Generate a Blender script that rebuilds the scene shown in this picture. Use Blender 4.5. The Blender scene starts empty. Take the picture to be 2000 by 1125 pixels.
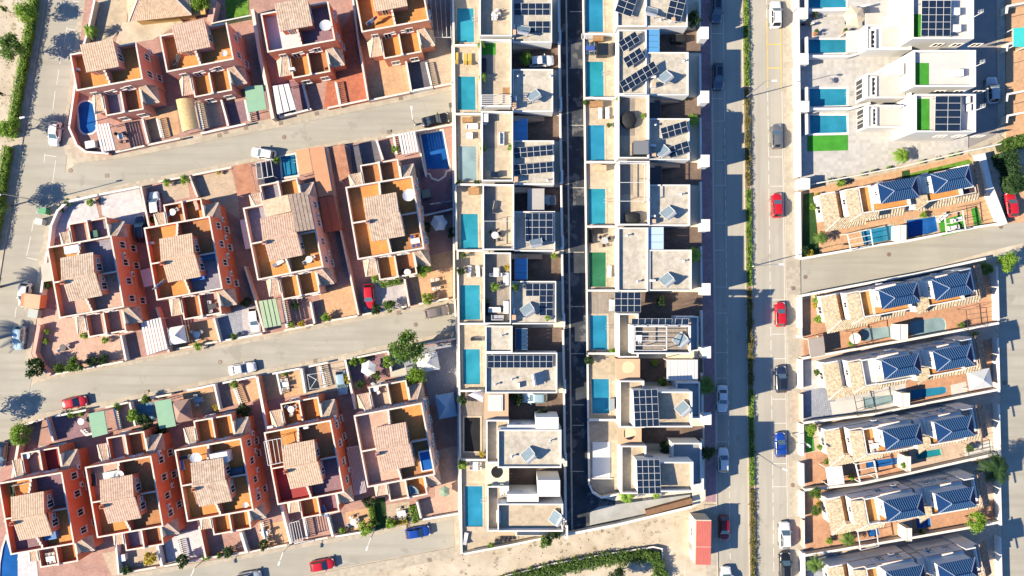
import bpy, bmesh, math, random
from mathutils import Vector, Matrix, geometry
random.seed(7)
sc = bpy.context.scene
R = math.radians
S, H = 0.085, 115.0            # metres per photo pixel on the ground, flying height
# ---- camera -------------------------------------------------------------
cd = bpy.data.cameras.new('camera'); cam = bpy.data.objects.new('camera', cd)
sc.collection.objects.link(cam); sc.camera = cam
cam.location = (0, 0, H); cam.rotation_euler = (0, 0, 0)
cd.sensor_fit = 'HORIZONTAL'; cd.angle = 2 * math.atan(1000 * S / H); cd.clip_end = 2000
# ---- sky, sun, exposure ---------------------------------------------------
SUN_EL, SUN_AZ = R(31.5), R(14.5)      # light travels towards +x, slightly +y
w = bpy.data.worlds.new('World'); sc.world = w; w.use_nodes = True
nt = w.node_tree; bg = nt.nodes['Background']
sky = nt.nodes.new('ShaderNodeTexSky'); sky.sky_type = 'NISHITA'; sky.sun_disc = False
sky.sun_elevation = SUN_EL; sky.sun_rotation = math.pi + (math.pi / 2 - SUN_AZ)
sky.air_density = 1.0; sky.ozone_density = 9.0; sky.dust_density = 0.0
nt.links.new(sky.outputs[0], bg.inputs[0]); bg.inputs[1].default_value = 0.09
sd = bpy.data.lights.new('sun', 'SUN'); sun = bpy.data.objects.new('sun', sd); sc.collection.objects.link(sun)
sd.energy = 5.0; sd.angle = R(0.53); sd.color = (1.0, 0.86, 0.65)
sun.rotation_euler = Vector((math.cos(SUN_EL) * math.cos(SUN_AZ), math.cos(SUN_EL) * math.sin(SUN_AZ), -math.sin(SUN_EL))).to_track_quat('-Z', 'Y').to_euler()
sc.view_settings.view_transform = 'Standard'; sc.view_settings.look = 'None'
sc.view_settings.exposure = 1.1; sc.view_settings.gamma = 1.0
try: sc.view_settings.use_curve_mapping = False
except Exception: pass
sc.render.engine = 'CYCLES'
sc.cycles.max_bounces = 5; sc.cycles.diffuse_bounces = 1; sc.cycles.transparent_max_bounces = 8
# ================= helpers =================================================
COL = sc.collection
def at(px, py, h=0.0):                    # photo pixel -> ground-plan point of something seen at height h
    k = S * (H - h) / H
    return ((px - 1000) * k, (562.5 - py) * k)
def Q(pts, h=0.0): return [at(x, y, h) for x, y in pts]
def rect(x0, y0, x1, y1, h=0.0): return Q([(x0, y1), (x1, y1), (x1, y0), (x0, y0)], h)
class Fr:
    def __init__(s, x, y, a): s.x, s.y, s.c, s.s, s.a = x, y, math.cos(a), math.sin(a), a
    def __call__(s, p): return (s.x + p[0] * s.c - p[1] * s.s, s.y + p[0] * s.s + p[1] * s.c)
def area(p): return sum(p[i][0] * p[(i + 1) % len(p)][1] - p[(i + 1) % len(p)][0] * p[i][1] for i in range(len(p))) / 2
def ccw(p): return p if area(p) > 0 else p[::-1]
def inside(pt, poly):
    x, y = pt; r = False; n = len(poly)
    for i in range(n):
        (x1, y1), (x2, y2) = poly[i], poly[(i + 1) % n]
        if (y1 > y) != (y2 > y) and x < (x2 - x1) * (y - y1) / (y2 - y1) + x1: r = not r
    return r
def cen(p): return (sum(q[0] for q in p) / len(p), sum(q[1] for q in p) / len(p))
def offs(poly, d):                        # offset a ccw polygon outwards by d
    n = len(poly); out = []
    for i in range(n):
        a, b, c = Vector(poly[i - 1]), Vector(poly[i]), Vector(poly[(i + 1) % n])
        e1 = (b - a).normalized(); e2 = (c - b).normalized()
        n1 = Vector((e1.y, -e1.x)); n2 = Vector((e2.y, -e2.x)); m = n1 + n2
        if m.length < 1e-4: m = n1
        m.normalize(); out.append(tuple(b + m * (d / max(0.35, m.dot(n1)))))
    return out
class MB:
    def __init__(s, fr=None): s.v, s.f, s.fr, s.sm = [], [], fr, False
    def pt(s, x, y, z):
        if s.fr: x, y = s.fr((x, y))
        s.v.append((x, y, z)); return len(s.v) - 1
    def face(s, pts): s.f.append([s.pt(*p) for p in pts]); return s
    def prism(s, poly, z0, z1, bottom=False, ztop=None):
        poly = ccw(list(poly)); n = len(poly)
        a = [s.pt(x, y, z0) for x, y in poly]; b = [s.pt(x, y, z1 if not ztop else ztop(x, y)) for x, y in poly]
        for i in range(n): j = (i + 1) % n; s.f.append([a[i], a[j], b[j], b[i]])
        s.f.append(b)
        if bottom: s.f.append(a[::-1])
        return s
    def box(s, x0, x1, y0, y1, z0, z1, bottom=True):
        return s.prism([(min(x0, x1), min(y0, y1)), (max(x0, x1), min(y0, y1)), (max(x0, x1), max(y0, y1)), (min(x0, x1), max(y0, y1))], z0, z1, bottom)
    def slab(s, poly, z0, z1, holes=()):  # polygon with holes
        loops = [ccw(list(poly))] + [ccw(list(h))[::-1] for h in holes]
        if len(loops) == 1: return s.prism(poly, z0, z1)
        vs = [Vector((p[0], p[1], 0)) for l in loops for p in l]
        tr = geometry.tessellate_polygon([[Vector((p[0], p[1], 0)) for p in l] for l in loops])
        b = [s.pt(v.x, v.y, z1) for v in vs]
        for t in tr:
            A, B, C = (vs[k] for k in t)
            s.f.append([b[k] for k in (t if (B - A).cross(C - A).z > 0 else t[::-1])])
        k = 0
        for l in loops:
            n = len(l); a = [s.pt(p[0], p[1], z0) for p in l]
            for i in range(n): j = (i + 1) % n; s.f.append([a[i], a[j], b[k + j], b[k + i]])
            k += n
        return s
    def ring(s, poly, d0, d1, z0, z1):    # closed frame between two offsets of a polygon
        poly = ccw(list(poly)); o = offs(poly, d1); i_ = offs(poly, d0); n = len(poly)
        for k in range(n):
            j = (k + 1) % n; q = [i_[k], o[k], o[j], i_[j]]
            s.face([(*i_[k], z1), (*o[k], z1), (*o[j], z1), (*i_[j], z1)])
            s.face([(*o[k], z0), (*o[j], z0), (*o[j], z1), (*o[k], z1)])
            s.face([(*i_[j], z0), (*i_[k], z0), (*i_[k], z1), (*i_[j], z1)])
            s.face([(*i_[j], z0), (*o[j], z0), (*o[k], z0), (*i_[k], z0)])
        return s
    def wall(s, pts, t, z0, z1):          # open polyline wall, mitred
        n = len(pts); P = [Vector(p) for p in pts]; L, Rr = [], []
        for i in range(n):
            e1 = (P[i] - P[i - 1]).normalized() if i else (P[1] - P[0]).normalized()
            e2 = (P[i + 1] - P[i]).normalized() if i < n - 1 else e1
            n1 = Vector((-e1.y, e1.x)); n2 = Vector((-e2.y, e2.x)); m = (n1 + n2)
            m = n1 if m.length < .2 else m.normalized(); k = t / 2 / max(.4, m.dot(n1))
            L.append(P[i] + m * k); Rr.append(P[i] - m * k)
        for i in range(n - 1):
            a, b, c, d = L[i], L[i + 1], Rr[i + 1], Rr[i]
            s.face([(*d, z1), (*c, z1), (*b, z1), (*a, z1)])
            s.face([(*a, z1), (*b, z1), (*b, z0), (*a, z0)]); s.face([(*c, z1), (*d, z1), (*d, z0), (*c, z0)])
        s.face([(*L[0], z0), (*Rr[0], z0), (*Rr[0], z1), (*L[0], z1)])
        s.face([(*Rr[-1], z0), (*L[-1], z0), (*L[-1], z1), (*Rr[-1], z1)])
        return s
    def tube(s, a, b, r0, r1=None, n=8, cap=True):
        r1 = r0 if r1 is None else r1; a, b = Vector(a), Vector(b); d = (b - a).normalized()
        u = d.orthogonal().normalized(); w_ = d.cross(u); A, B = [], []
        for i in range(n):
            t = 2 * math.pi * i / n; e = u * math.cos(t) + w_ * math.sin(t)
            A.append(s.pt(*(a + e * r0))); B.append(s.pt(*(b + e * r1)))
        for i in range(n): j = (i + 1) % n; s.f.append([A[i], A[j], B[j], B[i]])
        if cap: s.f.append(B); s.f.append(A[::-1])
        return s
    def bar(s, a, b, w_, h):              # square bar between two 3-D points
        a, b = Vector(a), Vector(b); d = (b - a).normalized()
        u = Vector((-d.y, d.x, 0)); u = u.normalized() if u.length > 1e-4 else Vector((1, 0, 0)); v = d.cross(u)
        c = [u * w_ / 2 + v * h / 2, -u * w_ / 2 + v * h / 2, -u * w_ / 2 - v * h / 2, u * w_ / 2 - v * h / 2]
        A = [s.pt(*(a + e)) for e in c]; B = [s.pt(*(b + e)) for e in c]
        for i in range(4): j = (i + 1) % 4; s.f.append([A[i], A[j], B[j], B[i]])
        s.f.append(B); s.f.append(A[::-1]); return s
    def lathe(s, prof, x=0, y=0, n=12, sx=1, sy=1):
        rows = [[s.pt(x + r * math.cos(2 * math.pi * i / n) * sx, y + r * math.sin(2 * math.pi * i / n) * sy, z) for i in range(n)] for r, z in prof]
        for a, b in zip(rows, rows[1:]):
            for i in range(n): j = (i + 1) % n; s.f.append([a[i], a[j], b[j], b[i]])
        s.f.append(rows[-1]); s.f.append(rows[0][::-1]); return s
    def mesh(s, name, off=(0, 0, 0)):
        me = bpy.data.meshes.new(name)
        me.from_pydata([(a - off[0], b - off[1], c - off[2]) for a, b, c in s.v], [], s.f)
        if s.sm: me.polygons.foreach_set('use_smooth', [True] * len(me.polygons))
        me.update(); return me
TOP = []
def thing(name, label, cat, loc=(0, 0, 0), group=None, rot=0):
    o = bpy.data.objects.new(name, None); COL.objects.link(o); o.empty_display_size = .2
    o.location = loc if len(loc) == 3 else (*loc, 0); o.rotation_euler = (0, 0, rot)
    o['label'] = label; o['category'] = cat
    if group: o['group'] = group
    TOP.append(o); return o
def addmesh(name, me, m, parent=None, loc=None, rot=None):
    o = bpy.data.objects.new(name, me); COL.objects.link(o)
    if m is not None:
        if not me.materials: me.materials.append(m)
        elif me.materials[0] != m:
            o.material_slots[0].link = 'OBJECT'; o.material_slots[0].material = m
    if parent: o.parent = parent
    if loc: o.location = loc
    if rot: o.rotation_euler = rot
    return o
def part(root, name, mb, m, parent=None, label=None, kind=None):   # mb in world coordinates; root has no rotation
    o = addmesh(name, mb.mesh(name, tuple(root.location)), m, parent or root)
    if label: o['label'] = label
    if kind: o['kind'] = kind
    return o
def solo(name, mb, m, label, cat, group=None):
    xs = [v[0] for v in mb.v]; ys = [v[1] for v in mb.v]; zs = [v[2] for v in mb.v]
    c = ((min(xs) + max(xs)) / 2, (min(ys) + max(ys)) / 2, min(zs))
    o = addmesh(name, mb.mesh(name, c), m, None, c); o['label'] = label; o['category'] = cat
    if group: o['group'] = group
    TOP.append(o); return o
def struct(name, mb, m, kind='structure', label=None):
    o = addmesh(name, mb.mesh(name), m); o['kind'] = kind
    if label: o['label'] = label
    return o
# ---------------- kits: meshes shared by every copy --------------------------
KITS = {}
def kit(name): 
    k = []; KITS[name] = k; return k
def kpart(k, name, mb, m, sub=None):      # sub = index of the part it belongs to
    me = mb.mesh(name); me.materials.append(m); k.append((name, me, sub)); return len(k) - 1
def place(kn, name, label, cat, loc, rot=0, group=None, sc_=1.0, over=None):
    t = thing(name, label, cat, loc, group, rot)
    t.scale = sc_ if isinstance(sc_, tuple) else (sc_,) * 3
    made = []
    for nm, me, sub in KITS[kn]:
        o = bpy.data.objects.new(nm, me); COL.objects.link(o); o.parent = t if sub is None else made[sub]
        if over and nm in over: o.material_slots[0].link = 'OBJECT'; o.material_slots[0].material = over[nm]
        made.append(o)
    return t
# ---------------- materials ---------------------------------------------------
MATS = {}
def mat(name, c, rough=.85, var=.12, scale=.6, bump=0.0, c2=None, pat=None, pw=.3, ph=.3, pc=None, ang=0.0, spec=.3, metal=0.0, fine=6.0, mort=.02, emit=None, spots=None, streak=None):
    if name in MATS: return MATS[name]
    m = bpy.data.materials.new(name); MATS[name] = m; m.use_nodes = True
    n = m.node_tree.nodes; l = m.node_tree.links; b = n['Principled BSDF']
    b.inputs['Roughness'].default_value = rough; b.inputs['Metallic'].default_value = metal
    b.inputs['Specular IOR Level'].default_value = spec
    geo = n.new('ShaderNodeNewGeometry'); mp = n.new('ShaderNodeMapping'); mp.inputs['Rotation'].default_value = (0, 0, -ang)
    l.new(geo.outputs['Position'], mp.inputs['Vector']); v = mp.outputs[0]
    def noise(s, d=4, r=.6):
        t = n.new('ShaderNodeTexNoise'); t.inputs['Scale'].default_value = s; t.inputs['Detail'].default_value = d; t.inputs['Roughness'].default_value = r
        l.new(v, t.inputs['Vector']); return t.outputs['Fac']
    def mix(f, a, bb, mode='MIX'):
        x = n.new('ShaderNodeMix'); x.data_type = 'RGBA'; x.blend_type = mode
        for s_, val in ((x.inputs[0], f), (x.inputs[6], a), (x.inputs[7], bb)):
            if isinstance(val, (int, float)): s_.default_value = val
            elif isinstance(val, tuple): s_.default_value = (*val[:3], 1)
            else: l.new(val, s_)
        return x.outputs[2]
    def ramp(f, lo, hi):
        x = n.new('ShaderNodeMapRange'); x.inputs[1].default_value = lo; x.inputs[2].default_value = hi; l.new(f, x.inputs[0]); return x.outputs[0]
    dk = tuple(x * (1 - var * 1.6) for x in c); lt = tuple(min(1, x * (1 + var)) for x in (c2 or c))
    col = mix(ramp(noise(scale), .3, .7), dk, lt)
    col = mix(ramp(noise(fine, 2), .25, .75), col, mix(.5, col, tuple(x * (1 - var * 2) for x in c)))
    if spots: col = mix(ramp(noise(spots[1], 3), spots[2], spots[2] + .06), col, spots[0])
    hgt = None
    if streak:                                # tyre wear drawn out along the lane
        m2 = n.new('ShaderNodeMapping'); m2.inputs['Scale'].default_value = streak[1]; m2.inputs['Rotation'].default_value = (0, 0, -streak[2]); l.new(geo.outputs['Position'], m2.inputs['Vector'])
        t = n.new('ShaderNodeTexNoise'); t.inputs['Scale'].default_value = 1; t.inputs['Detail'].default_value = 3; l.new(m2.outputs[0], t.inputs['Vector'])
        col = mix(ramp(t.outputs['Fac'], .45, .75), col, streak[0])
        t = n.new('ShaderNodeTexVoronoi'); t.feature = 'DISTANCE_TO_EDGE'; t.inputs['Scale'].default_value = .22; l.new(v, t.inputs['Vector'])
        col = mix(ramp(t.outputs['Distance'], .004, .0), col, mix(.3, col, tuple(x * .75 for x in streak[0])))
    if pat == 'brick' or pat == 'tile':
        t = n.new('ShaderNodeTexBrick'); l.new(v, t.inputs['Vector']); t.inputs['Scale'].default_value = 1
        t.inputs['Brick Width'].default_value = pw; t.inputs['Row Height'].default_value = ph; t.inputs['Mortar Size'].default_value = mort
        t.offset = .5 if pat == 'brick' else 0.0
        t.inputs['Color1'].default_value = (1, 1, 1, 1); t.inputs['Color2'].default_value = (.8, .8, .8, 1); t.inputs['Mortar'].default_value = (*(pc or (.55, .55, .55)), 1)
        col = mix(1.0, col, t.outputs['Color'], 'MULTIPLY'); hgt = t.outputs['Fac']
    if pat == 'wave':
        t = n.new('ShaderNodeTexWave'); l.new(v, t.inputs['Vector']); t.inputs['Scale'].default_value = pw; t.inputs['Distortion'].default_value = ph
        col = mix(ramp(t.outputs['Fac'], .5, .9), col, pc)
    l.new(col, b.inputs['Base Color'])
    if bump:
        bp = n.new('ShaderNodeBump'); bp.inputs['Strength'].default_value = bump; bp.inputs['Distance'].default_value = .05
        l.new(noise(fine * 2.5, 4), bp.inputs['Height']); l.new(bp.outputs[0], b.inputs['Normal'])
    if emit: b.inputs['Emission Color'].default_value = (*emit[:3], 1); b.inputs['Emission Strength'].default_value = emit[3]
    return m
def flat(name, c, rough=.4, metal=0.0, spec=.5, coat=0.0):
    if name in MATS: return MATS[name]
    m = bpy.data.materials.new(name); MATS[name] = m; m.use_nodes = True; b = m.node_tree.nodes['Principled BSDF']
    n = m.node_tree.nodes; l = m.node_tree.links
    t = n.new('ShaderNodeTexNoise'); t.inputs['Scale'].default_value = 9; t.inputs['Detail'].default_value = 3
    g = n.new('ShaderNodeNewGeometry'); l.new(g.outputs['Position'], t.inputs['Vector'])
    x = n.new('ShaderNodeMix'); x.data_type = 'RGBA'; x.inputs[6].default_value = (*[q * .88 for q in c], 1); x.inputs[7].default_value = (*[min(1, q * 1.08) for q in c], 1)
    l.new(t.outputs['Fac'], x.inputs[0]); l.new(x.outputs[2], b.inputs['Base Color'])
    b.inputs['Roughness'].default_value = rough; b.inputs['Metallic'].default_value = metal; b.inputs['Specular IOR Level'].default_value = spec
    b.inputs['Coat Weight'].default_value = coat; b.inputs['Coat Roughness'].default_value = .08
    return m
def leafmat(name, c, c2):
    if name in MATS: return MATS[name]
    m = mat(name, c, .6, .25, .9, c2=c2, fine=5); b = m.node_tree.nodes['Principled BSDF']
    n = m.node_tree.nodes; l = m.node_tree.links
    tr = n.new('ShaderNodeBsdfTranslucent'); ms = n.new('ShaderNodeMixShader'); ms.inputs[0].default_value = .3
    tr.inputs[0].default_value = (c2[0] * 1.3, c2[1] * 1.3, c2[2], 1)
    out = n['Material Output']; l.new(b.outputs[0], ms.inputs[1]); l.new(tr.outputs[0], ms.inputs[2]); l.new(ms.outputs[0], out.inputs[0])
    return m
def watermat(name, c):
    if name in MATS: return MATS[name]
    m = bpy.data.materials.new(name); MATS[name] = m; m.use_nodes = True; n = m.node_tree.nodes; l = m.node_tree.links
    n.remove(n['Principled BSDF'])
    tr = n.new('ShaderNodeBsdfTransparent'); tr.inputs[0].default_value = (*c, 1)
    gl = n.new('ShaderNodeBsdfGlossy'); gl.inputs['Roughness'].default_value = .03
    fr = n.new('ShaderNodeFresnel'); fr.inputs[0].default_value = 1.33; ms = n.new('ShaderNodeMixShader')
    g = n.new('ShaderNodeNewGeometry'); t = n.new('ShaderNodeTexNoise'); t.inputs['Scale'].default_value = 3.2; t.inputs['Detail'].default_value = 3
    bp = n.new('ShaderNodeBump'); bp.inputs['Strength'].default_value = .25; bp.inputs['Distance'].default_value = .03
    l.new(g.outputs['Position'], t.inputs['Vector']); l.new(t.outputs['Fac'], bp.inputs['Height']); l.new(bp.outputs[0], gl.inputs['Normal']); l.new(bp.outputs[0], fr.inputs['Normal'])
    df = n.new('ShaderNodeBsdfDiffuse'); df.inputs[0].default_value = (.05, .27, .13, 1) if c[2] < .33 else (.42, .60, .64, 1) if c[0] > .6 else (c[0] * .08, c[1] ** 1.5 * .50, min(.75, c[2] ** 1.2 * .66), 1)
    t2 = n.new('ShaderNodeTexNoise'); t2.inputs['Scale'].default_value = .35; t2.inputs['Detail'].default_value = 4; l.new(g.outputs['Position'], t2.inputs['Vector'])
    dc = tuple(df.inputs[0].default_value)[:3]; mc = n.new('ShaderNodeMix'); mc.data_type = 'RGBA'; mc.inputs[6].default_value = (*[x * .78 for x in dc], 1); mc.inputs[7].default_value = (*[min(.9, x * 1.18 + .02) for x in dc], 1)
    mr = n.new('ShaderNodeMapRange'); mr.inputs[1].default_value = .3; mr.inputs[2].default_value = .7; l.new(t2.outputs['Fac'], mr.inputs[0]); l.new(mr.outputs[0], mc.inputs[0]); l.new(mc.outputs[2], df.inputs[0])
    mx = n.new('ShaderNodeMixShader'); mx.inputs[0].default_value = .52; l.new(tr.outputs[0], mx.inputs[1]); l.new(df.outputs[0], mx.inputs[2])
    l.new(fr.outputs[0], ms.inputs[0]); l.new(mx.outputs[0], ms.inputs[1]); l.new(gl.outputs[0], ms.inputs[2]); l.new(ms.outputs[0], n['Material Output'].inputs[0])
    return m
RA = R(10.4)
M_road = mat('pale_asphalt', (.40, .38, .322), .9, .10, .12, .15, spots=((.315, .295, .25), .25, .62), streak=((.31, .29, .245), (.05, .9, 1), R(10)))
M_street = mat('street_asphalt', (.425, .40, .34), .9, .08, .1, .15, spots=((.34, .315, .27), .3, .64), streak=((.33, .305, .26), (.9, .03, 1), 0))
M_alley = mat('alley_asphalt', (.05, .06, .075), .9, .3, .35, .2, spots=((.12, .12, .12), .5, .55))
M_pave = mat('pavement_concrete', (.50, .44, .35), .9, .08, .4, .1, pat='tile', pw=.6, ph=.6, pc=(.85, .85, .85), ang=RA)
M_pave2 = mat('pavement_tiles', (.48, .43, .35), .9, .08, .4, .1, pat='tile', pw=.5, ph=.5, pc=(.84, .84, .84))
M_purple = mat('pink_paving', (.44, .28, .31), .85, .1, .5, pat='tile', pw=.4, ph=.4, pc=(.8, .8, .8))
M_sand = mat('sandy_ground', (.52, .44, .33), .95, .12, .35, .4, c2=(.58, .51, .41), spots=((.42, .34, .235), .8, .60))
M_soil = mat('soil', (.28, .20, .13), .95, .25, .8, .5)
M_line = mat('road_paint', (.72, .70, .64), .7, .1, 1.5)
M_yline = mat('yellow_road_paint', (.75, .52, .08), .7, .1, 1.5)
M_kerb = mat('kerb_stone', (.50, .45, .37), .85, .1, 1.2)
M_red = mat('terracotta_plaster', (.66, .19, .10), .9, .10, .5, .1)
M_red2 = mat('salmon_plaster', (.68, .29, .21), .9, .10, .5, .1)
M_red3 = mat('orange_plaster', (.70, .27, .15), .9, .10, .5, .1)
M_pinkw = mat('pink_plaster', (.70, .42, .34), .9, .10, .5, .1)
M_cap = mat('cream_coping', (.72, .65, .57), .8, .08, 1.0)
M_capw = mat('white_coping', (.78, .75, .70), .8, .06, 1.0)
M_terr = mat('ochre_terrace', (.70, .31, .095), .85, .1, .5, pat='tile', pw=.33, ph=.33, pc=(.86, .86, .86), ang=RA)
M_terrb = mat('brown_terrace', (.48, .23, .10), .85, .1, .5, pat='tile', pw=.33, ph=.33, pc=(.84, .84, .84), ang=RA)
M_terrg = mat('grey_tile_terrace', (.34, .32, .38), .85, .12, .5, pat='tile', pw=.33, ph=.33, pc=(.8, .8, .8), ang=RA)
M_terrp = mat('pink_tile_terrace', (.62, .41, .32), .85, .1, .5, pat='tile', pw=.33, ph=.33, pc=(.84, .84, .84), ang=RA)
M_terrr = mat('dark_red_terrace', (.33, .05, .05), .85, .1, .5, ang=RA)
M_terrw = mat('white_terrace', (.62, .58, .60), .8, .06, .5)
M_tile = mat('clay_roof_tile', (.56, .40, .28), .9, .15, 2.2, .2, c2=(.61, .46, .34), fine=5)
M_tileb = mat('pinkish_roof_tile', (.55, .375, .27), .9, .18, 2.0, .2, c2=(.60, .43, .34), fine=5)
M_tilec = mat('weathered_roof_tile', (.52, .385, .285), .9, .2, 1.6, .2, c2=(.58, .46, .36), fine=4, spots=((.36, .24, .16), 1.4, .62))
M_tile2 = mat('mixed_roof_tile', (.46, .385, .275), .9, .3, 3.0, .2, c2=(.54, .46, .34), fine=6, spots=((.34, .20, .09), 5, .60))
M_yard = mat('pink_block_paving', (.50, .295, .245), .9, .14, .5, pat='brick', pw=.4, ph=.2, pc=(.75, .75, .75), ang=RA)
M_yardr = mat('red_tile_paving', (.50, .17, .10), .85, .1, .5, pat='tile', pw=.45, ph=.45, pc=(.78, .78, .78), ang=RA)
M_yardb = mat('beige_block_paving', (.56, .44, .33), .9, .1, .5, pat='brick', pw=.4, ph=.2, pc=(.78, .78, .78), ang=RA)
M_yardw = mat('white_tile_paving', (.62, .60, .62), .85, .06, .5, pat='tile', pw=.5, ph=.5, pc=(.86, .86, .86), ang=RA)
M_yardo = mat('orange_paving', (.62, .38, .22), .85, .1, .5, pat='tile', pw=.4, ph=.4, pc=(.84, .84, .84), ang=RA)
M_yardp = mat('plum_paving', (.30, .18, .21), .85, .12, .5, pat='tile', pw=.4, ph=.4, pc=(.82, .82, .82), ang=RA)
M_deck = mat('beige_pool_deck', (.54, .45, .33), .85, .1, .6, pat='tile', pw=.5, ph=.5, pc=(.86, .86, .86))
M_wood = mat('greyish_wood_tile', (.36, .31, .26), .8, .16, .6, pat='brick', pw=1.2, ph=.18, pc=(.72, .72, .72), ang=math.pi / 2)
M_woodb = mat('brown_driveway', (.22, .155, .12), .85, .2, .6, pat='brick', pw=.5, ph=.25, pc=(.75, .75, .75))
M_white = mat('white_plaster', (.73, .72, .69), .85, .04, .5, .05)
M_cream = mat('cream_plaster', (.70, .62, .48), .85, .06, .5, .05)
M_tan = mat('tan_plaster', (.62, .40, .26), .85, .07, .5, .05)
M_gravel = mat('roof_gravel', (.51, .465, .385), .95, .16, 1.2, .6, c2=(.57, .53, .45), fine=14)
M_glass = flat('dark_window_glass', (.02, .025, .03), .08, 0, .8)
M_wframe = flat('white_window_frame', (.75, .73, .70), .5)
M_metal = flat('galvanised_metal', (.45, .46, .47), .4, .7)
M_wmetal = flat('white_metal', (.66, .66, .65), .5)
M_dmetal = flat('dark_metal', (.05, .05, .055), .5, .3)
M_plast = flat('white_plastic', (.76, .75, .73), .45)
M_black = flat('black_cloth', (.012, .013, .015), .8)
M_panel = flat('solar_cells', (.012, .022, .045), .15, .1, .7, .4)
M_bluep = flat('blue_plastic_roof', (.10, .30, .55), .35)
M_tank = flat('tank_steel', (.60, .60, .60), .3, .5)
M_lawn = mat('lawn', (.12, .24, .03), .95, .25, 1.5, .5, c2=(.16, .32, .035), fine=12)
M_turf = mat('artificial_turf', (.055, .30, .03), .95, .15, .8, .4, fine=16)
M_pool = mat('pool_lining', (.30, .62, .68), .5, .06, .8, pat='tile', pw=.25, ph=.25, pc=(.9, .92, .94))
M_poolb = mat('blue_pool_lining', (.05, .22, .62), .5, .08, .8, pat='tile', pw=.25, ph=.25, pc=(.88, .9, .94))
M_pooli = mat('pale_pool_lining', (.50, .68, .70), .5, .12, 2.0, pat='tile', pw=.3, ph=.3, pc=(.8, .85, .9))
M_poolg = mat('green_pool_lining', (.12, .52, .22), .5, .08, .8)
M_bark = mat('bark', (.20, .14, .09), .95, .25, 3, .6)
M_leaf = leafmat('leaf_green', (.07, .14, .025), (.15, .26, .05))
M_leafl = leafmat('leaf_light_green', (.15, .30, .03), (.28, .44, .06))
M_leafd = leafmat('leaf_dark_green', (.018, .05, .016), (.05, .11, .03))
M_leafy = leafmat('leaf_yellow', (.42, .34, .03), (.60, .48, .05))
M_blueroof = flat('blue_metal_roof', (.004, .028, .10), .75, .0, .1)
M_ridge = flat('white_ridge_cap', (.24, .30, .40), .6)
M_terrac = flat('terracotta_pot', (.45, .18, .09), .8)
M_woodf = mat('timber', (.42, .24, .11), .7, .2, 2.0, pat='wave', pw=4, ph=2, pc=(.30, .16, .07))
M_reed = mat('reed_thatch', (.62, .46, .24), .9, .18, 3.0, .4, fine=12)
M_grn = mat('green_shade_cloth', (.24, .42, .29), .8, .05, .8)
M_brownsh = mat('brown_sheet_roof', (.38, .16, .09), .7, .12, .8, c2=(.50, .26, .16))
M_canvas = flat('white_canvas', (.68, .68, .67), .8)
# ================= ground, roads, pools =====================================
def rrect(cx, cy, w_, h_, ang, r, n=5):
    out = []
    for sx, sy, a0 in ((1, 1, 0), (-1, 1, 90), (-1, -1, 180), (1, -1, 270)):
        for i in range(n + 1):
            a = R(a0 + 90 * i / n); out.append((sx * (w_ / 2 - r) + r * math.cos(a), sy * (h_ / 2 - r) + r * math.sin(a)))
    c, s = math.cos(R(ang)), math.sin(R(ang))
    return [(cx + x * c - y * s, cy + x * s + y * c) for x, y in out]
W_TQ, W_BL, W_DB, W_GR, W_PALE = (.50, .90, .92), (.42, .80, .92), (.22, .50, .92), (.75, .62, .30), (.72, .92, .95)
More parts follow.
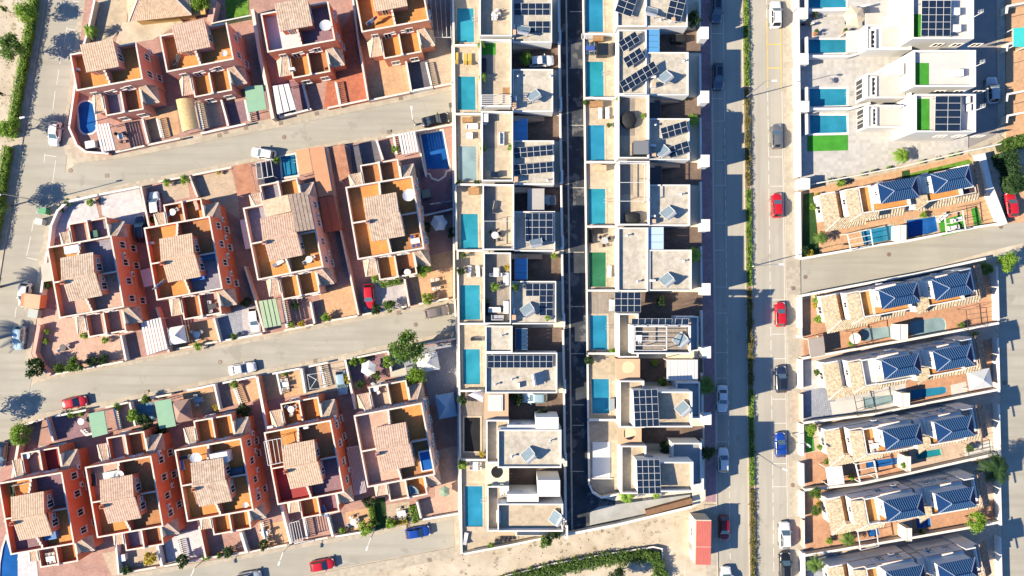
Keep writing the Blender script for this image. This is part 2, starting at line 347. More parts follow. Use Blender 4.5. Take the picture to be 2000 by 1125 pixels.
# id, outline in photo pixels, lining, water tint, label, steps corner
POOLS = [
 ('t1', rrect(171, 230, 32, 62, -6, 14), M_poolb, W_DB, 'oval blue pool in the corner garden of the first top-row red house', None),
 ('m4', [(822, 263), (864, 256), (878, 331), (871, 333), (868, 343), (856, 351), (845, 347), (840, 338), (835, 338)], M_poolb, W_DB, 'large deep blue pool with rounded steps beside the last middle-row red house', None),
 ('m3', [(549, 307), (577, 302), (582, 342), (553, 346)], M_poolb, W_BL, 'small square blue pool squeezed between brown roof and orange terrace', None),
 ('b1', [(13, 1051), (22, 1083), (37, 1080), (35, 1093), (44, 1107), (41, 1119), (42, 1140), (0, 1140), (2, 1100), (7, 1070)], M_poolb, W_DB, 'curved deep blue pool cut off by the bottom left corner', None),
 ('c0', [(893, 17), (925, 17), (926, 83), (892, 83)], M_pool, W_TQ, 'turquoise pool nearest the top edge, left of the dark alley', 'tl'),
 ('c1', [(894, 150), (928, 150), (929, 215), (894, 215)], M_pool, W_TQ, 'turquoise pool beside yellow loungers, second down left of the alley', 'tl'),
 ('c2', [(897, 286), (930, 286), (931, 353), (898, 353)], M_pooli, W_PALE, 'pale pool with a milky cover and rounded pale end', None),
 ('c3', [(900, 418), (933, 418), (934, 486), (900, 486)], M_pool, W_TQ, 'turquoise pool with diagonal steps beside the white hexagonal parasol garden', 'tl'),
 ('c4', [(899, 557), (937, 557), (938, 624), (898, 625)], M_pool, W_TQ, 'widest turquoise pool below two white loungers, left of the alley', None),
 ('c5', [(904, 682), (937, 682), (938, 750), (905, 750)], M_pool, W_TQ, 'turquoise pool beside the long roof row of black solar panels', None),
 ('c7', [(908, 949), (942, 949), (943, 1028), (909, 1028)], M_pool, W_BL, 'lowest bright blue pool in the column left of the alley', None),
 ('d0', [(1144, -6), (1177, -6), (1178, 63), (1144, 63)], M_pool, W_BL, 'sky blue pool cut by the top edge, right of the alley', None),
 ('d1', [(1145, 121), (1178, 121), (1179, 189), (1145, 189)], M_pool, (.38, .90, .86), 'teal pool with corner steps below the blue canopy roof', 'tl'),
 ('d2', [(1147, 245), (1180, 245), (1181, 314), (1147, 314)], M_pool, W_BL, 'blue pool with corner steps third down, right of the alley', 'tl'),
 ('d3', [(1148, 369), (1182, 369), (1182, 438), (1149, 438)], M_pool, W_TQ, 'turquoise pool fourth down, right of the alley', 'tl'),
 ('d4', [(1150, 493), (1183, 493), (1183, 560), (1151, 560)], M_poolg, W_GR, 'green watered pool with corner steps', 'tl'),
 ('d5', [(1152, 616), (1185, 616), (1186, 683), (1153, 683)], M_pool, W_BL, 'bright blue pool directly below the green pool', None),
 ('d6', [(1155, 740), (1189, 740), (1190, 807), (1157, 807)], M_pool, W_BL, 'blue pool beside the round skylight roof, right of the alley', None),
 ('w0', [(1577, -10), (1652, -10), (1652, 15), (1578, 16)], M_pool, (.46, .86, .93), 'white villa pool cut by the top edge', None),
 ('w1', [(1579, 78), (1652, 78), (1652, 103), (1579, 105)], M_pool, (.46, .86, .93), 'plain blue villa pool below the large cream parasol', None),
 ('w2', [(1580, 174), (1653, 174), (1653, 206), (1581, 208)], M_pool, (.46, .86, .93), 'villa pool whose right half is mosaic lined', None),
 ('w3', [(1581, 226), (1653, 226), (1654, 259), (1582, 261)], M_pool, (.46, .86, .93), 'villa pool just above the rectangle of green turf', None),
 ('e1', [(1681, 451), (1743, 440), (1748, 467), (1687, 478)], M_poolb, W_BL, 'blue pool under white pergola beams, left house of the top blue-roofed row', None),
 ('e1b', [(1770, 431), (1826, 423), (1831, 451), (1774, 469)], M_poolb, W_DB, 'deep blue pool with pale steps beside the striped lawn', None),
 ('e2', [(1682, 642), (1745, 637), (1748, 657), (1686, 666)], M_pooli, W_PALE, 'pale blue tiled pool, left house of the second blue-roofed row', None),
 ('e2b', rrect(1811, 638, 72, 30, -8, 13), M_pooli, W_PALE, 'pale rounded pool on orange paving, second blue-roofed row', None),
 ('e3', [(1685, 776), (1754, 770), (1759, 783), (1688, 798)], M_pooli, W_PALE, 'pale pool crossed by thin beams, left house of the third blue-roofed row', None),
 ('e3b', [(1777, 762), (1840, 755), (1847, 757), (1847, 766), (1838, 770), (1778, 780)], M_poolb, W_BL, 'narrow vivid blue pool, right house of the third blue-roofed row', None),
 ('e4', [(1690, 901), (1752, 893), (1755, 905), (1692, 916)], M_poolb, W_DB, 'narrow blue pool behind white pergola beams, fourth blue-roofed row', None),
 ('e4b', [(1787, 884), (1835, 876), (1838, 888), (1790, 897)], M_poolg, (.35, .9, .85), 'teal green pool in the shade, fourth blue-roofed row', None),
 ('e5', [(1693, 1035), (1714, 1031), (1717, 1044), (1696, 1048)], M_poolb, W_DB, 'tiny square blue pool on orange terrace, fifth blue-roofed row', None),
 ('e5b', [(1788, 1012), (1815, 1008), (1818, 1028), (1790, 1032)], M_poolb, W_DB, 'small shaded blue pool beside potted plants, fifth blue-roofed row', None),
]
CB = 3.2                                   # height of the raised platform that carries the two central columns
def pz(pid): return CB if pid[0] in 'cd' else 0.0
PW = {p[0]: ccw(Q(p[1], pz(p[0]))) for p in POOLS}
ZY = .12                                   # yard level
def yard(name, pts, m, z=ZY, world=False, base=0.0):
    poly = ccw(pts if world else Q(pts, base))
    hs = [offs(q, .02) for k_, q in PW.items() if pz(k_) == base and inside(cen(q), poly)]
    return struct(name, MB().slab(poly, base - .05, base + z, hs), m)
def patch(name, pts, m, z, world=False):   # thin laid surface, no holes
    poly = ccw(pts if world else Q(pts)); return struct(name, MB().prism(poly, z - .003, z), m)
g = 420
struct('ground', MB().slab([(-g, -g), (g, -g), (g, g), (-g, g)], -.05, -.02, [offs(q, .05) for k_, q in PW.items() if not pz(k_)]), M_sand)
PLAT = [(884, -40), (892, 400), (905, 1084), (1100, 1046), (1356, 990), (1378, 975), (1375, 800), (1364, -40)]
struct('platform', MB().slab(Q(PLAT, CB), -.05, CB, [offs(q, .05) for k_, q in PW.items() if pz(k_)]), M_cream)
for i, (pid, px, lin, tint, lab, steps) in enumerate(POOLS):
    q = PW[pid]; c = cen(q); ZY = .12 + pz(pid); t = thing('swimming_pool', lab, 'pool', (*c, ZY - 1.4))
    b = MB(); n = len(q)
    b.face([(*p, ZY - 1.35) for p in q])
    for k in range(n): j = (k + 1) % n; b.face([(*q[j], ZY - 1.35), (*q[k], ZY - 1.35), (*q[k], ZY + .004), (*q[j], ZY + .004)])
    part(t, 'basin', b, lin)
    part(t, 'coping', MB().ring(q, 0, .3, ZY - .02, ZY + .035), M_cap if pid[0] in 'tmb' else M_capw if pid[0] == 'w' else M_deck)
    part(t, 'water', MB().face([(*p, ZY - .11) for p in q]), watermat('water_%d' % i, tint))
    if i % 2 == 0 and pid[0] in 'cdwm':                      # stainless ladder on the long side
        a, b2 = q[1], q[2]; mx_, my_ = a[0] * .35 + b2[0] * .65, a[1] * .35 + b2[1] * .65; lad = MB()
        for sgn in (-.22, .22): lad.tube((mx_ - .25, my_ + sgn, ZY - .6), (mx_ - .2, my_ + sgn, ZY + .6), .025, n=6); lad.tube((mx_ - .2, my_ + sgn, ZY + .6), (mx_ + .35, my_ + sgn, ZY + .55), .025, n=6); lad.tube((mx_ + .35, my_ + sgn, ZY + .55), (mx_ + .38, my_ + sgn, ZY), .025, n=6)
        part(t, 'ladder', lad, M_wmetal)
    if steps:
        (x0, y0), (x1, y1) = (min(p[0] for p in q), min(p[1] for p in q)), (max(p[0] for p in q), max(p[1] for p in q))
        for k in range(4):
            d = 1.95 - k * .42
            part(t, 'step', MB().prism([(x0 + .02, y1 - .02), (x0 + .02, y1 - d), (x0 + d, y1 - .02)], ZY - 1.34, ZY - 1.1 + k * .25), lin)
ZY = .12
# ---- roads -------------------------------------------------------------------
Z1, Z2, Z3 = .0, .10, .006
def road(name, pts, m, z=Z1, base=0.0): return patch(name, Q(pts, base), m, base + z, True)
road('road', [(97, -40), (62, 170), (38, 320), (10, 480), (-15, 640), (-60, 800), (-60, 1200), (30, 1200), (20, 960), (40, 850), (62, 740), (80, 640), (98, 480), (128, 330), (150, 140), (172, -40)], M_road, .0)
road('lane', [(118, 345), (150, 318), (250, 308), (600, 238), (872, 180), (884, 178), (884, 237), (640, 281), (600, 288), (460, 315), (270, 354), (122, 384)], M_road, .004)
road('lane', [(64, 750), (90, 742), (300, 704), (515, 664), (700, 627), (890, 592), (893, 645), (760, 672), (675, 690), (510, 722), (424, 738), (252, 774), (170, 790), (60, 815), (46, 790)], M_road, .004)
road('lane', [(180, 1145), (320, 1118), (440, 1098), (568, 1072), (700, 1050), (838, 1023), (886, 1014), (888, 1067), (660, 1110), (560, 1132)], M_road, .004)
def pav(pts, m=M_pave, kerb=True, z=Z2):
    poly = ccw(Q(pts)); o = struct('pavement', MB().slab(poly, -.05, z), m); return o
pav([(82, -40), (97, -40), (62, 170), (38, 320), (10, 480), (-15, 640), (-40, 640), (-8, 480), (20, 320), (45, 170)])
pav([(172, -40), (150, 140), (130, 250), (150, 285), (165, 297), (205, 303), (525, 233), (717, 197), (883, 163), (883, 178), (872, 180), (600, 238), (250, 308), (152, 319), (128, 300), (122, 270), (140, 140), (160, -40)])
pav([(122, 384), (270, 354), (460, 315), (600, 288), (640, 281), (884, 237), (884, 243), (736, 273), (635, 287), (454, 325), (273, 365), (135, 389), (106, 420), (92, 490), (62, 690), (72, 716), (98, 734), (298, 697), (519, 656), (700, 619), (880, 587), (890, 592), (700, 627), (515, 664), (300, 704), (90, 742), (66, 736), (50, 700), (80, 490), (98, 400)])
pav([(46, 815), (60, 812), (170, 790), (252, 774), (424, 738), (510, 722), (675, 690), (760, 672), (893, 645), (893, 660), (760, 684), (675, 703), (510, 735), (424, 749), (252, 786), (170, 802), (87, 817), (40, 830), (10, 960), (-10, 960), (30, 840)])
pav([(180, 1134), (317, 1109), (440, 1090), (568, 1064), (700, 1043), (838, 1015), (897, 1004), (903, 1085), (720, 1122), (560, 1150), (560, 1134), (660, 1112), (890, 1068), (887, 1013), (838, 1024), (700, 1051), (568, 1073), (440, 1099), (320, 1119), (180, 1146)])
# alley and the dead end below it
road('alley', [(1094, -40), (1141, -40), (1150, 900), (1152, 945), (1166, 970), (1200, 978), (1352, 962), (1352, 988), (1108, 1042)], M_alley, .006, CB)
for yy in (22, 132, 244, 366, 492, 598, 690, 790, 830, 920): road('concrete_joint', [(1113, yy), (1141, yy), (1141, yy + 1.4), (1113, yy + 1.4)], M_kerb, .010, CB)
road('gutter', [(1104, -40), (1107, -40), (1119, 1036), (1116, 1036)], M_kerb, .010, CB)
# main street, slightly turned: x grows 13 px per 1000 px
def ms(x): return lambda y: x + .013 * y
def strip(name, xa, xb, ya, yb, m, z, z0=None):
    pts = [(ms(xa)(ya), ya), (ms(xb)(ya), ya), (ms(xb)(yb), yb), (ms(xa)(yb), yb)]
    if z0 is None: return patch(name, pts, m, z)
    return struct(name, MB().prism(Q(pts), z0, z), m)
strip('street', 1386, 1449, -40, 1170, M_street, .0)
strip('street', 1462, 1528, -40, 1170, M_street, .002)
strip('pavement', 1364, 1386, -40, 980, M_purple, Z2, -.05)
strip('pavement', 1364, 1386, 986, 1170, M_pave2, Z2, -.05)
strip('pavement', 1528, 1556, -40, 1170, M_pave2, Z2, -.05)
strip('kerb', 1385.6, 1388, -40, 1170, M_kerb, Z2 + .01, -.05)
strip('kerb', 1448.6, 1450.6, -40, 1170, M_kerb, Z2 + .02, -.05)
strip('kerb', 1460.6, 1462.4, -40, 1170, M_kerb, Z2 + .02, -.05)
strip('planting_bed', 1450.6, 1460.6, -40, 1170, M_soil, .09, -.05)
lines = MB()
def dash(x, y0, y1, step=16, on=11, m=None):
    y = y0
    while y < y1: strip('lane_dash', x - .55, x + .55, y, y + on, M_line, .008); y += step
dash(1412, 250, 560, 20, 13); dash(1412, 620, 1120, 20, 13); dash(1497, -10, 1120, 27, 19)
for y in (65, 124, 192, 236, 313, 362, 435, 488, 560, 611, 688, 738, 808, 862): strip('parking_line', 1389, 1411.5, y, y + 1.1, M_line, .010)
for a, b in ((0, 115), (124, 236), (313, 362), (435, 488)): strip('parking_line', 1411.5, 1412.5, a, b, M_line, .010)
strip('parking_line', 1388.4, 1389.4, -20, 900, M_line, .012)
for y in (86, 132): strip('yellow_parking_line', 1498, 1524, y, y + 1.6, M_yline, .010)
strip('yellow_parking_line', 1523.2, 1524.6, 30, 175, M_yline, .012)
strip('yellow_parking_line', 1496.6, 1497.9, 40, 170, M_yline, .012)
for y in (306, 363, 585, 652, 700, 779, 826, 905, 950): strip('parking_line', 1498, 1525, y, y + 1.1, M_line, .010)
strip('parking_line', 1524.4, 1525.4, 178, 1010, M_line, .012)
# left road parking marks
def lpoly(name, pts, wd, m, z): return struct(name, MB().wall(Q(pts), wd * S, z - .004, z), m)
for a, b in (((131, 53), (125, 85)), ((122, 100), (117, 125)), ((115, 135), (111, 165)), ((108, 178), (103, 215)), ((88, 300), (86, 318)), ((109, 313), (101, 372)), ((66, 430), (62, 452)), ((60, 462), (52, 500)), ((32, 600), (29, 620)), ((49, 605), (53, 580))):
    lpoly('parking_line', [a, b], 1.1, M_line, .010)
for pts in ([(88, 303), (110, 306)], [(130, 56), (150, 59)], [(142, 2), (165, 5)], [(52, 503), (74, 508)], [(70, 415), (92, 420)]): lpoly('parking_line', pts, 1.1, M_line, .012)
# right-hand lanes
road('lane', [(1556, 505), (1800, 461), (1905, 444), (2100, 408), (2100, 450), (1975, 480), (1905, 498), (1790, 532), (1558, 575)], M_road, .006)
road('lane', [(1889, -40), (1946, -40), (1948, 255), (1936, 285), (1889, 290)], mat('grey_lane_asphalt', (.30, .28, .27), .9, .12, .3, .2), .004)
pav([(1946, -40), (1961, -40), (1963, 255), (1948, 268)], M_pave2)
road('lane', [(1950, 495), (2100, 460), (2100, 1200), (1955, 1200), (1958, 900), (1953, 700)], M_road, .0)
# dead-end lane plots
M_hatch = flat('cast_iron', (.24, .21, .18), .6, .3)
HB = MB().lathe([(.26, 0), (.26, .012), (.24, .014)], n=14); 
k = kit('manhole'); kpart(k, 'cover', HB, M_hatch); kpart(k, 'rim', MB().lathe([(.36, 0), (.36, .009)], n=14), mat('rust_iron', (.30, .17, .10), .8, .2, 4))
for (x, y), l in (((138, 333), 'rusty round manhole cover on the upper left lane near the corner'), ((555, 268), 'round manhole cover on the upper lane below the white car'), ((812, 634), 'round manhole cover on the middle lane near the grey car'), ((430, 707), 'small manhole on the middle lane left of the white car'), ((1573, 541), 'rusty manhole cover at the corner of the right lane'), ((1736, 497), 'round manhole on the right lane below the blue pool'), ((1955, 443), 'brown manhole by the red parked car on the right lane'), ((1548, 947), 'manhole in the street pavement beside white parking lines'), ((1962, 748), 'dark manhole in the shaded back street')):
    place('manhole', 'manhole_cover', l, 'manhole', (*at(x, y), .014 if x != 1548 else .105))

k = kit('drain'); kpart(k, 'grate', MB().box(-.28, .28, -.28, .28, 0, .012), M_hatch); kpart(k, 'frame', MB().ring([(-.28, -.28), (.28, -.28), (.28, .28), (-.28, .28)], 0, .05, 0, .016), mat('rust_iron', (.3, .2, .1)))
for x, y, l in ((441, 258, 'upper lane kerb below the second top-row house, right one'), (429, 265, 'upper lane kerb below the second top-row house, left one'), (481, 250, 'upper lane kerb below the flat green carport'), (549, 241, 'upper lane kerb below the white panel carport'), (619, 222, 'upper lane kerb below the red tiled yard'), (783, 192, 'upper lane kerb below the fourth top-row house'), (760, 258, 'upper lane kerb above the folding awning'), (209, 343, 'upper lane near the corner manhole'), (779, 611, 'middle lane kerb below the red car'), (602, 638, 'middle lane kerb below the flower bed wall'), (287, 766, 'middle lane kerb above the blue tarp'), (616, 705, 'middle lane kerb above the tent frame'), (797, 1026, 'lowest lane kerb left of the blue car'), (839, 1093, 'lower pavement near the sandy lot'), (1549, 563, 'corner of the sunny pavement and right lane'), (1990, 860, 'sunny patch of the back street')):
    place('drain', 'drain_cover', 'small square iron drain on the ' + l, 'drain', (*at(x, y), .104 if y not in (343, 860) else .012), R(10), 'square drains')
# ================= terracotta houses ==========================================
WIN = {}
def winmesh(w_, h_):                        # window in its own plane: x across, z up, faces -y
    if (w_, h_) not in WIN:
        f = MB(); t = .09
        for x0, x1, z0, z1 in ((-w_ / 2 - t, w_ / 2 + t, -t, 0), (-w_ / 2 - t, w_ / 2 + t, h_, h_ + t), (-w_ / 2 - t, -w_ / 2, 0, h_), (w_ / 2, w_ / 2 + t, 0, h_), (-.03, .03, 0, h_)):
            f.box(x0, x1, -.10, .0, z0, z1)
        p = MB().box(-w_ / 2, w_ / 2, -.035, 0, 0, h_)
        s_ = MB().box(-w_ / 2 - .14, w_ / 2 + .14, -.2, 0, -t - .06, -t)
        a = f.mesh('window'); a.materials.append(M_wframe); b = p.mesh('pane'); b.materials.append(M_glass); c = s_.mesh('sill'); c.materials.append(M_capw)
        WIN[(w_, h_)] = (a, b, c)
    return WIN[(w_, h_)]
def window(root, fr, x, y, z, facing, w_=.9, h_=1.15, sill=True):   # facing: local outward angle (0 = +x)
    X, Y = fr((x, y)); a, b, c = winmesh(w_, h_); l = root.location
    o = addmesh('window', a, None, root, (X - l.x, Y - l.y, z - l.z), (0, 0, fr.a + facing + math.pi / 2))
    addmesh('pane', b, None, o)
    if sill: addmesh('sill', c, None, o)
ACM = None
def acmesh():
    global ACM
    if ACM is None:
        a = MB().box(-.42, .42, -.32, -.02, 0, .58); a.box(-.36, -.3, -.3, -.02, -.1, 0); a.box(.3, .36, -.3, -.02, -.1, 0)
        g_ = MB(); n = 14
        ring = [(-.08 + .22 * math.cos(2 * math.pi * i / n), -.335, .29 + .22 * math.sin(2 * math.pi * i / n)) for i in range(n)]; g_.face(ring)
        am = a.mesh('air_conditioner'); am.materials.append(M_plast); gm = g_.mesh('fan_grille'); gm.materials.append(M_dmetal); ACM = (am, gm)
    return ACM
def acunit(root, fr, x, y, z, facing):
    X, Y = fr((x, y)); a, b = acmesh(); l = root.location
    o = addmesh('air_conditioner', a, None, root, (X - l.x, Y - l.y, z - l.z), (0, 0, fr.a + facing + math.pi / 2)); addmesh('fan_grille', b, None, o)
def tiled(root, fr, quad, m, parent=None, pitch=.34, amp=.026, name='roof_tiles', t=.1):
    """curved-tile roof on a planar quad a,b,c,d (local 3-D): a->b runs across the ribs, a->d down the slope"""
    a, b, c, d = (Vector(q) for q in quad); mb = MB(fr); n = max(4, int(max((b - a).length, (c - d).length) / (pitch / 2)))
    nm = (b - a).cross(d - a).normalized()
    if nm.z < 0: nm = -nm
    rows = max(2, int((d - a).length / .5)); prev = None
    for r in range(rows):
        for e in (0, 1):
            f = (r + e) / rows; line = []
            for i in range(n + 1):
                u = i / n; p = a.lerp(b, u).lerp(d.lerp(c, u), f)
                line.append(mb.pt(*(p + nm * (amp * (1 if i % 2 else -.2) + (.03 if e else 0.0) + t))))
            if prev:
                for i in range(n): mb.f.append([prev[i], prev[i + 1], line[i + 1], line[i]])
            prev = line
    for p, q in ((a, b), (b, c), (c, d), (d, a)):          # edge board
        mb.face([tuple(p - nm * .03), tuple(q - nm * .03), tuple(q + nm * (t + .01)), tuple(p + nm * (t + .01))])
    mb.face([tuple(x - nm * .03) for x in (a, d, c, b)])
    return part(root, name, mb, m, parent)
def parapet(root, fr, poly, z0, z1, wm, cm, t=.2, name='parapet'):
    p = part(root, name, MB(fr).ring(poly, -t, 0, z0, z1), wm)
    part(root, 'coping', MB(fr).ring(poly, -t - .015, .02, z1, z1 + .06), cm, p)
    return p
def screen(root, fr, pts, z0, z1, wm, cm, t=.18, name='divider_wall', steps=0):
    if steps:                                               # stepped top: high at the start
        a, b = Vector(pts[0]), Vector(pts[-1]); p = None
        for i in range(steps):
            s0, s1 = a.lerp(b, i / steps), a.lerp(b, (i + 1) / steps); zz = z0 + (z1 - z0) * (1.75 - .75 * i / max(1, steps - 1))
            mb = MB(fr).wall([tuple(s0), tuple(s1)], t, z0, zz); q = part(root, name, mb, wm); part(root, 'coping', MB(fr).wall([tuple(s0), tuple(s1)], t + .08, zz, zz + .06), cm, q)
        return
    p = part(root, name, MB(fr).wall(pts, t, z0, z1), wm)
    part(root, 'coping', MB(fr).wall(pts, t + .04, z1, z1 + .06), cm, p)
ORD = ['first', 'second', 'third', 'fourth', 'fifth']
HOUSES = {}
def red_block(hid, corners, kind, label, wallm, floors, capm=M_cap, wfront=True, lower=None, tower=True, steps=(4, 4), chim=True, east=None):
    """floors: terrace materials (top-left, top-right, bottom-left, bottom-right); lower: (tl,tr,bl,br)"""
    P = Q(corners, 7.0); TL, TR, BR, BL = (Vector(p) for p in P); c = (TL + TR + BR + BL) / 4
    u = ((TR - TL) + (BR - BL)) / 2; W = u.length; D = (((TL - BL) + (TR - BR)) / 2).length
    ang = math.atan2(u.y, u.x); hw, hd = W / 2, D / 2; fr = Fr(c.x, c.y, ang)
    t = thing('terracotta_house', label, 'house', (c.x, c.y, 0)); HOUSES[hid] = (t, fr, hw, hd)
    TM = [M_tile, M_tileb, M_tilec][sum(map(ord, hid)) % 3]
    part(t, 'wall', MB(fr).box(-hw, hw, -hd, hd, -.05, 6.0), wallm, label=None)
    fronts = [-1] if kind == 'T' else [1, -1]
    tw0, tw1 = -2.35, 2.35
    # terrace floors
    fl = {(1, -1): floors[0], (1, 1): floors[1], (-1, -1): floors[2], (-1, 1): floors[3]}
    z = 6.0
    if kind == 'T':
        y0t = hd - 3.2                                       # tower front line
        for sx in (-1, 1):
            part(t, 'terrace_floor', MB(fr).box(sx * .08, sx * (hw - .2), -hd + .2, hd - .2, z + .004, z + .03, False), fl[(-1, sx)])
    else:
        for (sy, sx), m in fl.items():
            part(t, 'terrace_floor', MB(fr).box(sx * .08, sx * (hw - .2), sy * .08, sy * (hd - .2), z + .004, z + .03, False), m)
    parapet(t, fr, [(-hw, -hd), (hw, -hd), (hw, hd), (-hw, hd)], z, 7.12, wallm, capm)
    # stair tower with clay tiles
    ze, zr = 8.25, 8.95
    ty0, ty1 = (hd - 3.5, hd + .35) if kind == 'T' else (-3.15, 3.15)
    tm = MB(fr)
    if kind == 'T':
        part(t, 'stair_tower', tm.prism([(tw0, ty0), (tw1, ty0), (tw1, ty1), (tw0, ty1)], z + .035, ze), wallm)
        tiled(t, fr, [(tw0 - .2, ty1 + .1, ze + .45), (tw1 + .2, ty1 + .1, ze + .45), (tw1 + .2, ty0 - .25, ze), (tw0 - .2, ty0 - .25, ze)], TM)
        part(t, 'roof_gable', MB(fr).face([(tw1, ty0, ze), (tw1, ty1, ze), (tw1, ty1, ze + .44)]).face([(tw0, ty1, ze), (tw0, ty0, ze), (tw0, ty1, ze + .44)]).face([(tw1, ty1, ze), (tw0, ty1, ze), (tw0, ty1, ze + .44), (tw1, ty1, ze + .44)]), wallm)
    else:
        part(t, 'stair_tower', tm.prism([(tw0, ty0), (tw1 + .25, ty0), (tw1 + .25, 0), (tw1, 0), (tw1, ty1), (tw0, ty1)], z + .035, ze), wallm)
        for sy in (1, -1):
            x0, x1 = (tw0 - .2, tw1 + .2) if sy > 0 else (tw0 - .05, tw1 + .42)
            a = [(x0, sy * .01, zr), (x1, sy * .01, zr), (x1, sy * 3.4, ze), (x0, sy * 3.4, ze)]
            tiled(t, fr, a, TM)
        part(t, 'roof_gable', MB(fr).face([(tw1, -3.15, ze), (tw1, 3.15, ze), (tw1, 0, zr)]).face([(tw0, 3.15, ze), (tw0, -3.15, ze), (tw0, 0, zr)]), wallm)
        part(t, 'ridge_tiles', MB(fr).bar((tw0 - .2, 0, zr + .13), (tw1 + .4, 0, zr + .13), .3, .12), TM)
        if chim:
            ch = part(t, 'chimney', MB(fr).box(tw0 - .25, tw0 + .3, -.75, -.2, z, 9.5), wallm); part(t, 'chimney_pot', MB(fr).box(tw0 - .12, tw0 + .17, -.62, -.33, 9.5, 9.85), mat('chimney_clay', (.20, .10, .09), .9, .2, 4), ch)
        # screens left and right between the back-to-back dwellings
        screen(t, fr, [(-hw + .2, 0), (tw0 - .26, 0)], z + .03, 7.25, wallm, capm); screen(t, fr, [(tw1 + .26, -.0), (hw - .2, 0)], z + .03, 7.25, wallm, capm)
    for sy in fronts:
        yt = ty0 if kind == 'T' else sy * 3.2
        screen(t, fr, [(0, yt), (0, sy * (hd - .2))], z + .03, 7.1, wallm, capm, .24, steps=4)
        # windows and doors in the tower side
        wy = [(ty0 + ty1) / 2] if kind == 'T' else [sy * 1.5]
        for y in wy:
            window(t, fr, tw1 + (.25 if sy < 0 and kind != 'T' else 0), y - .35, z + .5, 0, 1.0, 1.3, False); window(t, fr, tw1 + (.25 if sy < 0 and kind != 'T' else 0), y + .75, z + .9, 0, .5, .6, False)
        window(t, fr, -1.1, yt, z + .2, sy * math.pi / 2, .8, 1.6, False)
        # ---- lower front part: two small terraces and two hipped tile corners
        lo = lower[0:2] if sy > 0 else lower[2:4]
        f0, f1 = hd, hd + 3.6
        def Y(a): return sy * a
        part(t, 'front_wall', MB(fr).box(-3.0, 3.1, Y(f0 + .003), Y(f1), -.05, 3.1), wallm)
        part(t, 'terrace_floor', MB(fr).box(-2.85, -.1, Y(f0 + .01), Y(f1 - .18), 3.104, 3.13, False), lo[0]); part(t, 'terrace_floor', MB(fr).box(.1, 2.95, Y(f0 + .01), Y(f1 - .18), 3.104, 3.13, False), lo[1])
        pp = part(t, 'terrace_parapet', MB(fr).wall([(-2.92, Y(f0 + .01)), (-2.92, Y(f1 - .08)), (3.02, Y(f1 - .08)), (3.02, Y(f0 + .01))], .16, 3.1, 4.1), wallm)
        part(t, 'coping', MB(fr).wall([(-2.92, Y(f0 + .01)), (-2.92, Y(f1 - .08)), (3.02, Y(f1 - .08)), (3.02, Y(f0 + .01))], .22, 4.1, 4.16), capm, pp)
        screen(t, fr, [(0, Y(f0 + .01)), (0, Y(f1 - .18))], 3.13, 4.2, wallm, capm, .22)
        part(t, 'gate_pier', MB(fr).box(-.22, .22, Y(f1 - .3), Y(f1 + .06), 4.2, 4.45), capm)
        for sx in (-1, 1):
            xa, xb = (-3.01, -5.0) if sx < 0 else (3.11, 5.1)
            g1 = f0 + 2.35
            part(t, 'corner_wall', MB(fr).box(xa, xb, Y(f0 + .003), Y(g1), -.05, 2.9), wallm)
            zt, zb = 4.35, 3.0; ov = .25
            A = (xa + sx * .0, Y(f0 + .01), zt); B = (xb - sx * .2, Y(f0 + .01), zt); C = (xb + sx * ov, Y(g1 + ov), zb); Dd = (xa, Y(g1 + ov), zb); E_ = (xb + sx * ov, Y(f0 + .01), zb)
            B = (xb - sx * .9, Y(f0 + .01), zt)
            tiled(t, fr, [A, B, C, Dd], TM, name='porch_tiles')
            tiled(t, fr, [B, B, E_, C] if False else [(B[0], B[1], zt), (B[0] + sx * .001, B[1] + sy * .001, zt - .001), C, E_], TM, name='porch_tiles')
            part(t, 'hip_cap', MB(fr).bar((B[0], B[1], zt + .12), (C[0], C[1], zb + .16), .16, .1), capm)
            part(t, 'porch_gable', MB(fr).wall([(xa + sx * .1, Y(f0 + .02)), (xa + sx * .1, Y(g1 + .1))], .18, 2.9, 4.25), capm)
        if True:
            fa = sy * math.pi / 2
            for x, zz, w_, h_ in ((-3.6, 4.45, .95, 1.0), (1.9, 4.2, 1.0, 1.25), (-1.7, 3.2, 1.0, 1.7), (.85, 4.6, .45, .5), (-.7, 4.6, .45, .5)):
                window(t, fr, x, Y(f0 + .0), zz, fa, w_, h_, h_ < 1.3)
            for x in (-1.5, 1.6): window(t, fr, x, Y(f1 + .0), 1.0, fa, 1.2, 1.2)
    # east facade: windows and air conditioners
    ys = [-hd + 1.5, hd - 1.5] if kind == 'T' else [-hd + 1.3, -1.5, 1.5, hd - 1.3]
    for i, y in enumerate(ys):
        window(t, fr, hw, y, 3.95, 0, .95, 1.3)
        if i != 1: window(t, fr, hw, y + random.choice((-.4, .4)), .9, 0, .95, 1.3)
        if random.random() < .7: acunit(t, fr, hw, y + 1.15, random.choice((3.1, 4.6, 2.5)), 0)
    for z_ in (3.0,): part(t, 'string_course', MB(fr).box(hw, hw + .07, -hd + .3, hd - .3, z_, z_ + .12), wallm)
    return t, fr
O, Bn, Gy, Pk, Dr, Wh = M_terr, M_terrb, M_terrg, M_terrp, M_terrr, M_terrw
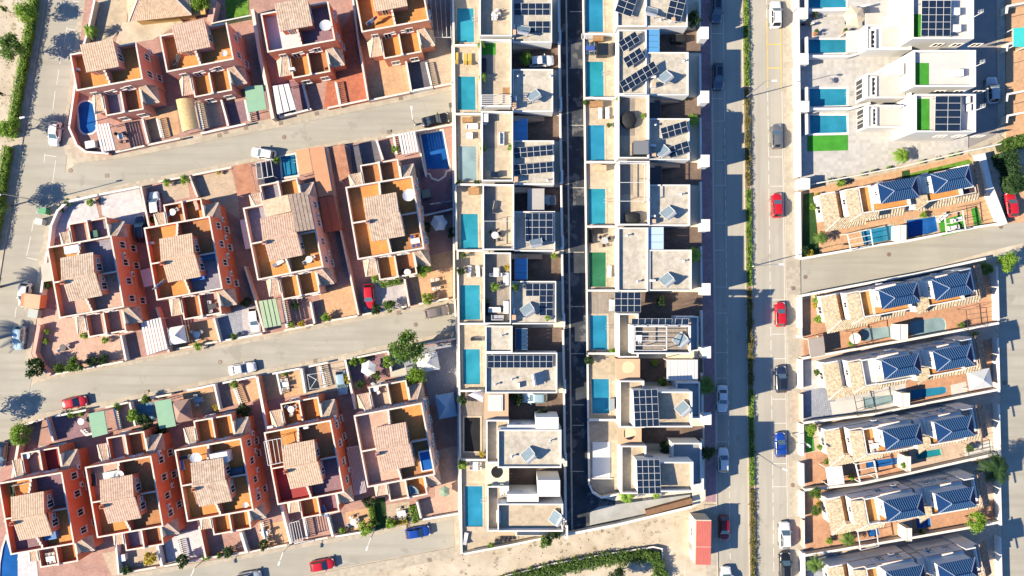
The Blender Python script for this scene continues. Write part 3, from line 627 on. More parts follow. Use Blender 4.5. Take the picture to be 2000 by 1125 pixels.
TB = [('t1', [(136, 107), (267, 83), (280, 155), (152, 178)], 'T', 'first terracotta house of the top row, beside the oval pool', M_red2, (O, Bn, O, O), (O, O, Gy, Bn)),
 ('t2', [(311, 71), (444, 44), (457, 117), (328, 141)], 'T', 'second terracotta house of the top row with ochre roof terraces', M_red2, (O, O, O, O), (O, O, O, O)),
 ('t3', [(508, 28), (641, 4), (656, 79), (525, 103)], 'T', 'third terracotta house of the top row with a white roof terrace', M_red, (Wh, Bn, Wh, M_yardp), (O, O, O, Bn)),
 ('t4', [(693, -10), (824, -34), (838, 40), (707, 64)], 'T', 'fourth terracotta house of the top row, cut by the top edge', M_red3, (O, O, O, O), (O, O, O, O)),
 ('m1', [(92, 484), (217, 460), (245, 600), (118, 621)], 'D', 'first terracotta house of the middle row by the left street', M_red3, (O, Gy, Pk, Pk), (Pk, Gy, Pk, Pk)),
 ('m2', [(280, 446), (409, 422), (437, 564), (309, 586)], 'D', 'second terracotta house of the middle row with grey-floored rear terrace', M_red, (O, Bn, O, Gy), (Bn, O, Bn, Pk)),
 ('m3', [(475, 407), (604, 380), (632, 522), (504, 547)], 'D', 'third terracotta house of the middle row with extra wide tiled roof', M_pinkw, (Gy, O, O, O), (Gy, O, O, O)),
 ('m4', [(672, 366), (805, 344), (829, 485), (702, 507)], 'D', 'fourth terracotta house of the middle row, nearest the big blue pool', M_pinkw, (O, O, O, Bn), (Bn, Bn, O, Bn)),
 ('b1', [(0, 943), (122, 921), (147, 1062), (20, 1083)], 'D', 'first terracotta house of the bottom row above the curved pool', M_red, (O, M_yardp, M_yardp, O), (Pk, Dr, Pk, O)),
 ('b2', [(166, 913), (294, 889), (322, 1028), (192, 1049)], 'D', 'second terracotta house of the bottom row with a vivid red side wall', M_red, (Pk, Bn, O, Bn), (Pk, Bn, Gy, Bn)),
 ('b3', [(340, 879), (472, 855), (495, 996), (368, 1018)], 'D', 'third terracotta house of the bottom row with bright ochre terraces', M_red3, (O, O, O, O), (O, O, O, O)),
 ('b4', [(516, 845), (647, 819), (672, 962), (543, 985)], 'D', 'fourth terracotta house of the bottom row with a dark red terrace', M_red, (O, Bn, Dr, M_yardp), (O, O, O, M_yardp)),
 ('b5', [(693, 811), (825, 786), (849, 927), (716, 952)], 'D', 'fifth terracotta house of the bottom row with a framed pool on top', M_pinkw, (Pk, O, Pk, Bn), (M_yardb, O, M_yardb, O))]
for hid, cs, kd, lb, wm, fl, lo in TB: red_block(hid, cs, kd, lb, wm, fl, lower=lo)
# broad extra tiled roof on the third middle house
t, fr, hw, hd = HOUSES['m3']
part(t, 'upper_wall', MB(fr).box(-1.6, hw - .25, .25, hd + .02, 6.04, 8.1), M_pinkw)
tiled(t, fr, [(2.6, .2, 8.95), (2.6, hd + .3, 8.95), (hw + .1, hd + .3, 8.15), (hw + .1, .2, 8.15)], M_tile)
tiled(t, fr, [(2.59, 3.45, 8.93), (2.59, hd + .3, 8.93), (-1.7, hd + .3, 8.15), (-1.7, 3.45, 8.15)], M_tile)
for y in (1.2, 2.6, 4.2): window(t, fr, hw - .25, y, 6.6, 0, .8, 1.0)
# ================= furniture, panels, plants, vehicles: shared kits ============
def tb(k, nm, m, *boxes):
    b = MB()
    for x in boxes: b.box(*x)
    return kpart(k, nm, b, m)
def four(k, nm, m, x, y, r, z0, z1):
    for sx in (-1, 1):
        for sy in (-1, 1): kpart(k, nm, MB().box(sx * x - r, sx * x + r, sy * y - r, sy * y + r, z0, z1), m)
k = kit('lounger')                       # 1.9 m along x
i = tb(k, 'frame', M_wmetal, (-.95, .95, -.33, -.27, .24, .30), (-.95, .95, .27, .33, .24, .30), (-.95, -.89, -.27, .27, .24, .30), (.89, .95, -.27, .27, .24, .30))
four(k, 'leg', M_wmetal, .85, .3, .025, 0, .24)
kpart(k, 'cushion', MB().prism([(-.25, -.27), (.9, -.27), (.9, .27), (-.25, .27)], .30, .38), M_canvas)
kpart(k, 'backrest', MB().prism([(-.93, -.27), (-.27, -.27), (-.27, .27), (-.93, .27)], .28, .38, ztop=lambda x, y: .38 + (-.27 - x) * .5), M_canvas)
k = kit('chair')
tb(k, 'seat', M_plast, (-.23, .23, -.23, .23, .42, .46)); tb(k, 'backrest', M_plast, (-.25, -.21, -.23, .23, .46, .88)); four(k, 'leg', M_plast, .2, .2, .02, 0, .42)
kpart(k, 'armrest', MB().box(-.2, .22, .22, .26, .62, .66), M_plast); kpart(k, 'armrest', MB().box(-.2, .22, -.26, -.22, .62, .66), M_plast)
k = kit('table')
tb(k, 'tabletop', M_plast, (-.75, .75, -.42, .42, .70, .75)); four(k, 'leg', M_plast, .65, .34, .03, 0, .70); tb(k, 'apron', M_plast, (-.66, .66, -.35, .35, .62, .70))
k = kit('round_table')
kpart(k, 'tabletop', MB().lathe([(.02, .70), (.56, .70), (.58, .73), (.56, .75), (.02, .752)], n=20), M_plast); kpart(k, 'pedestal', MB().lathe([(.28, 0), (.26, .04), (.05, .08), (.05, .7)], n=12), M_plast)
k = kit('parasol')
kpart(k, 'pole', MB().tube((0, 0, 0), (0, 0, 2.65), .03), M_wmetal); kpart(k, 'base', MB().lathe([(.32, 0), (.32, .06), (.06, .1)], n=14), M_dmetal)
b = MB(); n = 6; r = 1.5
for j in range(n):
    a0, a1 = 2 * math.pi * j / n, 2 * math.pi * (j + 1) / n; p0 = (r * math.cos(a0), r * math.sin(a0), 2.05); p1 = (r * math.cos(a1), r * math.sin(a1), 2.05)
    mdl = ((p0[0] + p1[0]) * .47, (p0[1] + p1[1]) * .47, 2.1)
    b.face([(0, 0, 2.6), p0, mdl]); b.face([(0, 0, 2.6), mdl, p1]); b.face([p0, (p0[0], p0[1], 1.9), (mdl[0], mdl[1], 1.95), mdl]); b.face([mdl, (mdl[0], mdl[1], 1.95), (p1[0], p1[1], 1.9), p1])
ci = kpart(k, 'canopy', b, M_canvas)
b = MB()
for j in range(n): a0 = 2 * math.pi * j / n; b.bar((0, 0, 2.57), (1.47 * math.cos(a0), 1.47 * math.sin(a0), 2.03), .03, .03)
kpart(k, 'ribs', b, M_wmetal, ci)
k = kit('gazebo')                          # square pyramid tent 3.2 m
four(k, 'post', M_wmetal, 1.5, 1.5, .04, 0, 2.1)
b = MB()
for j in range(4):
    c4 = [(-1.62, -1.62), (1.62, -1.62), (1.62, 1.62), (-1.62, 1.62)]; p, q = c4[j], c4[(j + 1) % 4]
    b.face([(*p, 2.15), (*q, 2.15), (q[0] * .45, q[1] * .45, 2.62), (p[0] * .45, p[1] * .45, 2.62)]); b.face([(p[0] * .45, p[1] * .45, 2.62), (q[0] * .45, q[1] * .45, 2.62), (0, 0, 3.05)])
    b.face([(*p, 1.95), (*q, 1.95), (*q, 2.15), (*p, 2.15)])
kpart(k, 'canopy', b, M_canvas)
k = kit('sofa')
tb(k, 'base', M_plast, (-.9, .9, -.4, .4, .05, .28)); tb(k, 'backrest', M_plast, (-.9, .9, .26, .42, .28, .75)); tb(k, 'armrest', M_plast, (-.98, -.84, -.4, .42, .05, .58)); tb(k, 'armrest', M_plast, (.84, .98, -.4, .42, .05, .58))
tb(k, 'cushion', M_canvas, (-.82, -.02, -.38, .25, .29, .42)); tb(k, 'cushion', M_canvas, (.02, .82, -.38, .25, .29, .42))
k = kit('water_heater')                    # flat collector with tank on a stand
kpart(k, 'collector', MB().face([(-.95, -.62, .25), (.95, -.62, .25), (.95, .62, 1.05), (-.95, .62, 1.05)]).face([(-.95, .62, .97), (.95, .62, .97), (.95, -.62, .17), (-.95, -.62, .17)]).face([(-.95, -.62, .17), (.95, -.62, .17), (.95, -.62, .25), (-.95, -.62, .25)]).face([(.95, .62, .97), (-.95, .62, .97), (-.95, .62, 1.05), (.95, .62, 1.05)]), mat('collector_glass', (.22, .29, .33), .15, .12, 3, spec=.7))
b = MB().tube((-.85, .86, 1.25), (.85, .86, 1.25), .27, n=14); kpart(k, 'tank', b, M_tank)
b = MB()
for sx in (-.7, .7): b.bar((sx, -.6, .0), (sx, -.6, .2), .05, .05); b.bar((sx, .86, 0), (sx, .86, 1.0), .05, .05); b.bar((sx, -.6, .06), (sx, .86, .06), .05, .05); b.bar((sx, .1, .05), (sx, .8, .95), .04, .04)
kpart(k, 'stand', b, M_metal)
kpart(k, 'collector_frame', MB().bar((-.95, -.62, .27), (.95, -.62, .27), .07, .06).bar((-.95, .62, 1.07), (.95, .62, 1.07), .07, .06).bar((-.95, -.62, .27), (-.95, .62, 1.07), .07, .06).bar((.95, -.62, .27), (.95, .62, 1.07), .07, .06), M_wmetal, 0)
k = kit('ac_box')
i = tb(k, 'casing', M_plast, (-.42, .42, -.17, .17, .08, .68)); tb(k, 'feet', M_dmetal, (-.34, -.26, -.17, .17, 0, .08), (.26, .34, -.17, .17, 0, .08))
kpart(k, 'fan_grille', MB().face([(-.1 + .24 * math.cos(a * .45), -.178, .38 + .24 * math.sin(a * .45)) for a in range(14)]), M_dmetal, i)
k = kit('dish')
b = MB(); n = 16; rows = []
for f in (0.02, .35, .7, 1):
    rows.append([b.pt(.42 * f * math.cos(2 * math.pi * j / n), .46 * f * math.sin(2 * math.pi * j / n), 1.0 + .13 * f * f) for j in range(n)])
for p, q in zip(rows, rows[1:]):
    for j in range(n): b.f.append([p[j], p[(j + 1) % n], q[(j + 1) % n], q[j]])
kpart(k, 'reflector', b, M_plast); kpart(k, 'mast', MB().tube((0, 0, 0), (0, 0, 1.0), .035), M_metal); kpart(k, 'feed_arm', MB().bar((.4, 0, 1.1), (0, 0, 1.5), .03, .03), M_metal)
k = kit('wheelie_bin')
kpart(k, 'body', MB().prism([(-.3, -.36), (.3, -.36), (.3, .36), (-.3, .36)], .06, .98), flat('green_bin', (.05, .22, .10), .5)); i = tb(k, 'lid', flat('green_lid', (.07, .30, .14), .5), (-.33, .33, -.4, .4, .98, 1.06))
kpart(k, 'wheel', MB().tube((-.32, -.3, .1), (-.24, -.3, .1), .1, n=10), M_dmetal); kpart(k, 'wheel', MB().tube((.24, -.3, .1), (.32, -.3, .1), .1, n=10), M_dmetal)
# ---- solar panel -----------------------------------------------------------------
M_cell = mat('photovoltaic_cells', (.010, .020, .042), .16, .12, 1.2, pat='tile', pw=.17, ph=.17, pc=(3.2, 3.2, 3.0), spec=.7, mort=.008)
def panelmesh(pw_, ph_, fm):
    key = ('pm', pw_, ph_, fm.name)
    if key not in WIN:
        a = MB().box(-pw_ / 2 + .03, pw_ / 2 - .03, -ph_ / 2 + .03, ph_ / 2 - .03, 0, .035).mesh('solar_panel'); a.materials.append(M_cell)
        q = [(-pw_ / 2 + .03, -ph_ / 2 + .03), (pw_ / 2 - .03, -ph_ / 2 + .03), (pw_ / 2 - .03, ph_ / 2 - .03), (-pw_ / 2 + .03, ph_ / 2 - .03)]
        f = MB().ring(q, 0, .025, -.01, .05).mesh('panel_frame'); f.materials.append(fm); WIN[key] = (a, f)
    return WIN[key]
def solar(label, cpx, z, nx, ny, pw_, ph_, ang=0.0, tilt=0.0, hm=None, fm=None, group=None, legs=True):
    """array centred at photo pixel cpx seen at height z; local x along ang (degrees), tilt raises +y edge"""
    fm = fm or M_wmetal; x, y = at(*cpx, z); zb = z - (hm if hm is not None else .25) - abs(math.sin(R(tilt))) * ny * ph_ / 2
    t = thing('solar_array', label, 'solar panels', (x, y, zb), group, R(ang)); a, f = panelmesh(pw_, ph_, fm)
    ct, st = math.cos(R(tilt)), math.sin(R(tilt))
    for i in range(nx):
        for j in range(ny):
            lx = (i - (nx - 1) / 2) * pw_; ly = (j - (ny - 1) / 2) * ph_
            o = addmesh('solar_panel', a, None, t, (lx, ly * ct, z - zb + ly * st), (R(tilt), 0, 0)); addmesh('panel_frame', f, None, o)
    b = MB(); hx = nx * pw_ / 2 - .2
    for sx in ([-hx, hx] if nx < 5 else [-hx, 0, hx]):
        y0, y1 = -ny * ph_ / 2 * ct + .15, ny * ph_ / 2 * ct - .15
        zf = lambda yy: z - zb + yy / ct * st - .04
        b.bar((sx, y0, zf(y0)), (sx, y1, zf(y1)), .05, .05); b.bar((sx, y0, 0), (sx, y0, zf(y0)), .05, .05); b.bar((sx, y1, 0), (sx, y1, zf(y1)), .05, .05)
    o = addmesh('mounting_frame', b.mesh('mounting_frame'), M_metal, t); return t
# ---- foliage ------------------------------------------------------------------------
def leafcloud(n, rx, ry, rz, size, seed, clumps=9, cz=0.0, hollow=.55, flat_=0.0):
    rnd = random.Random(seed); b = MB(); cl = []
    for i in range(clumps):
        a = rnd.uniform(0, 6.28); u = rnd.uniform(-.35, 1); s = math.sqrt(max(0, 1 - u * u)); r = rnd.uniform(.45, .8)
        cl.append((rx * r * s * math.cos(a), ry * r * s * math.sin(a), rz * r * u, rnd.uniform(.28, .5)))
    for i in range(n):
        c = cl[i % clumps]; d = Vector((rnd.gauss(0, 1), rnd.gauss(0, 1), rnd.gauss(0, 1))).normalized() * rnd.uniform(hollow, 1.12) * c[3]
        p = Vector((c[0] + d.x * rx, c[1] + d.y * ry, c[2] + d.z * rz + cz))
        nrm = (Vector((d.x, d.y, d.z + .35)) + Vector((rnd.gauss(0, .5), rnd.gauss(0, .5), rnd.gauss(0, .5)))).normalized()
        u = nrm.orthogonal().normalized(); u.rotate(Matrix.Rotation(rnd.uniform(0, 6.28), 3, nrm)); v = nrm.cross(u); s = size * rnd.uniform(.6, 1.3)
        b.face([tuple(p - u * s), tuple(p + v * s * .45), tuple(p + u * s), tuple(p - v * s * .45)])
    return b
def limbs(b, h, r, n, seed, spread):
    rnd = random.Random(seed); b.tube((0, 0, 0), (.03, .02, h * .55), r, r * .7, 8)
    for i in range(n):
        a = 6.28 * i / n + rnd.uniform(-.4, .4); b.tube((.03, .02, h * .5), (spread * math.cos(a), spread * math.sin(a), h * rnd.uniform(.85, 1.1)), r * .55, r * .15, 6)
    return b
for nm, seed, m in (('tree_a', 1, M_leaf), ('tree_b', 2, M_leafl), ('tree_c', 3, M_leafd)):
    k = kit(nm); kpart(k, 'trunk', limbs(MB(), 2.9, .13, 6, seed, 1.1), M_bark)
    c = leafcloud(2400, 1.9, 1.9, 1.5, .17, seed, 22, 3.3, .3); kpart(k, 'crown', c, m)
for nm, seed, m in (('shrub_a', 11, M_leaf), ('shrub_b', 12, M_leafl), ('shrub_c', 13, M_leafd), ('shrub_y', 14, M_leafy)):
    k = kit(nm); b = MB(); rnd = random.Random(seed)
    for j in range(6): a = 6.28 * j / 6; b.tube((0, 0, 0), (.3 * math.cos(a), .3 * math.sin(a), .55), .025, .01, 5)
    kpart(k, 'stems', b, M_bark); kpart(k, 'foliage', leafcloud(620, .55, .55, .5, .085, seed, 12, .55, .25), m)
def palmkit(nm, m, nf, L, hgt, seed, droop=.9, trunkr=.16):
    k = kit(nm); rnd = random.Random(seed); tb_ = MB(); zz = 0; r_ = trunkr * 1.25
    while zz < hgt: tb_.lathe([(r_, zz), (r_ * .93, zz + hgt / 9)], n=9); zz += hgt / 9; r_ = max(trunkr * .8, r_ * .95)
    kpart(k, 'trunk', tb_, M_bark)
    b = MB()
    for i in range(nf):
        a = 2.399 * i; el = rnd.uniform(.15, 1.0) if i % 3 else rnd.uniform(-.1, .3); l_ = L * rnd.uniform(.8, 1.05); pts = []
        for s in range(10):
            f = s / 9; pts.append(Vector((math.cos(a) * l_ * f * math.cos(el * .6), math.sin(a) * l_ * f * math.cos(el * .6), hgt + .1 + l_ * (math.sin(el) * f - droop * f * f * .75))))
        for s in range(9):
            p, q = pts[s], pts[s + 1]; d = (q - p).normalized(); side = d.cross(Vector((0, 0, 1))).normalized(); up = side.cross(d)
            b.face([tuple(p - side * .025), tuple(p + side * .025), tuple(q + side * .02), tuple(q - side * .02)])
            if s == 0: continue
            for sg in (-1, 1):
                for e in (0, .5):
                    base = p.lerp(q, e); ln = l_ * .30 * math.sin(math.pi * (.12 + .84 * (s + e) / 9.5)); tip = base + side * sg * ln + d * ln * .55 - up * ln * .12 - Vector((0, 0, ln * .18)); w_ = d * .05
                    b.face([tuple(base - w_), tuple(base + w_), tuple(tip)])
    kpart(k, 'fronds', b, m); return k
palmkit('palm_a', M_leaf, 22, 1.9, 2.6, 5); palmkit('palm_b', M_leafl, 20, 1.5, 1.6, 6); palmkit('palm_d', M_leafd, 26, 2.0, 3.4, 8)
k = kit('pot_plant'); kpart(k, 'pot', MB().lathe([(.15, 0), (.22, .36), (.24, .36), (.24, .4), (.18, .4)], n=12), M_terrac); kpart(k, 'foliage', leafcloud(220, .34, .34, .34, .075, 31, 7, .68, .2), M_leaf)
def plant(kn, px, label, scale=1.0, z=0.0, rot=None, name=None, cat=None, group=None, hc=None):
    nm = name or {'t': 'tree', 's': 'shrub', 'p': 'palm_tree'}[kn[0]] if kn != 'pot_plant' else 'potted_plant'
    place(kn, nm, label, cat or {'tree': 'tree', 'shrub': 'shrub', 'palm_tree': 'palm', 'potted_plant': 'potted plant'}.get(nm, 'plant'), (*at(*px, z if hc is None else z + hc), z), rot if rot is not None else random.uniform(0, 6.28), group, scale if isinstance(scale, tuple) else scale)
def hedge(pts, w_, h_, label, m=M_leaf, z=0.0, n=None, name='hedge', cat='hedge', size=.11, wav=.12):
    P = [Vector(p) for p in Q(pts, z)]; L = sum((P[i + 1] - P[i]).length for i in range(len(P) - 1)); rnd = random.Random(int(L * 100))
    t = thing(name, label, cat, (P[0].x, P[0].y, z)); part(t, 'core', MB().wall([tuple(p) for p in P], w_ * .62, z - .02, z + h_ * .8), mat('hedge_core', (.03, .05, .015), .95, .3, 2))
    b = MB(); n = n or int(L * (w_ + 2 * h_) * 55)
    for i in range(n):
        d = rnd.uniform(0, L)
        for j in range(len(P) - 1):
            l_ = (P[j + 1] - P[j]).length
            if d <= l_: break
            d -= l_
        e = (P[j + 1] - P[j]).normalized(); nn = Vector((-e.y, e.x)); c = P[j] + e * d
        wv = 1 + wav * math.sin((c.x + c.y) * 2.1) + rnd.gauss(0, wav * .6)
        s_ = rnd.uniform(0, w_ + 2 * h_)
        if s_ < h_: o, zz, nr = -w_ / 2 * wv, s_, -nn
        elif s_ < h_ + w_: o, zz, nr = (s_ - h_ - w_ / 2) * wv, h_ * (1 + rnd.gauss(0, .06)), None
        else: o, zz, nr = w_ / 2 * wv, s_ - h_ - w_, nn
        p = Vector((c.x + nn.x * o, c.y + nn.y * o, z + zz)); nv = Vector((0, 0, 1)) if nr is None else Vector((nr.x, nr.y, .4))
        nv = (nv + Vector((rnd.gauss(0, .55), rnd.gauss(0, .55), rnd.gauss(0, .4)))).normalized(); u = nv.orthogonal().normalized(); u.rotate(Matrix.Rotation(rnd.uniform(0, 6.28), 3, nv)); v = nv.cross(u); q = size * rnd.uniform(.6, 1.4)
        b.face([tuple(p - u * q), tuple(p + v * q * .5), tuple(p + u * q), tuple(p - v * q * .5)])
    part(t, 'foliage', b, m); return t
# ---- cars ------------------------------------------------------------------------------
M_cglass = flat('car_glass', (.015, .02, .025), .05, 0, .9)
M_wind = flat('windscreen_glass', (.09, .15, .19), .06, 0, .9)
M_tyre = flat('tyre_rubber', (.015, .015, .016), .8); M_rim = flat('alloy_rim', (.5, .5, .52), .3, .8)
M_lamp = flat('headlamp', (.75, .77, .8), .15); M_tail = flat('tail_lamp', (.35, .01, .01), .2)
CARC = {k_: flat('paint_' + k_, c, .3, m_, .5, .8) for k_, c, m_ in (('white', (.80, .79, .77), 0), ('red', (.50, .012, .02), 0), ('darkred', (.20, .006, .01), 0), ('blue', (.012, .06, .34), .1), ('navy', (.02, .03, .07), .1), ('silver', (.50, .52, .54), .3), ('grey', (.16, .17, .18), .2), ('black', (.012, .013, .016), 0), ('lightblue', (.36, .52, .60), .2), ('taupe', (.25, .21, .19), .2), ('slate', (.09, .13, .19), .2))}
def carkit(nm, L, W, Hh, belt, hoodx, ws, rt0, rt1, rb, hood=.80, deck=None, sun_=False, rail=False):
    """x forward; windscreen base ws, roof from rt1 (front) to rt0 (rear), rear glass base rb"""
    k = kit(nm); hl, hw = L / 2, W / 2; b = MB(); b.sm = True; rows = []
    st = [(-hl, .62, .72), (-hl + .05, .84, .88), (-hl + .2, .93, 1), (-hl + .55, .98, 1), (-hl * .5, 1, 1), (0, 1, 1), (ws - .1, 1, 1), (ws + .15, .99, 1), (hl - .75, .97, 1), (hl - .32, .90, .97), (hl - .12, .78, .88), (hl - .02, .62, .72), (hl, .5, .6)]
    for x, wf, zf in st:
        zt = belt if x <= ws else belt + (hood - belt) * min(1, (x - ws) / (hl - .25 - ws)) ** 1.3
        if deck and x < rb: zt = belt + (deck - belt) * min(1, (rb - x) / .3)
        zt *= zf; w_ = hw * wf
        prof = [(0, zt + .045), (w_ * .5, zt + .038), (w_ * .8, zt + .01), (w_ * .94, zt - .06), (w_, zt - .24), (w_ * .99, .42), (w_ * .93, .22)]
        rows.append([b.pt(x, -y, z) for y, z in prof[::-1]] + [b.pt(x, y, z) for y, z in prof[1:]])
    for p, q in zip(rows, rows[1:]):
        for i in range(len(p) - 1): b.f.append([p[i], q[i], q[i + 1], p[i + 1]])
    b.f.append(rows[0]); b.f.append(rows[-1][::-1])
    kpart(k, 'body', b, CARC['white'])
    bw, rw = hw * .88, hw * .70; zb = belt + .02; zt = Hh
    c = {'fb': (ws, bw), 'rb': (rb, bw * .95), 'ft': (rt1, rw), 'rt': (rt0, rw * .95)}
    b = MB()
    def q4(b, pts): b.face(pts)
    A = [(c['rb'][0], -c['rb'][1], zb), (c['fb'][0], -c['fb'][1], zb), (c['fb'][0], c['fb'][1], zb), (c['rb'][0], c['rb'][1], zb)]
    T = [(c['rt'][0], -c['rt'][1], zt - .06), (c['ft'][0], -c['ft'][1], zt - .06), (c['ft'][0], c['ft'][1], zt - .06), (c['rt'][0], c['rt'][1], zt - .06)]
    ca = [b.pt(*p) for p in A]; cb = [b.pt(*p) for p in T]
    for i in range(4): b.f.append([ca[i], ca[(i + 1) % 4], cb[(i + 1) % 4], cb[i]])
    kpart(k, 'cabin', b, CARC['white'])
    b = MB(); b.sm = True; rr = []
    for f in (0, .08, .3, .7, .92, 1):
        x = c['rt'][0] + (c['ft'][0] - c['rt'][0]) * f; e = .055 if f in (0, 1) else .012 if f in (.08, .92) else 0
        rr.append([b.pt(x + (.03 if f == 1 else -.03 if f == 0 else 0), rw * y, zt - e - .05 * abs(y) ** 3) for y in (-1.02, -.9, -.5, 0, .5, .9, 1.02)])
    for p, q in zip(rr, rr[1:]):
        for i in range(6): b.f.append([p[i], q[i], q[i + 1], p[i + 1]])
    ri = kpart(k, 'roof', b, CARC['white'])
    if sun_: kpart(k, 'sunroof', MB().face([(rt0 + .25, -rw * .6, zt + .012), (rt1 - .2, -rw * .6, zt + .012), (rt1 - .2, rw * .6, zt + .012), (rt0 + .25, rw * .6, zt + .012)]), M_cglass, ri)
    if rail:
        for sy in (-1, 1): kpart(k, 'roof_rail', MB().bar((rt0 + .15, sy * rw * .93, zt + .04), (rt1 - .15, sy * rw * .93, zt + .04), .04, .05), M_metal, ri)
    def glass(nm_, a, bq, cq, d, m, u0=.06, u1=.94, v0=.10, v1=.93):
        a, bq, cq, d = map(Vector, (a, bq, cq, d)); nn = (bq - a).cross(d - a).normalized() * .012
        f = lambda u, v: tuple(a.lerp(bq, u).lerp(d.lerp(cq, u), v) + nn)
        kpart(k, nm_, MB().face([f(u0, v0), f(u1, v0), f(u1, v1), f(u0, v1)]), m)
    glass('windscreen', A[1], A[2], T[2], T[1], M_wind); glass('rear_window', A[3], A[0], T[0], T[3], M_cglass)
    glass('side_window', A[0], A[1], T[1], T[0], M_cglass, .07, .50); glass('side_window', A[0], A[1], T[1], T[0], M_cglass, .53, .95)
    glass('side_window', A[2], A[3], T[3], T[2], M_cglass, .05, .47); glass('side_window', A[2], A[3], T[3], T[2], M_cglass, .50, .93)
    for sx in (hl - .78, -hl + .75):
        for sy in (-1, 1):
            i = kpart(k, 'wheel', MB().tube((sx, sy * (hw - .2), .31), (sx, sy * (hw + .01), .31), .31, n=16), M_tyre); kpart(k, 'rim', MB().tube((sx, sy * (hw - .05), .31), (sx, sy * (hw + .02), .31), .2, n=12), M_rim, i)
    for sy in (-1, 1):
        kpart(k, 'headlight', MB().prism([(hl - .34, sy * hw * .62), (hl - .07, sy * hw * .56), (hl - .2, sy * hw * .83), (hl - .36, sy * hw * .86)], .5, hood * .93), M_lamp)
        kpart(k, 'tail_light', MB().box(-hl - .005, -hl + .12, sy * hw * .5, sy * hw * .8, .62, .80), M_tail)
        kpart(k, 'mirror', MB().box(ws - .42, ws - .26, sy * (hw * .93), sy * (hw + .16), belt - .02, belt + .13), CARC['white'])
    kpart(k, 'bumper', MB().prism([(hl - .1, -hw * .55), (hl + .02, -hw * .45), (hl + .02, hw * .45), (hl - .1, hw * .55)], .24, .42), M_dmetal)
    return k
carkit('hatch', 4.1, 1.76, 1.48, .90, 1.0, .92, -1.45, .12, -1.92)
carkit('suv', 4.45, 1.84, 1.66, .98, 1.05, 1.02, -1.6, .22, -2.08, .90, sun_=False, rail=True)
carkit('suvsun', 4.45, 1.84, 1.66, .98, 1.05, 1.02, -1.6, .22, -2.08, .90, sun_=True)
carkit('sedan', 4.5, 1.78, 1.45, .90, 1.1, .86, -.98, .05, -1.55, .80, deck=.96)
def car(kn, col, px, heading, label, z=0.0, name='parked_car', cat='car', group='cars parked in the streets and driveways'):
    """heading: degrees, direction the bonnet points in the picture (0 = right, 90 = up)"""
    m = CARC[col]; place(kn, name, label, cat, (*at(px[0], px[1], z + .8), z + .012), R(heading), group, 1.0, {'body': m, 'cabin': m, 'roof': m, 'mirror': m})
# ================= the two columns beside the alley =================================
def rc(r, z): return rect(r[0], r[1], r[2], r[3], z)
def block(t, r, z, m=None, z0=None, name='wall'):           # r: outline in the photo at its top, z above the platform
    return part(t, name, MB().prism(rc(r, CB + z), CB if z0 is None else CB + z0, CB + z), m or M_white)
def floor(t, r, z, m, name='roof_gravel', ins=.02):
    return part(t, name, MB().prism(offs(ccw(rc(r, CB + z)), -ins), CB + z + .003, CB + z + .03), m)
def rim(t, r, z, h, m=None, th=.2, name='parapet'):
    return part(t, name, MB().ring(ccw(rc(r, CB + z)), -th, 0, CB + z, CB + z + h), m or M_white)
def cyard(r, m, name='courtyard', z=.12): return yard(name, [(r[0], r[3]), (r[2], r[3]), (r[2], r[1]), (r[0], r[1])], m, z, base=CB)
def gwall(pts, z1, label, m=None, t=.22, base=0.0, z0=-.05, name='garden_wall', cap=None, cat='wall'):
    P = Q(pts, base + z1); q = thing(name, label, cat, (*P[0], base)); w_ = part(q, 'wall', MB().wall(P, t, base + z0, base + z1), m or M_white)
    part(q, 'coping', MB().wall(P, t + .08, base + z1, base + z1 + .05), cap or M_capw); return q
def stairs(t, x0, x1, y0, y1, z0, z1, n, m, rail=True):     # climbs from x1 to x0
    b = MB()
    for i in range(n):
        xa = x1 + (x0 - x1) * i / n; xb = x1 + (x0 - x1) * (i + 1) / n; zz = z0 + (z1 - z0) * (i + 1) / n
        (ax, ay), (bx_, by) = at(xa, y1, CB + zz), at(xb, y0, CB + zz); b.box(ax, bx_, ay, by, CB + .1, CB + zz)
    return part(t, 'staircase', b, m)
def canopy(label, r, z, m, nb, axis='y', post=M_wmetal, base=CB, name='canopy', cat='canopy', slope=0.0):
    """flat shelter of nb separate sheets on posts"""
    P = rc(r, base + z); c = cen(P); t = thing(name, label, cat, (*c, base)); x0, y0, x1, y1 = P[0][0], P[0][1], P[2][0], P[2][1]
    for i in range(nb):
        f0, f1 = i / nb, (i + 1) / nb
        if axis == 'y': q = (x0, x1, y0 + (y1 - y0) * f0 + .025, y0 + (y1 - y0) * f1 - .025)
        else: q = (x0 + (x1 - x0) * f0 + .025, x0 + (x1 - x0) * f1 - .025, y0, y1)
        part(t, 'sheet', MB().box(*q, base + z - .04, base + z), m)
    part(t, 'frame', MB().ring(ccw(P), -.08, .05, base + z - .14, base + z - .045), post)
    for x in (x0 + .1, x1 - .1):
        for y in (y0 + .1, y1 - .1): part(t, 'post', MB().box(x - .05, x + .05, y - .05, y + .05, base, base + z - .14), post)
    return t
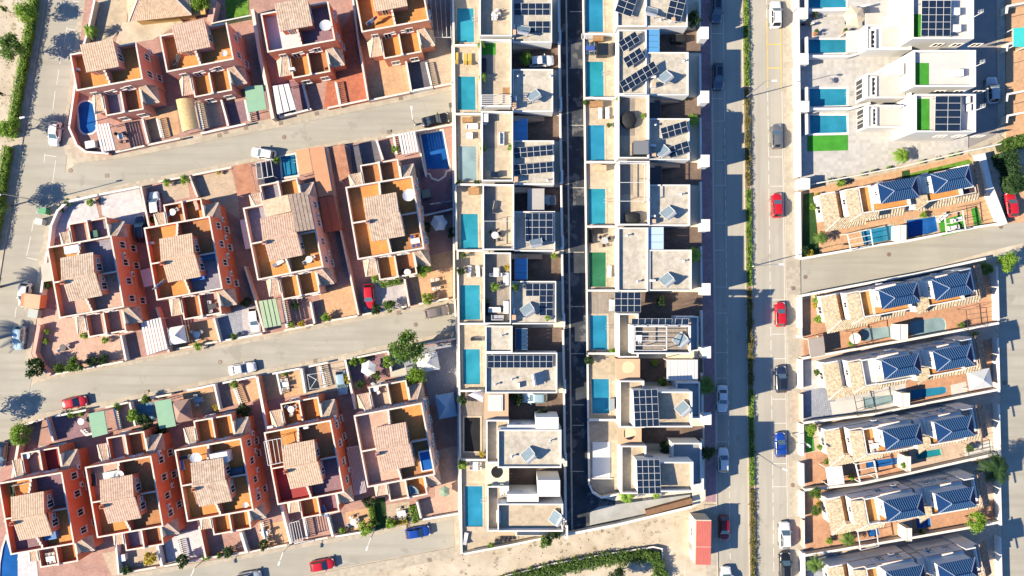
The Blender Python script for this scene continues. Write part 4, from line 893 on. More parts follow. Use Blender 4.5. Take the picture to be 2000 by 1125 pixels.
def pergola(label, pts, z, nb, m=M_wmetal, base=0.0, w_=.1, floorz=0.0, along=0):
    """open beams over a quad (4 photo points at the top: a,b,c,d); nb cross beams from ab to dc"""
    a, b, c, d = (Vector((*p, base + z)) for p in Q(pts, base + z)); o = (a + b + c + d) / 4; t = thing('pergola', label, 'pergola', (o.x, o.y, base + floorz))
    for p, q in ((a, b), (d, c)): part(t, 'main_beam', MB().bar(p, q, w_ * 1.3, w_ * 1.6), m)
    for i in range(nb):
        f = i / max(1, nb - 1); up = Vector((0, 0, w_ * 1.2)); part(t, 'cross_beam', MB().bar(a.lerp(b, f) + up, d.lerp(c, f) + up, w_, w_), m)
    for p in (a, b, c, d): part(t, 'post', MB().bar((p.x, p.y, base + floorz), (p.x, p.y, p.z - w_ * .8), w_, w_), m)
    return t
def row_house(label, mid, roof, midm, midz, roofz, gravelmid=False, midpar=1.2, court=None, courtm=None, stair=True):
    c = at((mid[0] + roof[2]) / 2, (mid[1] + mid[3]) / 2, CB); t = thing('terraced_house', label, 'house', (*c, CB))
    block(t, mid, midz); rim(t, mid, midz, .45 if gravelmid else midpar); floor(t, (mid[0] + 2, mid[1] + 2, mid[2] - 2, mid[3] - 2), midz, midm, 'roof_gravel' if gravelmid else 'terrace_floor')
    block(t, roof, roofz); rim(t, roof, roofz, .28); floor(t, (roof[0] + 2.3, roof[1] + 2.3, roof[2] - 2.3, roof[3] - 2.3), roofz, M_gravel)
    if court:
        cyard(court, courtm or M_woodb)
        if stair: stairs(t, court[0], court[0] + 60, court[1] - 1, court[1] + 9, .2, midz, 16, M_tan)
    # openings towards the pool and the courtyard
    fr = Fr(0, 0, 0); L = rc(mid, CB); x0 = L[0][0]; y0, y1 = L[0][1], L[2][1]
    for f in (.25, .7): window(t, fr, x0, y0 + (y1 - y0) * f, CB + .2, math.pi, 2.0, 2.1, False)
    return t
CW = 'left of the alley'
row_house('flat-roofed house at the top edge with ten roof panels, left of the alley', (937, -45, 1000, 76), (1001, -4, 1078, 84), M_deck, 3.0, 3.0)
row_house('flat-roofed house with slatted pergola and white car, second down left of the alley', (938, 82, 999, 213), (1001, 136, 1080, 219), M_deck, 3.0, 3.0, court=(1001, 86, 1091, 136))
row_house('flat-roofed house with two long tilted panel rows, third down left of the alley', (941, 221, 1002, 356), (1003, 275, 1082, 361), M_deck, 3.0, 3.0, court=(1003, 227, 1093, 275))
row_house('flat-roofed house with glossy panel roof and grey canopy, fourth down left of the alley', (943, 362, 1004, 489), (1004, 413, 1084, 491), M_deck, 3.0, 3.0, court=(1004, 366, 1095, 413))
row_house('flat-roofed house with twelve corner panels and potted terrace, fifth down left of the alley', (945, 494, 998, 632), (1000, 549, 1086, 633), M_wood, 3.0, 3.0, court=(999, 497, 1098, 549))
# pool decks of the left column
for k_, (a, b) in enumerate(((-40, 88), (90, 222), (224, 360), (361, 489), (491, 632), (633, 763), (764, 898), (900, 1082))):
    x0 = 886 + .0135 * a + (2 if k_ > 3 else 0); cyard((x0, a, 949 + .013 * a, b), M_deck if k_ not in (6,) else M_wood, 'pool_deck')
    gwall([(x0 - 1, a), (x0 - 1 + .0135 * (b - a), b)], 0.55, 'low cream wall behind the %s pool deck down the left column' % ['first', 'second', 'third', 'fourth', 'fifth', 'sixth', 'seventh', 'eighth'][k_], M_cream, base=CB)
    if k_ < 7: gwall([(x0 + 2, b + .5), (948 + .013 * b, b + .5)], 1.0, 'short cross wall below the %s pool deck down the left column' % ['first', 'second', 'third', 'fourth', 'fifth', 'sixth', 'seventh'][k_], M_cream, base=CB)
for a, b, nm in ((-40, 78, 'first'), (84, 210, 'second'), (222, 352, 'third'), (362, 480, 'fourth'), (497, 632, 'fifth'), (645, 762, 'sixth'), (766, 905, 'seventh'), (912, 1046, 'eighth')):
    gwall([(1091 + .0135 * a, a), (1091 + .0135 * b, b)], 1.1, 'pale wall along the alley at the %s courtyard on its left' % nm, M_cream, base=CB)
    gwall([(1091 + .0135 * b - 1, b - 18), (1091 + .0135 * b + 2, b - 18), (1091 + .0135 * b + 2.2, b + 4), (1091 + .0135 * b - 2, b + 4)], 1.9, 'white meter pillar on the alley at the %s courtyard' % nm, M_white, t=.25, base=CB, name='gate_pillar', cat='pillar')
# --- sixth house: L-shaped gravel roof
t = thing('terraced_house', 'house with one long row of black panels across its gravel roof', 'house', (*at(1020, 705, CB), CB))
block(t, (948, 636, 1001, 688), 3.1); rim(t, (948, 636, 1001, 688), 3.1, .5); floor(t, (950, 638, 999, 690), 3.1, M_gravel)
block(t, (948, 688.3, 1088, 767), 3.12); rim(t, (948, 688.3, 1088, 767), 3.12, .5); floor(t, (950, 690, 1086, 765), 3.12, M_gravel, ins=.1)
cyard((1002, 640, 1098, 687), M_woodb)
solar('long row of twenty black panels on the gravel roof left of the alley', (1016, 706), CB + 3.6, 10, 2, 1.02, 1.0, 0, 4, .35)
# --- seventh house
t = thing('villa', 'stepped cream villa with gravel upper roof beside the empty black pool', 'house', (*at(1025, 860, CB), CB))
block(t, (946, 768, 993, 818), 2.9, M_tan); part(t, 'skylight', MB().box(*[at(954, 803, CB + 3.2)[0], at(982, 771, CB + 3.2)[0], at(954, 803, CB + 3.2)[1], at(982, 771, CB + 3.2)[1]], CB + 2.9, CB + 3.1), M_wframe)
part(t, 'skylight_pane', MB().box(at(956, 801, CB + 3.2)[0], at(980, 773, CB + 3.2)[0], at(956, 801, CB + 3.2)[1], at(980, 773, CB + 3.2)[1], CB + 3.1, CB + 3.13), flat('frosted_glass', (.55, .58, .56), .3))
block(t, (950, 818.3, 994, 902), 3.0); rim(t, (950, 818.3, 994, 902), 3.0, .9); floor(t, (952, 821, 992, 900), 3.0, M_deck, 'terrace_floor')
block(t, (972, 836, 1048, 912), 4.6); block(t, (1048.2, 836, 1096, 912), 4.6); rim(t, (972, 838, 1096, 912), 4.6, .55); floor(t, (975, 841, 1093, 909), 4.6, M_gravel)
block(t, (1046, 815, 1091, 838), 5.3); 
cyard((993, 768, 1099, 838), M_woodb)
block(t, (990, 830, 1048, 838), 4.55, M_white)
for x in (1013, 1040): window(t, Fr(*at(x, 830.2, CB + 4.5), 0), 0, .02, CB + 3.2, math.pi / 2, .6, .7, False)
q = PWB = rc((907, 815, 938, 881), CB); tp = thing('empty_pool', 'empty black-lined pool beside the stepped cream villa', 'pool', (*cen(q), CB)); 
part(tp, 'lining', MB().prism(q, CB + .125, CB + .14), mat('black_pool_liner', (.008, .009, .012), .7, .3, .8)); part(tp, 'coping', MB().ring(ccw(q), 0, .28, CB + .1, CB + .19), M_deck)
# --- eighth house
t = thing('villa', 'lowest cream villa left of the alley with furnished roof deck', 'house', (*at(1030, 985, CB), CB))
def rskylight(t, px, r, z, m=M_tan, zz=0.0):                 # roof with a round opening
    c = at(*px, CB + z); n = 24; circ = [(c[0] + r * math.cos(2 * math.pi * i / n), c[1] + r * math.sin(2 * math.pi * i / n)) for i in range(n)]; return circ
def holed(t, r, z, px, rad, m):
    circ = rskylight(t, px, rad, z); part(t, 'holed_roof', MB().slab(rc(r, CB + z), CB + z - .35, CB + z, [circ]), m)
holed(t, (948, 902.5, 994, 946), 2.9, (971, 922), .95, M_cream)
block(t, (948, 902.5, 994, 904), 2.5); block(t, (948, 945, 994, 946), 2.5); block(t, (948, 904, 949.5, 945), 2.5)
block(t, (952, 946.5, 994, 1034), 2.9); rim(t, (952, 946.5, 994, 1034), 2.9, .9); floor(t, (954, 949, 992, 1032), 2.9, M_deck, 'terrace_floor')
block(t, (972, 980, 1099, 1034), 4.6); rim(t, (972, 980, 1099, 1034), 4.6, 1.0); floor(t, (975, 983, 1096, 1031), 4.6, M_deck, 'terrace_floor')
block(t, (1050, 938, 1094, 970), 5.6); block(t, (990, 965, 1052, 980), 5.2)
part(t, 'planter_roof', MB().prism(rc((970, 1033, 1005, 1046), CB + 3), CB + 2.7, CB + 3.0), M_tan)
stairs(t, 1006, 1078, 1037, 1047, .3, 4.4, 18, M_cream)
cyard((993, 905, 1100, 981), M_woodb, z=.125); yard('garden_floor', [(907, 1082), (905, 1030), (1098, 1030), (1098, 1040)], M_deck, .124, base=CB)
for px, lb in (((968, 1030), None),): pass
for x in (1016, 1044): window(t, Fr(*at(x, 965.2, CB + 5.0), 0), 0, .02, CB + 3.4, math.pi / 2, .6, .7, False)
gwall([(906, 1082), (1000, 1064), (1098, 1044)], 1.2, 'pale wall closing the lowest garden above the sandy lot', M_cream, base=CB)
# --- roof equipment of the left column
HL = 'solar water heater on the gravel roof'
def heater(px, ang, label, z): place('water_heater', 'water_heater', label, 'water heater', (*at(*px, z), z), R(ang), 'solar water heaters')
heater((1023, 60), 170, 'tilted water heater beside small panel row at the top, left of the alley', CB + 3.03)
heater((1041, 188), 215, 'water heater on the bare gravel roof above two blue canopies, left of the alley', CB + 3.03)
heater((1046, 470), 190, 'water heater behind the glossy panel roof, left of the alley', CB + 3.03)
heater((1029, 603), 215, 'water heater beside the corner panels in the fifth roof, left of the alley', CB + 3.03)
heater((1053, 738), 100, 'water heater on the gravel below the long panel row', CB + 3.15)
heater((1030, 885), 222, 'water heater on the stepped villa gravel roof', CB + 4.63)
heater((1083, 1008), 240, 'water heater on the lowest furnished roof deck', CB + 4.63)
solar('ten dark panels in two rows at the top edge, left of the alley', (1039, 18), CB + 3.25, 5, 2, 1.12, .92, 0, 5)
solar('three by two dark panels near the top, left of the alley', (1053, 53), CB + 3.25, 3, 2, 1.12, .92, 0, 5)
solar('upper slanted row of panels on the third roof, left of the alley', (1042, 296), CB + 3.5, 6, 2, 1.02, .82, 5, 12)
solar('lower slanted row of panels on the third roof, left of the alley', (1042, 329), CB + 3.5, 6, 2, 1.02, .82, 5, 12)
solar('glossy four by three panel roof, fourth house left of the alley', (1053, 444), CB + 3.6, 4, 4, 1.08, 1.12, 0, 3)
solar('upper strip of eight panels in the fifth roof corner, left of the alley', (1054, 566), CB + 3.3, 4, 2, 1.08, 1.0, 0, 2)
solar('lower strip of six panels in the fifth roof corner, left of the alley', (1067, 597), CB + 3.31, 2, 3, 1.08, 1.04, 0, 2)
for px, z, lb in (((1004, 55), 3.03, 'white outdoor unit at the top roof edge, left of the alley'), ((1007, 194), 3.03, 'white outdoor unit on the bare gravel roof, left of the alley'), ((1013, 752), 3.15, 'white outdoor unit below the long row of black panels'), ((1004, 607), 3.03, 'white outdoor unit on the fifth roof, left of the alley')):
    place('ac_box', 'air_conditioner', lb, 'air conditioner', (*at(*px, CB + z), CB + z), R(90))
for px, z, lb in (((1003, 63), 3.0, 'small terracotta chimney at the top roof, left of the alley'), ((1004, 206), 3.0, 'small terracotta chimney on the bare gravel roof, left of the alley'), ((1007, 350), 3.0, 'small terracotta chimney below the slanted panel rows'), ((1003, 620), 3.0, 'small terracotta chimney on the fifth roof, left of the alley')):
    x, y = at(*px, CB + z + 1); q = thing('chimney', lb, 'chimney', (x, y, CB + z)); part(q, 'stack', MB().box(x - .32, x + .32, y - .35, y + .35, CB + z + .03, CB + z + 1.0), M_white); part(q, 'cap', MB().box(x - .37, x + .37, y - .4, y + .4, CB + z + 1.0, CB + z + 1.1), M_tan)
canopy('blue three-sheet canopy in the third courtyard, left of the alley', (1003, 232, 1030, 274), 2.6, M_bluep, 3)
canopy('grey fabric canopy over the dark car, left of the alley', (1031, 369, 1063, 410), 2.4, mat('grey_fabric', (.42, .40, .38), .85, .05, 1), 1)
canopy('blue three-sheet canopy with red edge beside the fifth courtyard, left of the alley', (1005, 504, 1030, 546), 2.6, M_bluep, 3, post=M_red)
canopy('dark blue glass canopy with white bars above the long panel row', (1007, 642, 1030, 683), 2.7, flat('blue_glass_roof', (.03, .07, .14), .1), 5)
# second house's slatted pergola
pergola('white slatted pergola on the terrace of the second house, left of the alley', [(940, 186), (940, 206), (996, 206), (996, 186)], 5.2, 6, M_capw, CB, .09, 3.0)
pergola('thin white pergola on the terrace with the dark sofa, left of the alley', [(945, 432), (945, 486), (1000, 486), (1000, 432)], 5.3, 2, M_wmetal, CB, .06, 3.0)
struct('roof_turf', MB().prism(rc((939, 84, 968, 107), CB + 3.04), CB + 3.034, CB + 3.045), M_turf)
for r in ((939, 107, 967, 145), (943, 222, 970, 290), (945, 362, 971, 430)): patch('wood_deck', rc(r, CB + 3.04), M_wood, CB + 3.042, True)
# ================= column right of the alley ========================================
DZ = 3.1
row_house('house with two tall steep panel banks at the top edge, right of the alley', (1204, -45, 1262, 54), (1262.4, -30, 1342, 54), M_gravel, DZ, DZ, True)
row_house('house with three slanted panel rows on joined gravel roofs, right of the alley', (1206, 60, 1262, 186), (1263, 103, 1344, 187), M_gravel, DZ, DZ, True, court=(1263, 60, 1368, 103), courtm=M_woodb, stair=False)
row_house('house with black covered furniture on a wood terrace, third down right of the alley', (1205, 189, 1265, 312), (1267, 232, 1346, 313), M_deck, DZ, DZ, court=(1267, 191, 1368, 232))
row_house('house with white-beamed terrace and black cover, fourth down right of the alley', (1206, 317, 1266, 441), (1268, 361, 1347, 441), M_deck, DZ, DZ, court=(1268, 318, 1369, 361))
row_house('house with two bare gravel roofs beside the green pool, right of the alley', (1206, 445, 1265, 569), (1267, 488, 1350, 568), M_gravel, DZ, DZ, True, court=(1267, 444, 1370, 488), stair=False)
for i, (a, b) in enumerate(((-40, 66), (67, 191), (192, 316), (317, 442), (443, 567), (568, 690), (691, 820), (821, 968))):
    o_ = ['first', 'second', 'third', 'fourth', 'fifth', 'sixth', 'seventh', 'eighth'][i]; x0 = 1139.5 + .012 * a
    if i < 7: cyard((x0, a, 1208 + .006 * a, b), M_deck if i % 2 == 0 else M_wood if i == 5 else M_deck, 'pool_deck')
    gwall([(x0 - .5, a), (x0 - .5 + .012 * (b - a), b - (20 if i == 7 else 0))], .5, 'low wall between the alley and the %s pool deck on its right' % o_, M_cream, base=CB)
    if i < 7: gwall([(x0 + 2, b + .5), (1204 + .006 * b, b + .5)], 1.1, 'short cross wall below the %s pool deck right of the alley' % o_, M_white, base=CB)
    gwall([(1367 + .006 * a, a + 38), (1367 + .006 * b, b - 6)], 1.15, 'cream street wall of the %s house right of the alley' % o_, M_cream, base=CB, z0=-3.2)
    if i < 7:
        P = at(1377 + .007 * b, b - 2, CB + 2.3); q = thing('gate_porch', 'small white gate porch at the street for the %s house right of the alley' % o_, 'gate', (P[0], P[1], CB))
        part(q, 'side_wall', MB().box(P[0] - .75, P[0] - .55, P[1] - .9, P[1] + .9, CB - 3.2, CB + 2.1), M_white); part(q, 'back_wall', MB().box(P[0] - .54, P[0] + .45, P[1] - .9, P[1] - .72, CB - 3.2, CB + 2.1), M_white); part(q, 'roof', MB().box(P[0] - .8, P[0] + .55, P[1] - .95, P[1] + .95, CB + 2.1, CB + 2.3), M_white)
yard('pool_deck', [(1150, 821), (1218, 821), (1222, 960), (1215, 965), (1170, 964), (1155, 950), (1151, 930)], M_deck, .12, base=CB)
gwall([(1152, 948), (1158, 962), (1175, 972), (1222, 962)], 1.0, 'curved pale wall round the lowest pool deck right of the alley', M_cream, base=CB)
# --- D5..D7 villas
def villa(label, tan, hole, mid, sol, wing, solz=6.0):
    t = thing('villa', label, 'house', (*at((mid[0] + sol[2]) / 2, (mid[1] + mid[3]) / 2, CB), CB))
    if tan:
        if hole: holed(t, tan, 3.0, hole, 1.0, M_tan)
        block(t, (tan[0], tan[1], tan[2], tan[1] + 1.5), 2.6, M_tan); block(t, (tan[2] - 1.5, tan[1] + 1.6, tan[2], tan[3]), 2.6, M_tan)
    block(t, mid, 3.0); rim(t, mid, 3.0, 1.0); floor(t, (mid[0] + 2.4, mid[1] + 2.4, mid[2] - 2.4, mid[3] - 2.4), 3.0, M_deck, 'terrace_floor')
    block(t, sol, solz); rim(t, sol, solz, 1.0); floor(t, (sol[0] + 2.4, sol[1] + 2.4, sol[2] - 2.4, sol[3] - 2.4), solz, M_wood if not tan else M_deck, 'terrace_floor')
    block(t, wing, 3.6); rim(t, wing, 3.6, .4); floor(t, (wing[0] + 2, wing[1] + 2, wing[2] - 2, wing[3] - 2), 3.6, mat('blue_grey_screed', (.30, .32, .34), .9, .12, .8), 'roof_floor')
    P = rc(sol, CB + solz)
    for f in (.3, .7): window(t, Fr(0, 0, 0), P[0][0] + (P[1][0] - P[0][0]) * f, P[2][1], CB + 3.4, math.pi / 2, .8, .8, False)
    return t
villa('tall white villa with pergola-covered roof deck, right of the alley', None, None, (1206, 612, 1245, 697), (1233, 635, 1346, 690), (1320, 618, 1363, 685))
villa('white villa with a four by five panel bank and round roof hole', (1203, 701, 1250, 742), (1227, 718), (1208, 742, 1256, 833), (1237, 763, 1349, 832), (1320, 746, 1366, 816))
villa('lowest white villa right of the alley with round roof hole and panel bank', (1206, 832.5, 1253, 868), (1230, 847), (1211, 868, 1260, 961), (1243, 899, 1351, 957), (1312, 864, 1369, 946))
for a, b in ((571, 618), (700, 745), (833, 865)): cyard((1250, a, 1372, b), M_woodb)
cyard((1246, 618, 1372, 636), M_woodb)
solar('four by three panel bank over the terrace beside the shrub, right of the alley', (1226, 590), CB + 3.6, 4, 3, 1.02, 1.05, 0, 3, 3.4)
solar('six dark panels along the top of the pergola villa', (1273, 628), CB + 7.4, 6, 1, 1.02, 1.0, 0, 20, 1.2); solar('two dark panels at the right end of the pergola villa roof', (1332, 628), CB + 7.4, 2, 1, 1.02, 1.0, 0, 20, 1.2)
solar('four by five panel bank on the white villa with two canopies', (1262, 797), CB + 7.6, 4, 5, .92, 1.1, 2, -6, 1.5)
solar('four by five reddish panel bank on the lowest white villa', (1267, 931), CB + 7.6, 4, 5, .88, 1.0, 1, -6, 1.5)
solar('left steep panel bank at the top edge, right of the alley', (1225, 4), CB + 3.9, 2, 4, 1.35, 1.0, -20, 0, .7); solar('right steep panel bank at the top edge, right of the alley', (1322, 10), CB + 3.9, 2, 5, 1.2, 1.0, -14, 0, .7)
solar('upper tilted three by two panels beside the blue canopy roof', (1229, 81), CB + 4.0, 3, 2, 1.05, .85, 33, 14); solar('middle tilted three by two panels beside the blue canopy roof', (1238, 113), CB + 4.0, 3, 2, 1.05, .85, 33, 14)
solar('long tilted row of six by two panels across the joined gravel roofs', (1248, 150), CB + 4.2, 6, 2, 1.05, .9, 32, 14)
solar('upper slanted four by two panels beside the yellow-green palm', (1317, 254), CB + 3.8, 4, 2, 1.05, .9, 17, 14); solar('lower slanted three by two panels below the palm', (1326, 292), CB + 3.8, 3, 2, 1.1, .9, 19, 14)
heater((1271, 24), 165, 'water heater between the two steep panel banks at the top', CB + DZ + .03); heater((1296, 152), 218, 'water heater at the end of the long tilted panel row', CB + DZ + .03)
heater((1291, 296), 215, 'water heater left of the lower slanted panels', CB + DZ + .03); heater((1301, 415), 218, 'water heater on the fourth roof right of the alley', CB + DZ + .03)
heater((1299, 545), 218, 'water heater on the bare gravel roof below the palm', CB + DZ + .03); heater((1326, 662), 222, 'water heater on the pergola villa roof deck', CB + 6.03)
heater((1330, 795), 222, 'water heater on the villa deck beside the panel bank', CB + 6.03)
canopy('bright blue canopy between joined gravel roofs, right of the alley', (1262, 57, 1288, 104), 3.3, M_bluep, 4); canopy('pale blue canopy beside the bare gravel roofs', (1266, 444, 1296, 487), 3.2, flat('pale_blue_sheet', (.45, .58, .70), .4), 3)
canopy('white ribbed canopy beside the palm on the shaded street', (1303, 703, 1363, 743), 3.4, M_wmetal, 9, 'x')
canopy('dark open garage frame in the third courtyard, right of the alley', (1267, 196, 1290, 231), 2.7, M_dmetal, 2, post=M_red); canopy('dark open garage frame in the fourth courtyard, right of the alley', (1269, 324, 1292, 360), 2.7, M_dmetal, 2, post=M_red)
pergola('long thin white pergola on the fourth terrace, right of the alley', [(1208, 320), (1208, 393), (1259, 393), (1259, 320)], 5.3, 3, M_wmetal, CB, .07, 3.1)
pergola('white pergola frame over the tall villa roof deck', [(1240, 638), (1240, 684), (1302, 684), (1302, 638)], 8.4, 6, M_wmetal, CB, .09, 6.0)
for r in ((1207, 191, 1240, 265), (1207, 320, 1236, 380), (1207, 395, 1232, 440)): patch('wood_deck', rc(r, CB + DZ + .04), M_wood, CB + DZ + .042, True)
# white pool cover
q = rc((1157, 863, 1192, 933), CB + .2); tq = thing('covered_pool', 'pool closed by a flat white cover, lowest right of the alley', 'pool', (*cen(q), CB)); part(tq, 'cover', MB().prism(q, CB + .12, CB + .2), M_canvas); part(tq, 'roller', MB().tube((q[0][0] - .1, q[0][1] - .1, CB + .28), (q[1][0] + .3, q[1][1] - .1, CB + .28), .1), M_wmetal)
# black covers on terraces
def blackcover(px, w_, h_, label, z, ang=0):
    b = MB(); b.sm = True; rnd = random.Random(px[0]); n, X, Y = 18, *at(*px, z + .8); rows = []
    for f, zz in ((1.0, 0), (1.02, .35), (.93, .8), (.7, .98), (.35, 1.05), (.05, 1.12)):
        rows.append([b.pt(X + f * w_ / 2 * math.cos(2 * math.pi * i / n) * (1 + .12 * math.sin(5 * i + px[1])) , Y + f * h_ / 2 * math.sin(2 * math.pi * i / n) * (1 + .12 * math.cos(7 * i)), z + zz + .06 * math.sin(3.1 * i + 9 * f)) for i in range(n)])
    for p, q in zip(rows, rows[1:]):
        for i in range(n): b.f.append([p[i], p[(i + 1) % n], q[(i + 1) % n], q[i]])
    b.f.append(rows[-1]); return solo('covered_furniture', b, M_black, label, 'cover')
blackcover((1229, 233), 2.4, 3.0, 'crumpled black furniture cover on the third terrace, right of the alley', CB + DZ + .04)
blackcover((1236, 425), 2.6, 2.0, 'black furniture cover at the foot of the white-beamed terrace', CB + DZ + .04)
# ================= gardens of the terracotta rows =====================================
yard('garden_paving', [(150, 140), (135, 250), (152, 284), (168, 296), (205, 300), (525, 232), (717, 197), (883, 163), (884, -40), (172, -40)], M_yard)
yard('garden_paving', [(135, 391), (273, 366), (454, 326), (635, 288), (736, 274), (884, 244), (884, 584), (700, 616), (519, 653), (298, 694), (99, 731), (75, 713), (66, 690), (94, 490), (108, 422)], M_yard)
yard('garden_paving', [(42, 832), (87, 818), (170, 803), (252, 787), (424, 750), (510, 736), (675, 704), (760, 685), (894, 662), (897, 1003), (838, 1013), (700, 1041), (568, 1062), (440, 1088), (317, 1107), (180, 1132), (-20, 1170), (-20, 965)], M_yard)
PZ = [.126]
def lay(pts, m, name='paving'):
    PZ[0] += .0007; poly = ccw(Q(pts)); hs = [offs(q, .02) for k_, q in PW.items() if not pz(k_) and inside(cen(q), poly)]
    struct(name, MB().slab(poly, PZ[0] - .003, PZ[0], hs), m)
for pts, m in (([(283, 250), (300, 215), (345, 205), (352, 262), (290, 275)], M_yardo), ([(290, 90), (310, 75), (335, 200), (305, 210)], M_yard), ([(377, 195), (430, 190), (437, 245), (390, 252)], M_yardb), ([(437, 205), (480, 195), (487, 236), (440, 243)], M_yardp),
 ([(480, 35), (497, 32), (524, 228), (484, 236), (465, 120)], M_yard), ([(532, 165), (590, 155), (600, 213), (540, 225)], M_yardp), ([(660, 70), (690, 20), (718, 195), (632, 212), (640, 150)], M_yardr), ([(700, 80), (720, 75), (830, 60), (800, 182), (720, 196)], M_yardo), ([(832, 60), (884, 60), (884, 162), (846, 168), (838, 120)], M_yardb), ([(795, 120), (838, 118), (845, 168), (803, 178)], mat('dark_slate_paving', (.16, .15, .18), .9, .12, .6, pat='brick', pw=.4, ph=.25, ang=RA)),
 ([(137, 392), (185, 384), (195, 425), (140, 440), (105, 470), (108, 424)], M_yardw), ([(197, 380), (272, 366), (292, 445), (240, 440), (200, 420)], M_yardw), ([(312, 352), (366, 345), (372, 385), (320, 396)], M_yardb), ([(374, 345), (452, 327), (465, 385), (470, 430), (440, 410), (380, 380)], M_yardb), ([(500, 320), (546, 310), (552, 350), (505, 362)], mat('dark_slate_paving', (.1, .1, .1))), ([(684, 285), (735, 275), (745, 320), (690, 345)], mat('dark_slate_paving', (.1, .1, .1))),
 ([(740, 275), (778, 268), (785, 300), (745, 310)], M_yard), ([(820, 330), (884, 330), (884, 420), (830, 420)], M_yardp), ([(832, 500), (884, 490), (884, 582), (818, 596), (800, 545)], M_yardo),
 ([(705, 560), (735, 545), (790, 540), (795, 600), (712, 614)], mat('lilac_grey_paving', (.52, .48, .50), .9, .08, .6, pat='tile', pw=.4, ph=.4, pc=(.85, .85, .85), ang=RA)), ([(622, 565), (695, 552), (703, 612), (632, 628)], M_yardo), ([(470, 600), (502, 595), (512, 652), (474, 660)], mat('lilac_grey_paving', (.5, .5, .5))), ([(424, 615), (472, 600), (476, 660), (432, 668)], mat('blue_grey_paving', (.36, .38, .44), .9, .08, .6, pat='tile', pw=.35, ph=.35, ang=RA)), ([(335, 640), (420, 622), (428, 668), (340, 684)], M_yardo), ([(75, 600), (230, 625), (240, 700), (100, 730), (68, 690)], M_terrp),
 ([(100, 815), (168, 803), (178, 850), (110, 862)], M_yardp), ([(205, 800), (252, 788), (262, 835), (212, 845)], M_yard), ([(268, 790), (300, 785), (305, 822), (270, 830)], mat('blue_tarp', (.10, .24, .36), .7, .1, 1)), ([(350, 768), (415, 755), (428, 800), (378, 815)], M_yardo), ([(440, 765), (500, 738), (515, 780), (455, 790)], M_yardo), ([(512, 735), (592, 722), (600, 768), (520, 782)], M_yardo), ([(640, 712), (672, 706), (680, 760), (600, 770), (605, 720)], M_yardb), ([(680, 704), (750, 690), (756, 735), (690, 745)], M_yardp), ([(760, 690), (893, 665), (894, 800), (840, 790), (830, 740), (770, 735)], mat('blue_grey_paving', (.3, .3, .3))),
 ([(848, 880), (893, 870), (896, 1003), (820, 1015), (812, 985), (850, 970)], M_terrp), ([(755, 985), (800, 978), (806, 1018), (757, 1028)], M_yardb), ([(728, 975), (752, 970), (756, 1030), (734, 1034)], mat('dark_lawn', (.03, .08, .02), .95, .2, 2)), ([(675, 1000), (725, 990), (732, 1034), (680, 1043)], M_yardo), ([(505, 1025), (560, 1015), (566, 1062), (512, 1072)], M_yardo), ([(350, 1040), (396, 1030), (398, 1090), (330, 1103), (322, 1060)], M_yardw), ([(200, 1080), (305, 1060), (315, 1106), (220, 1124)], M_yardb), ([(36, 1080), (70, 1075), (78, 1140), (36, 1140)], M_yardw)):
    lay(pts, m)
# ---- walls: fronts and boundaries -----------------------------------------------------
def gw(pts, lb, z=1.1, m=M_pinkw, t=.22, cap=M_cap): gwall(pts, z, lb, m, t, cap=cap)
gw([(150, 140), (135, 250), (150, 284), (168, 297), (212, 300)], 'curved white-capped wall round the oval pool corner', 1.2, M_red2, .25, M_capw)
gw([(226, 297), (282, 285)], 'low front wall below the striped white carport'); gw([(290, 283), (352, 270)], 'low front wall beside the reed canopy'); gw([(392, 261), (480, 242)], 'low front wall below the barred windows of the second top-row house', cap=M_capw)
gw([(493, 18), (508, 110), (533, 232)], 'tall beige wall between the second and third top-row houses', 2.0, mat('beige_plaster', (.55, .42, .33), .9, .1, .5), .45); gw([(545, 228), (608, 213)], 'white-capped front wall of the third top-row house, left part', cap=M_capw); gw([(640, 211), (716, 195)], 'front wall of the third top-row house beside the red yard', m=M_red)
gw([(688, -10), (700, 80), (719, 196)], 'boundary wall between the red yard and the pink tiled yard', 1.6, M_pinkw); gw([(722, 196), (800, 180)], 'front wall of the fourth top-row house'); gw([(803, 178), (845, 170)], 'white gate wall before the dark slate yard', 1.2, M_white, cap=M_capw); gw([(848, 170), (883, 163)], 'short front wall at the end of the upper lane')
gw([(590, 160), (604, 215)], 'white-capped wall inside the third top-row front garden', cap=M_capw); gw([(278, 232), (290, 280)], 'balustrade-topped wall beside the plum paving', cap=M_capw); gw([(432, 195), (446, 246)], 'grey-white dividing wall of the second top-row front garden', cap=M_capw); gw([(793, 120), (803, 178)], 'white dividing wall beside the dark slate yard', 1.3, M_white, cap=M_capw)
gw([(883, -30), (884, 160)], 'pale end wall of the top row along the pool decks', 1.5, M_cream); gw([(885, 244), (887, 584)], 'pale end wall of the middle row along the pool decks', 1.6, M_cream); gw([(893, 662), (897, 1003)], 'pale end wall of the bottom row along the pool decks', 1.5, M_cream); gw([(884, 163), (885, 243)], 'wall closing the end of the upper lane', 1.5, M_cream); gw([(888, 586), (893, 661)], 'wall closing the end of the middle lane', 1.5, M_cream); gw([(897, 1004), (905, 1082)], 'wall closing the end of the lowest lane', 1.5, M_cream)
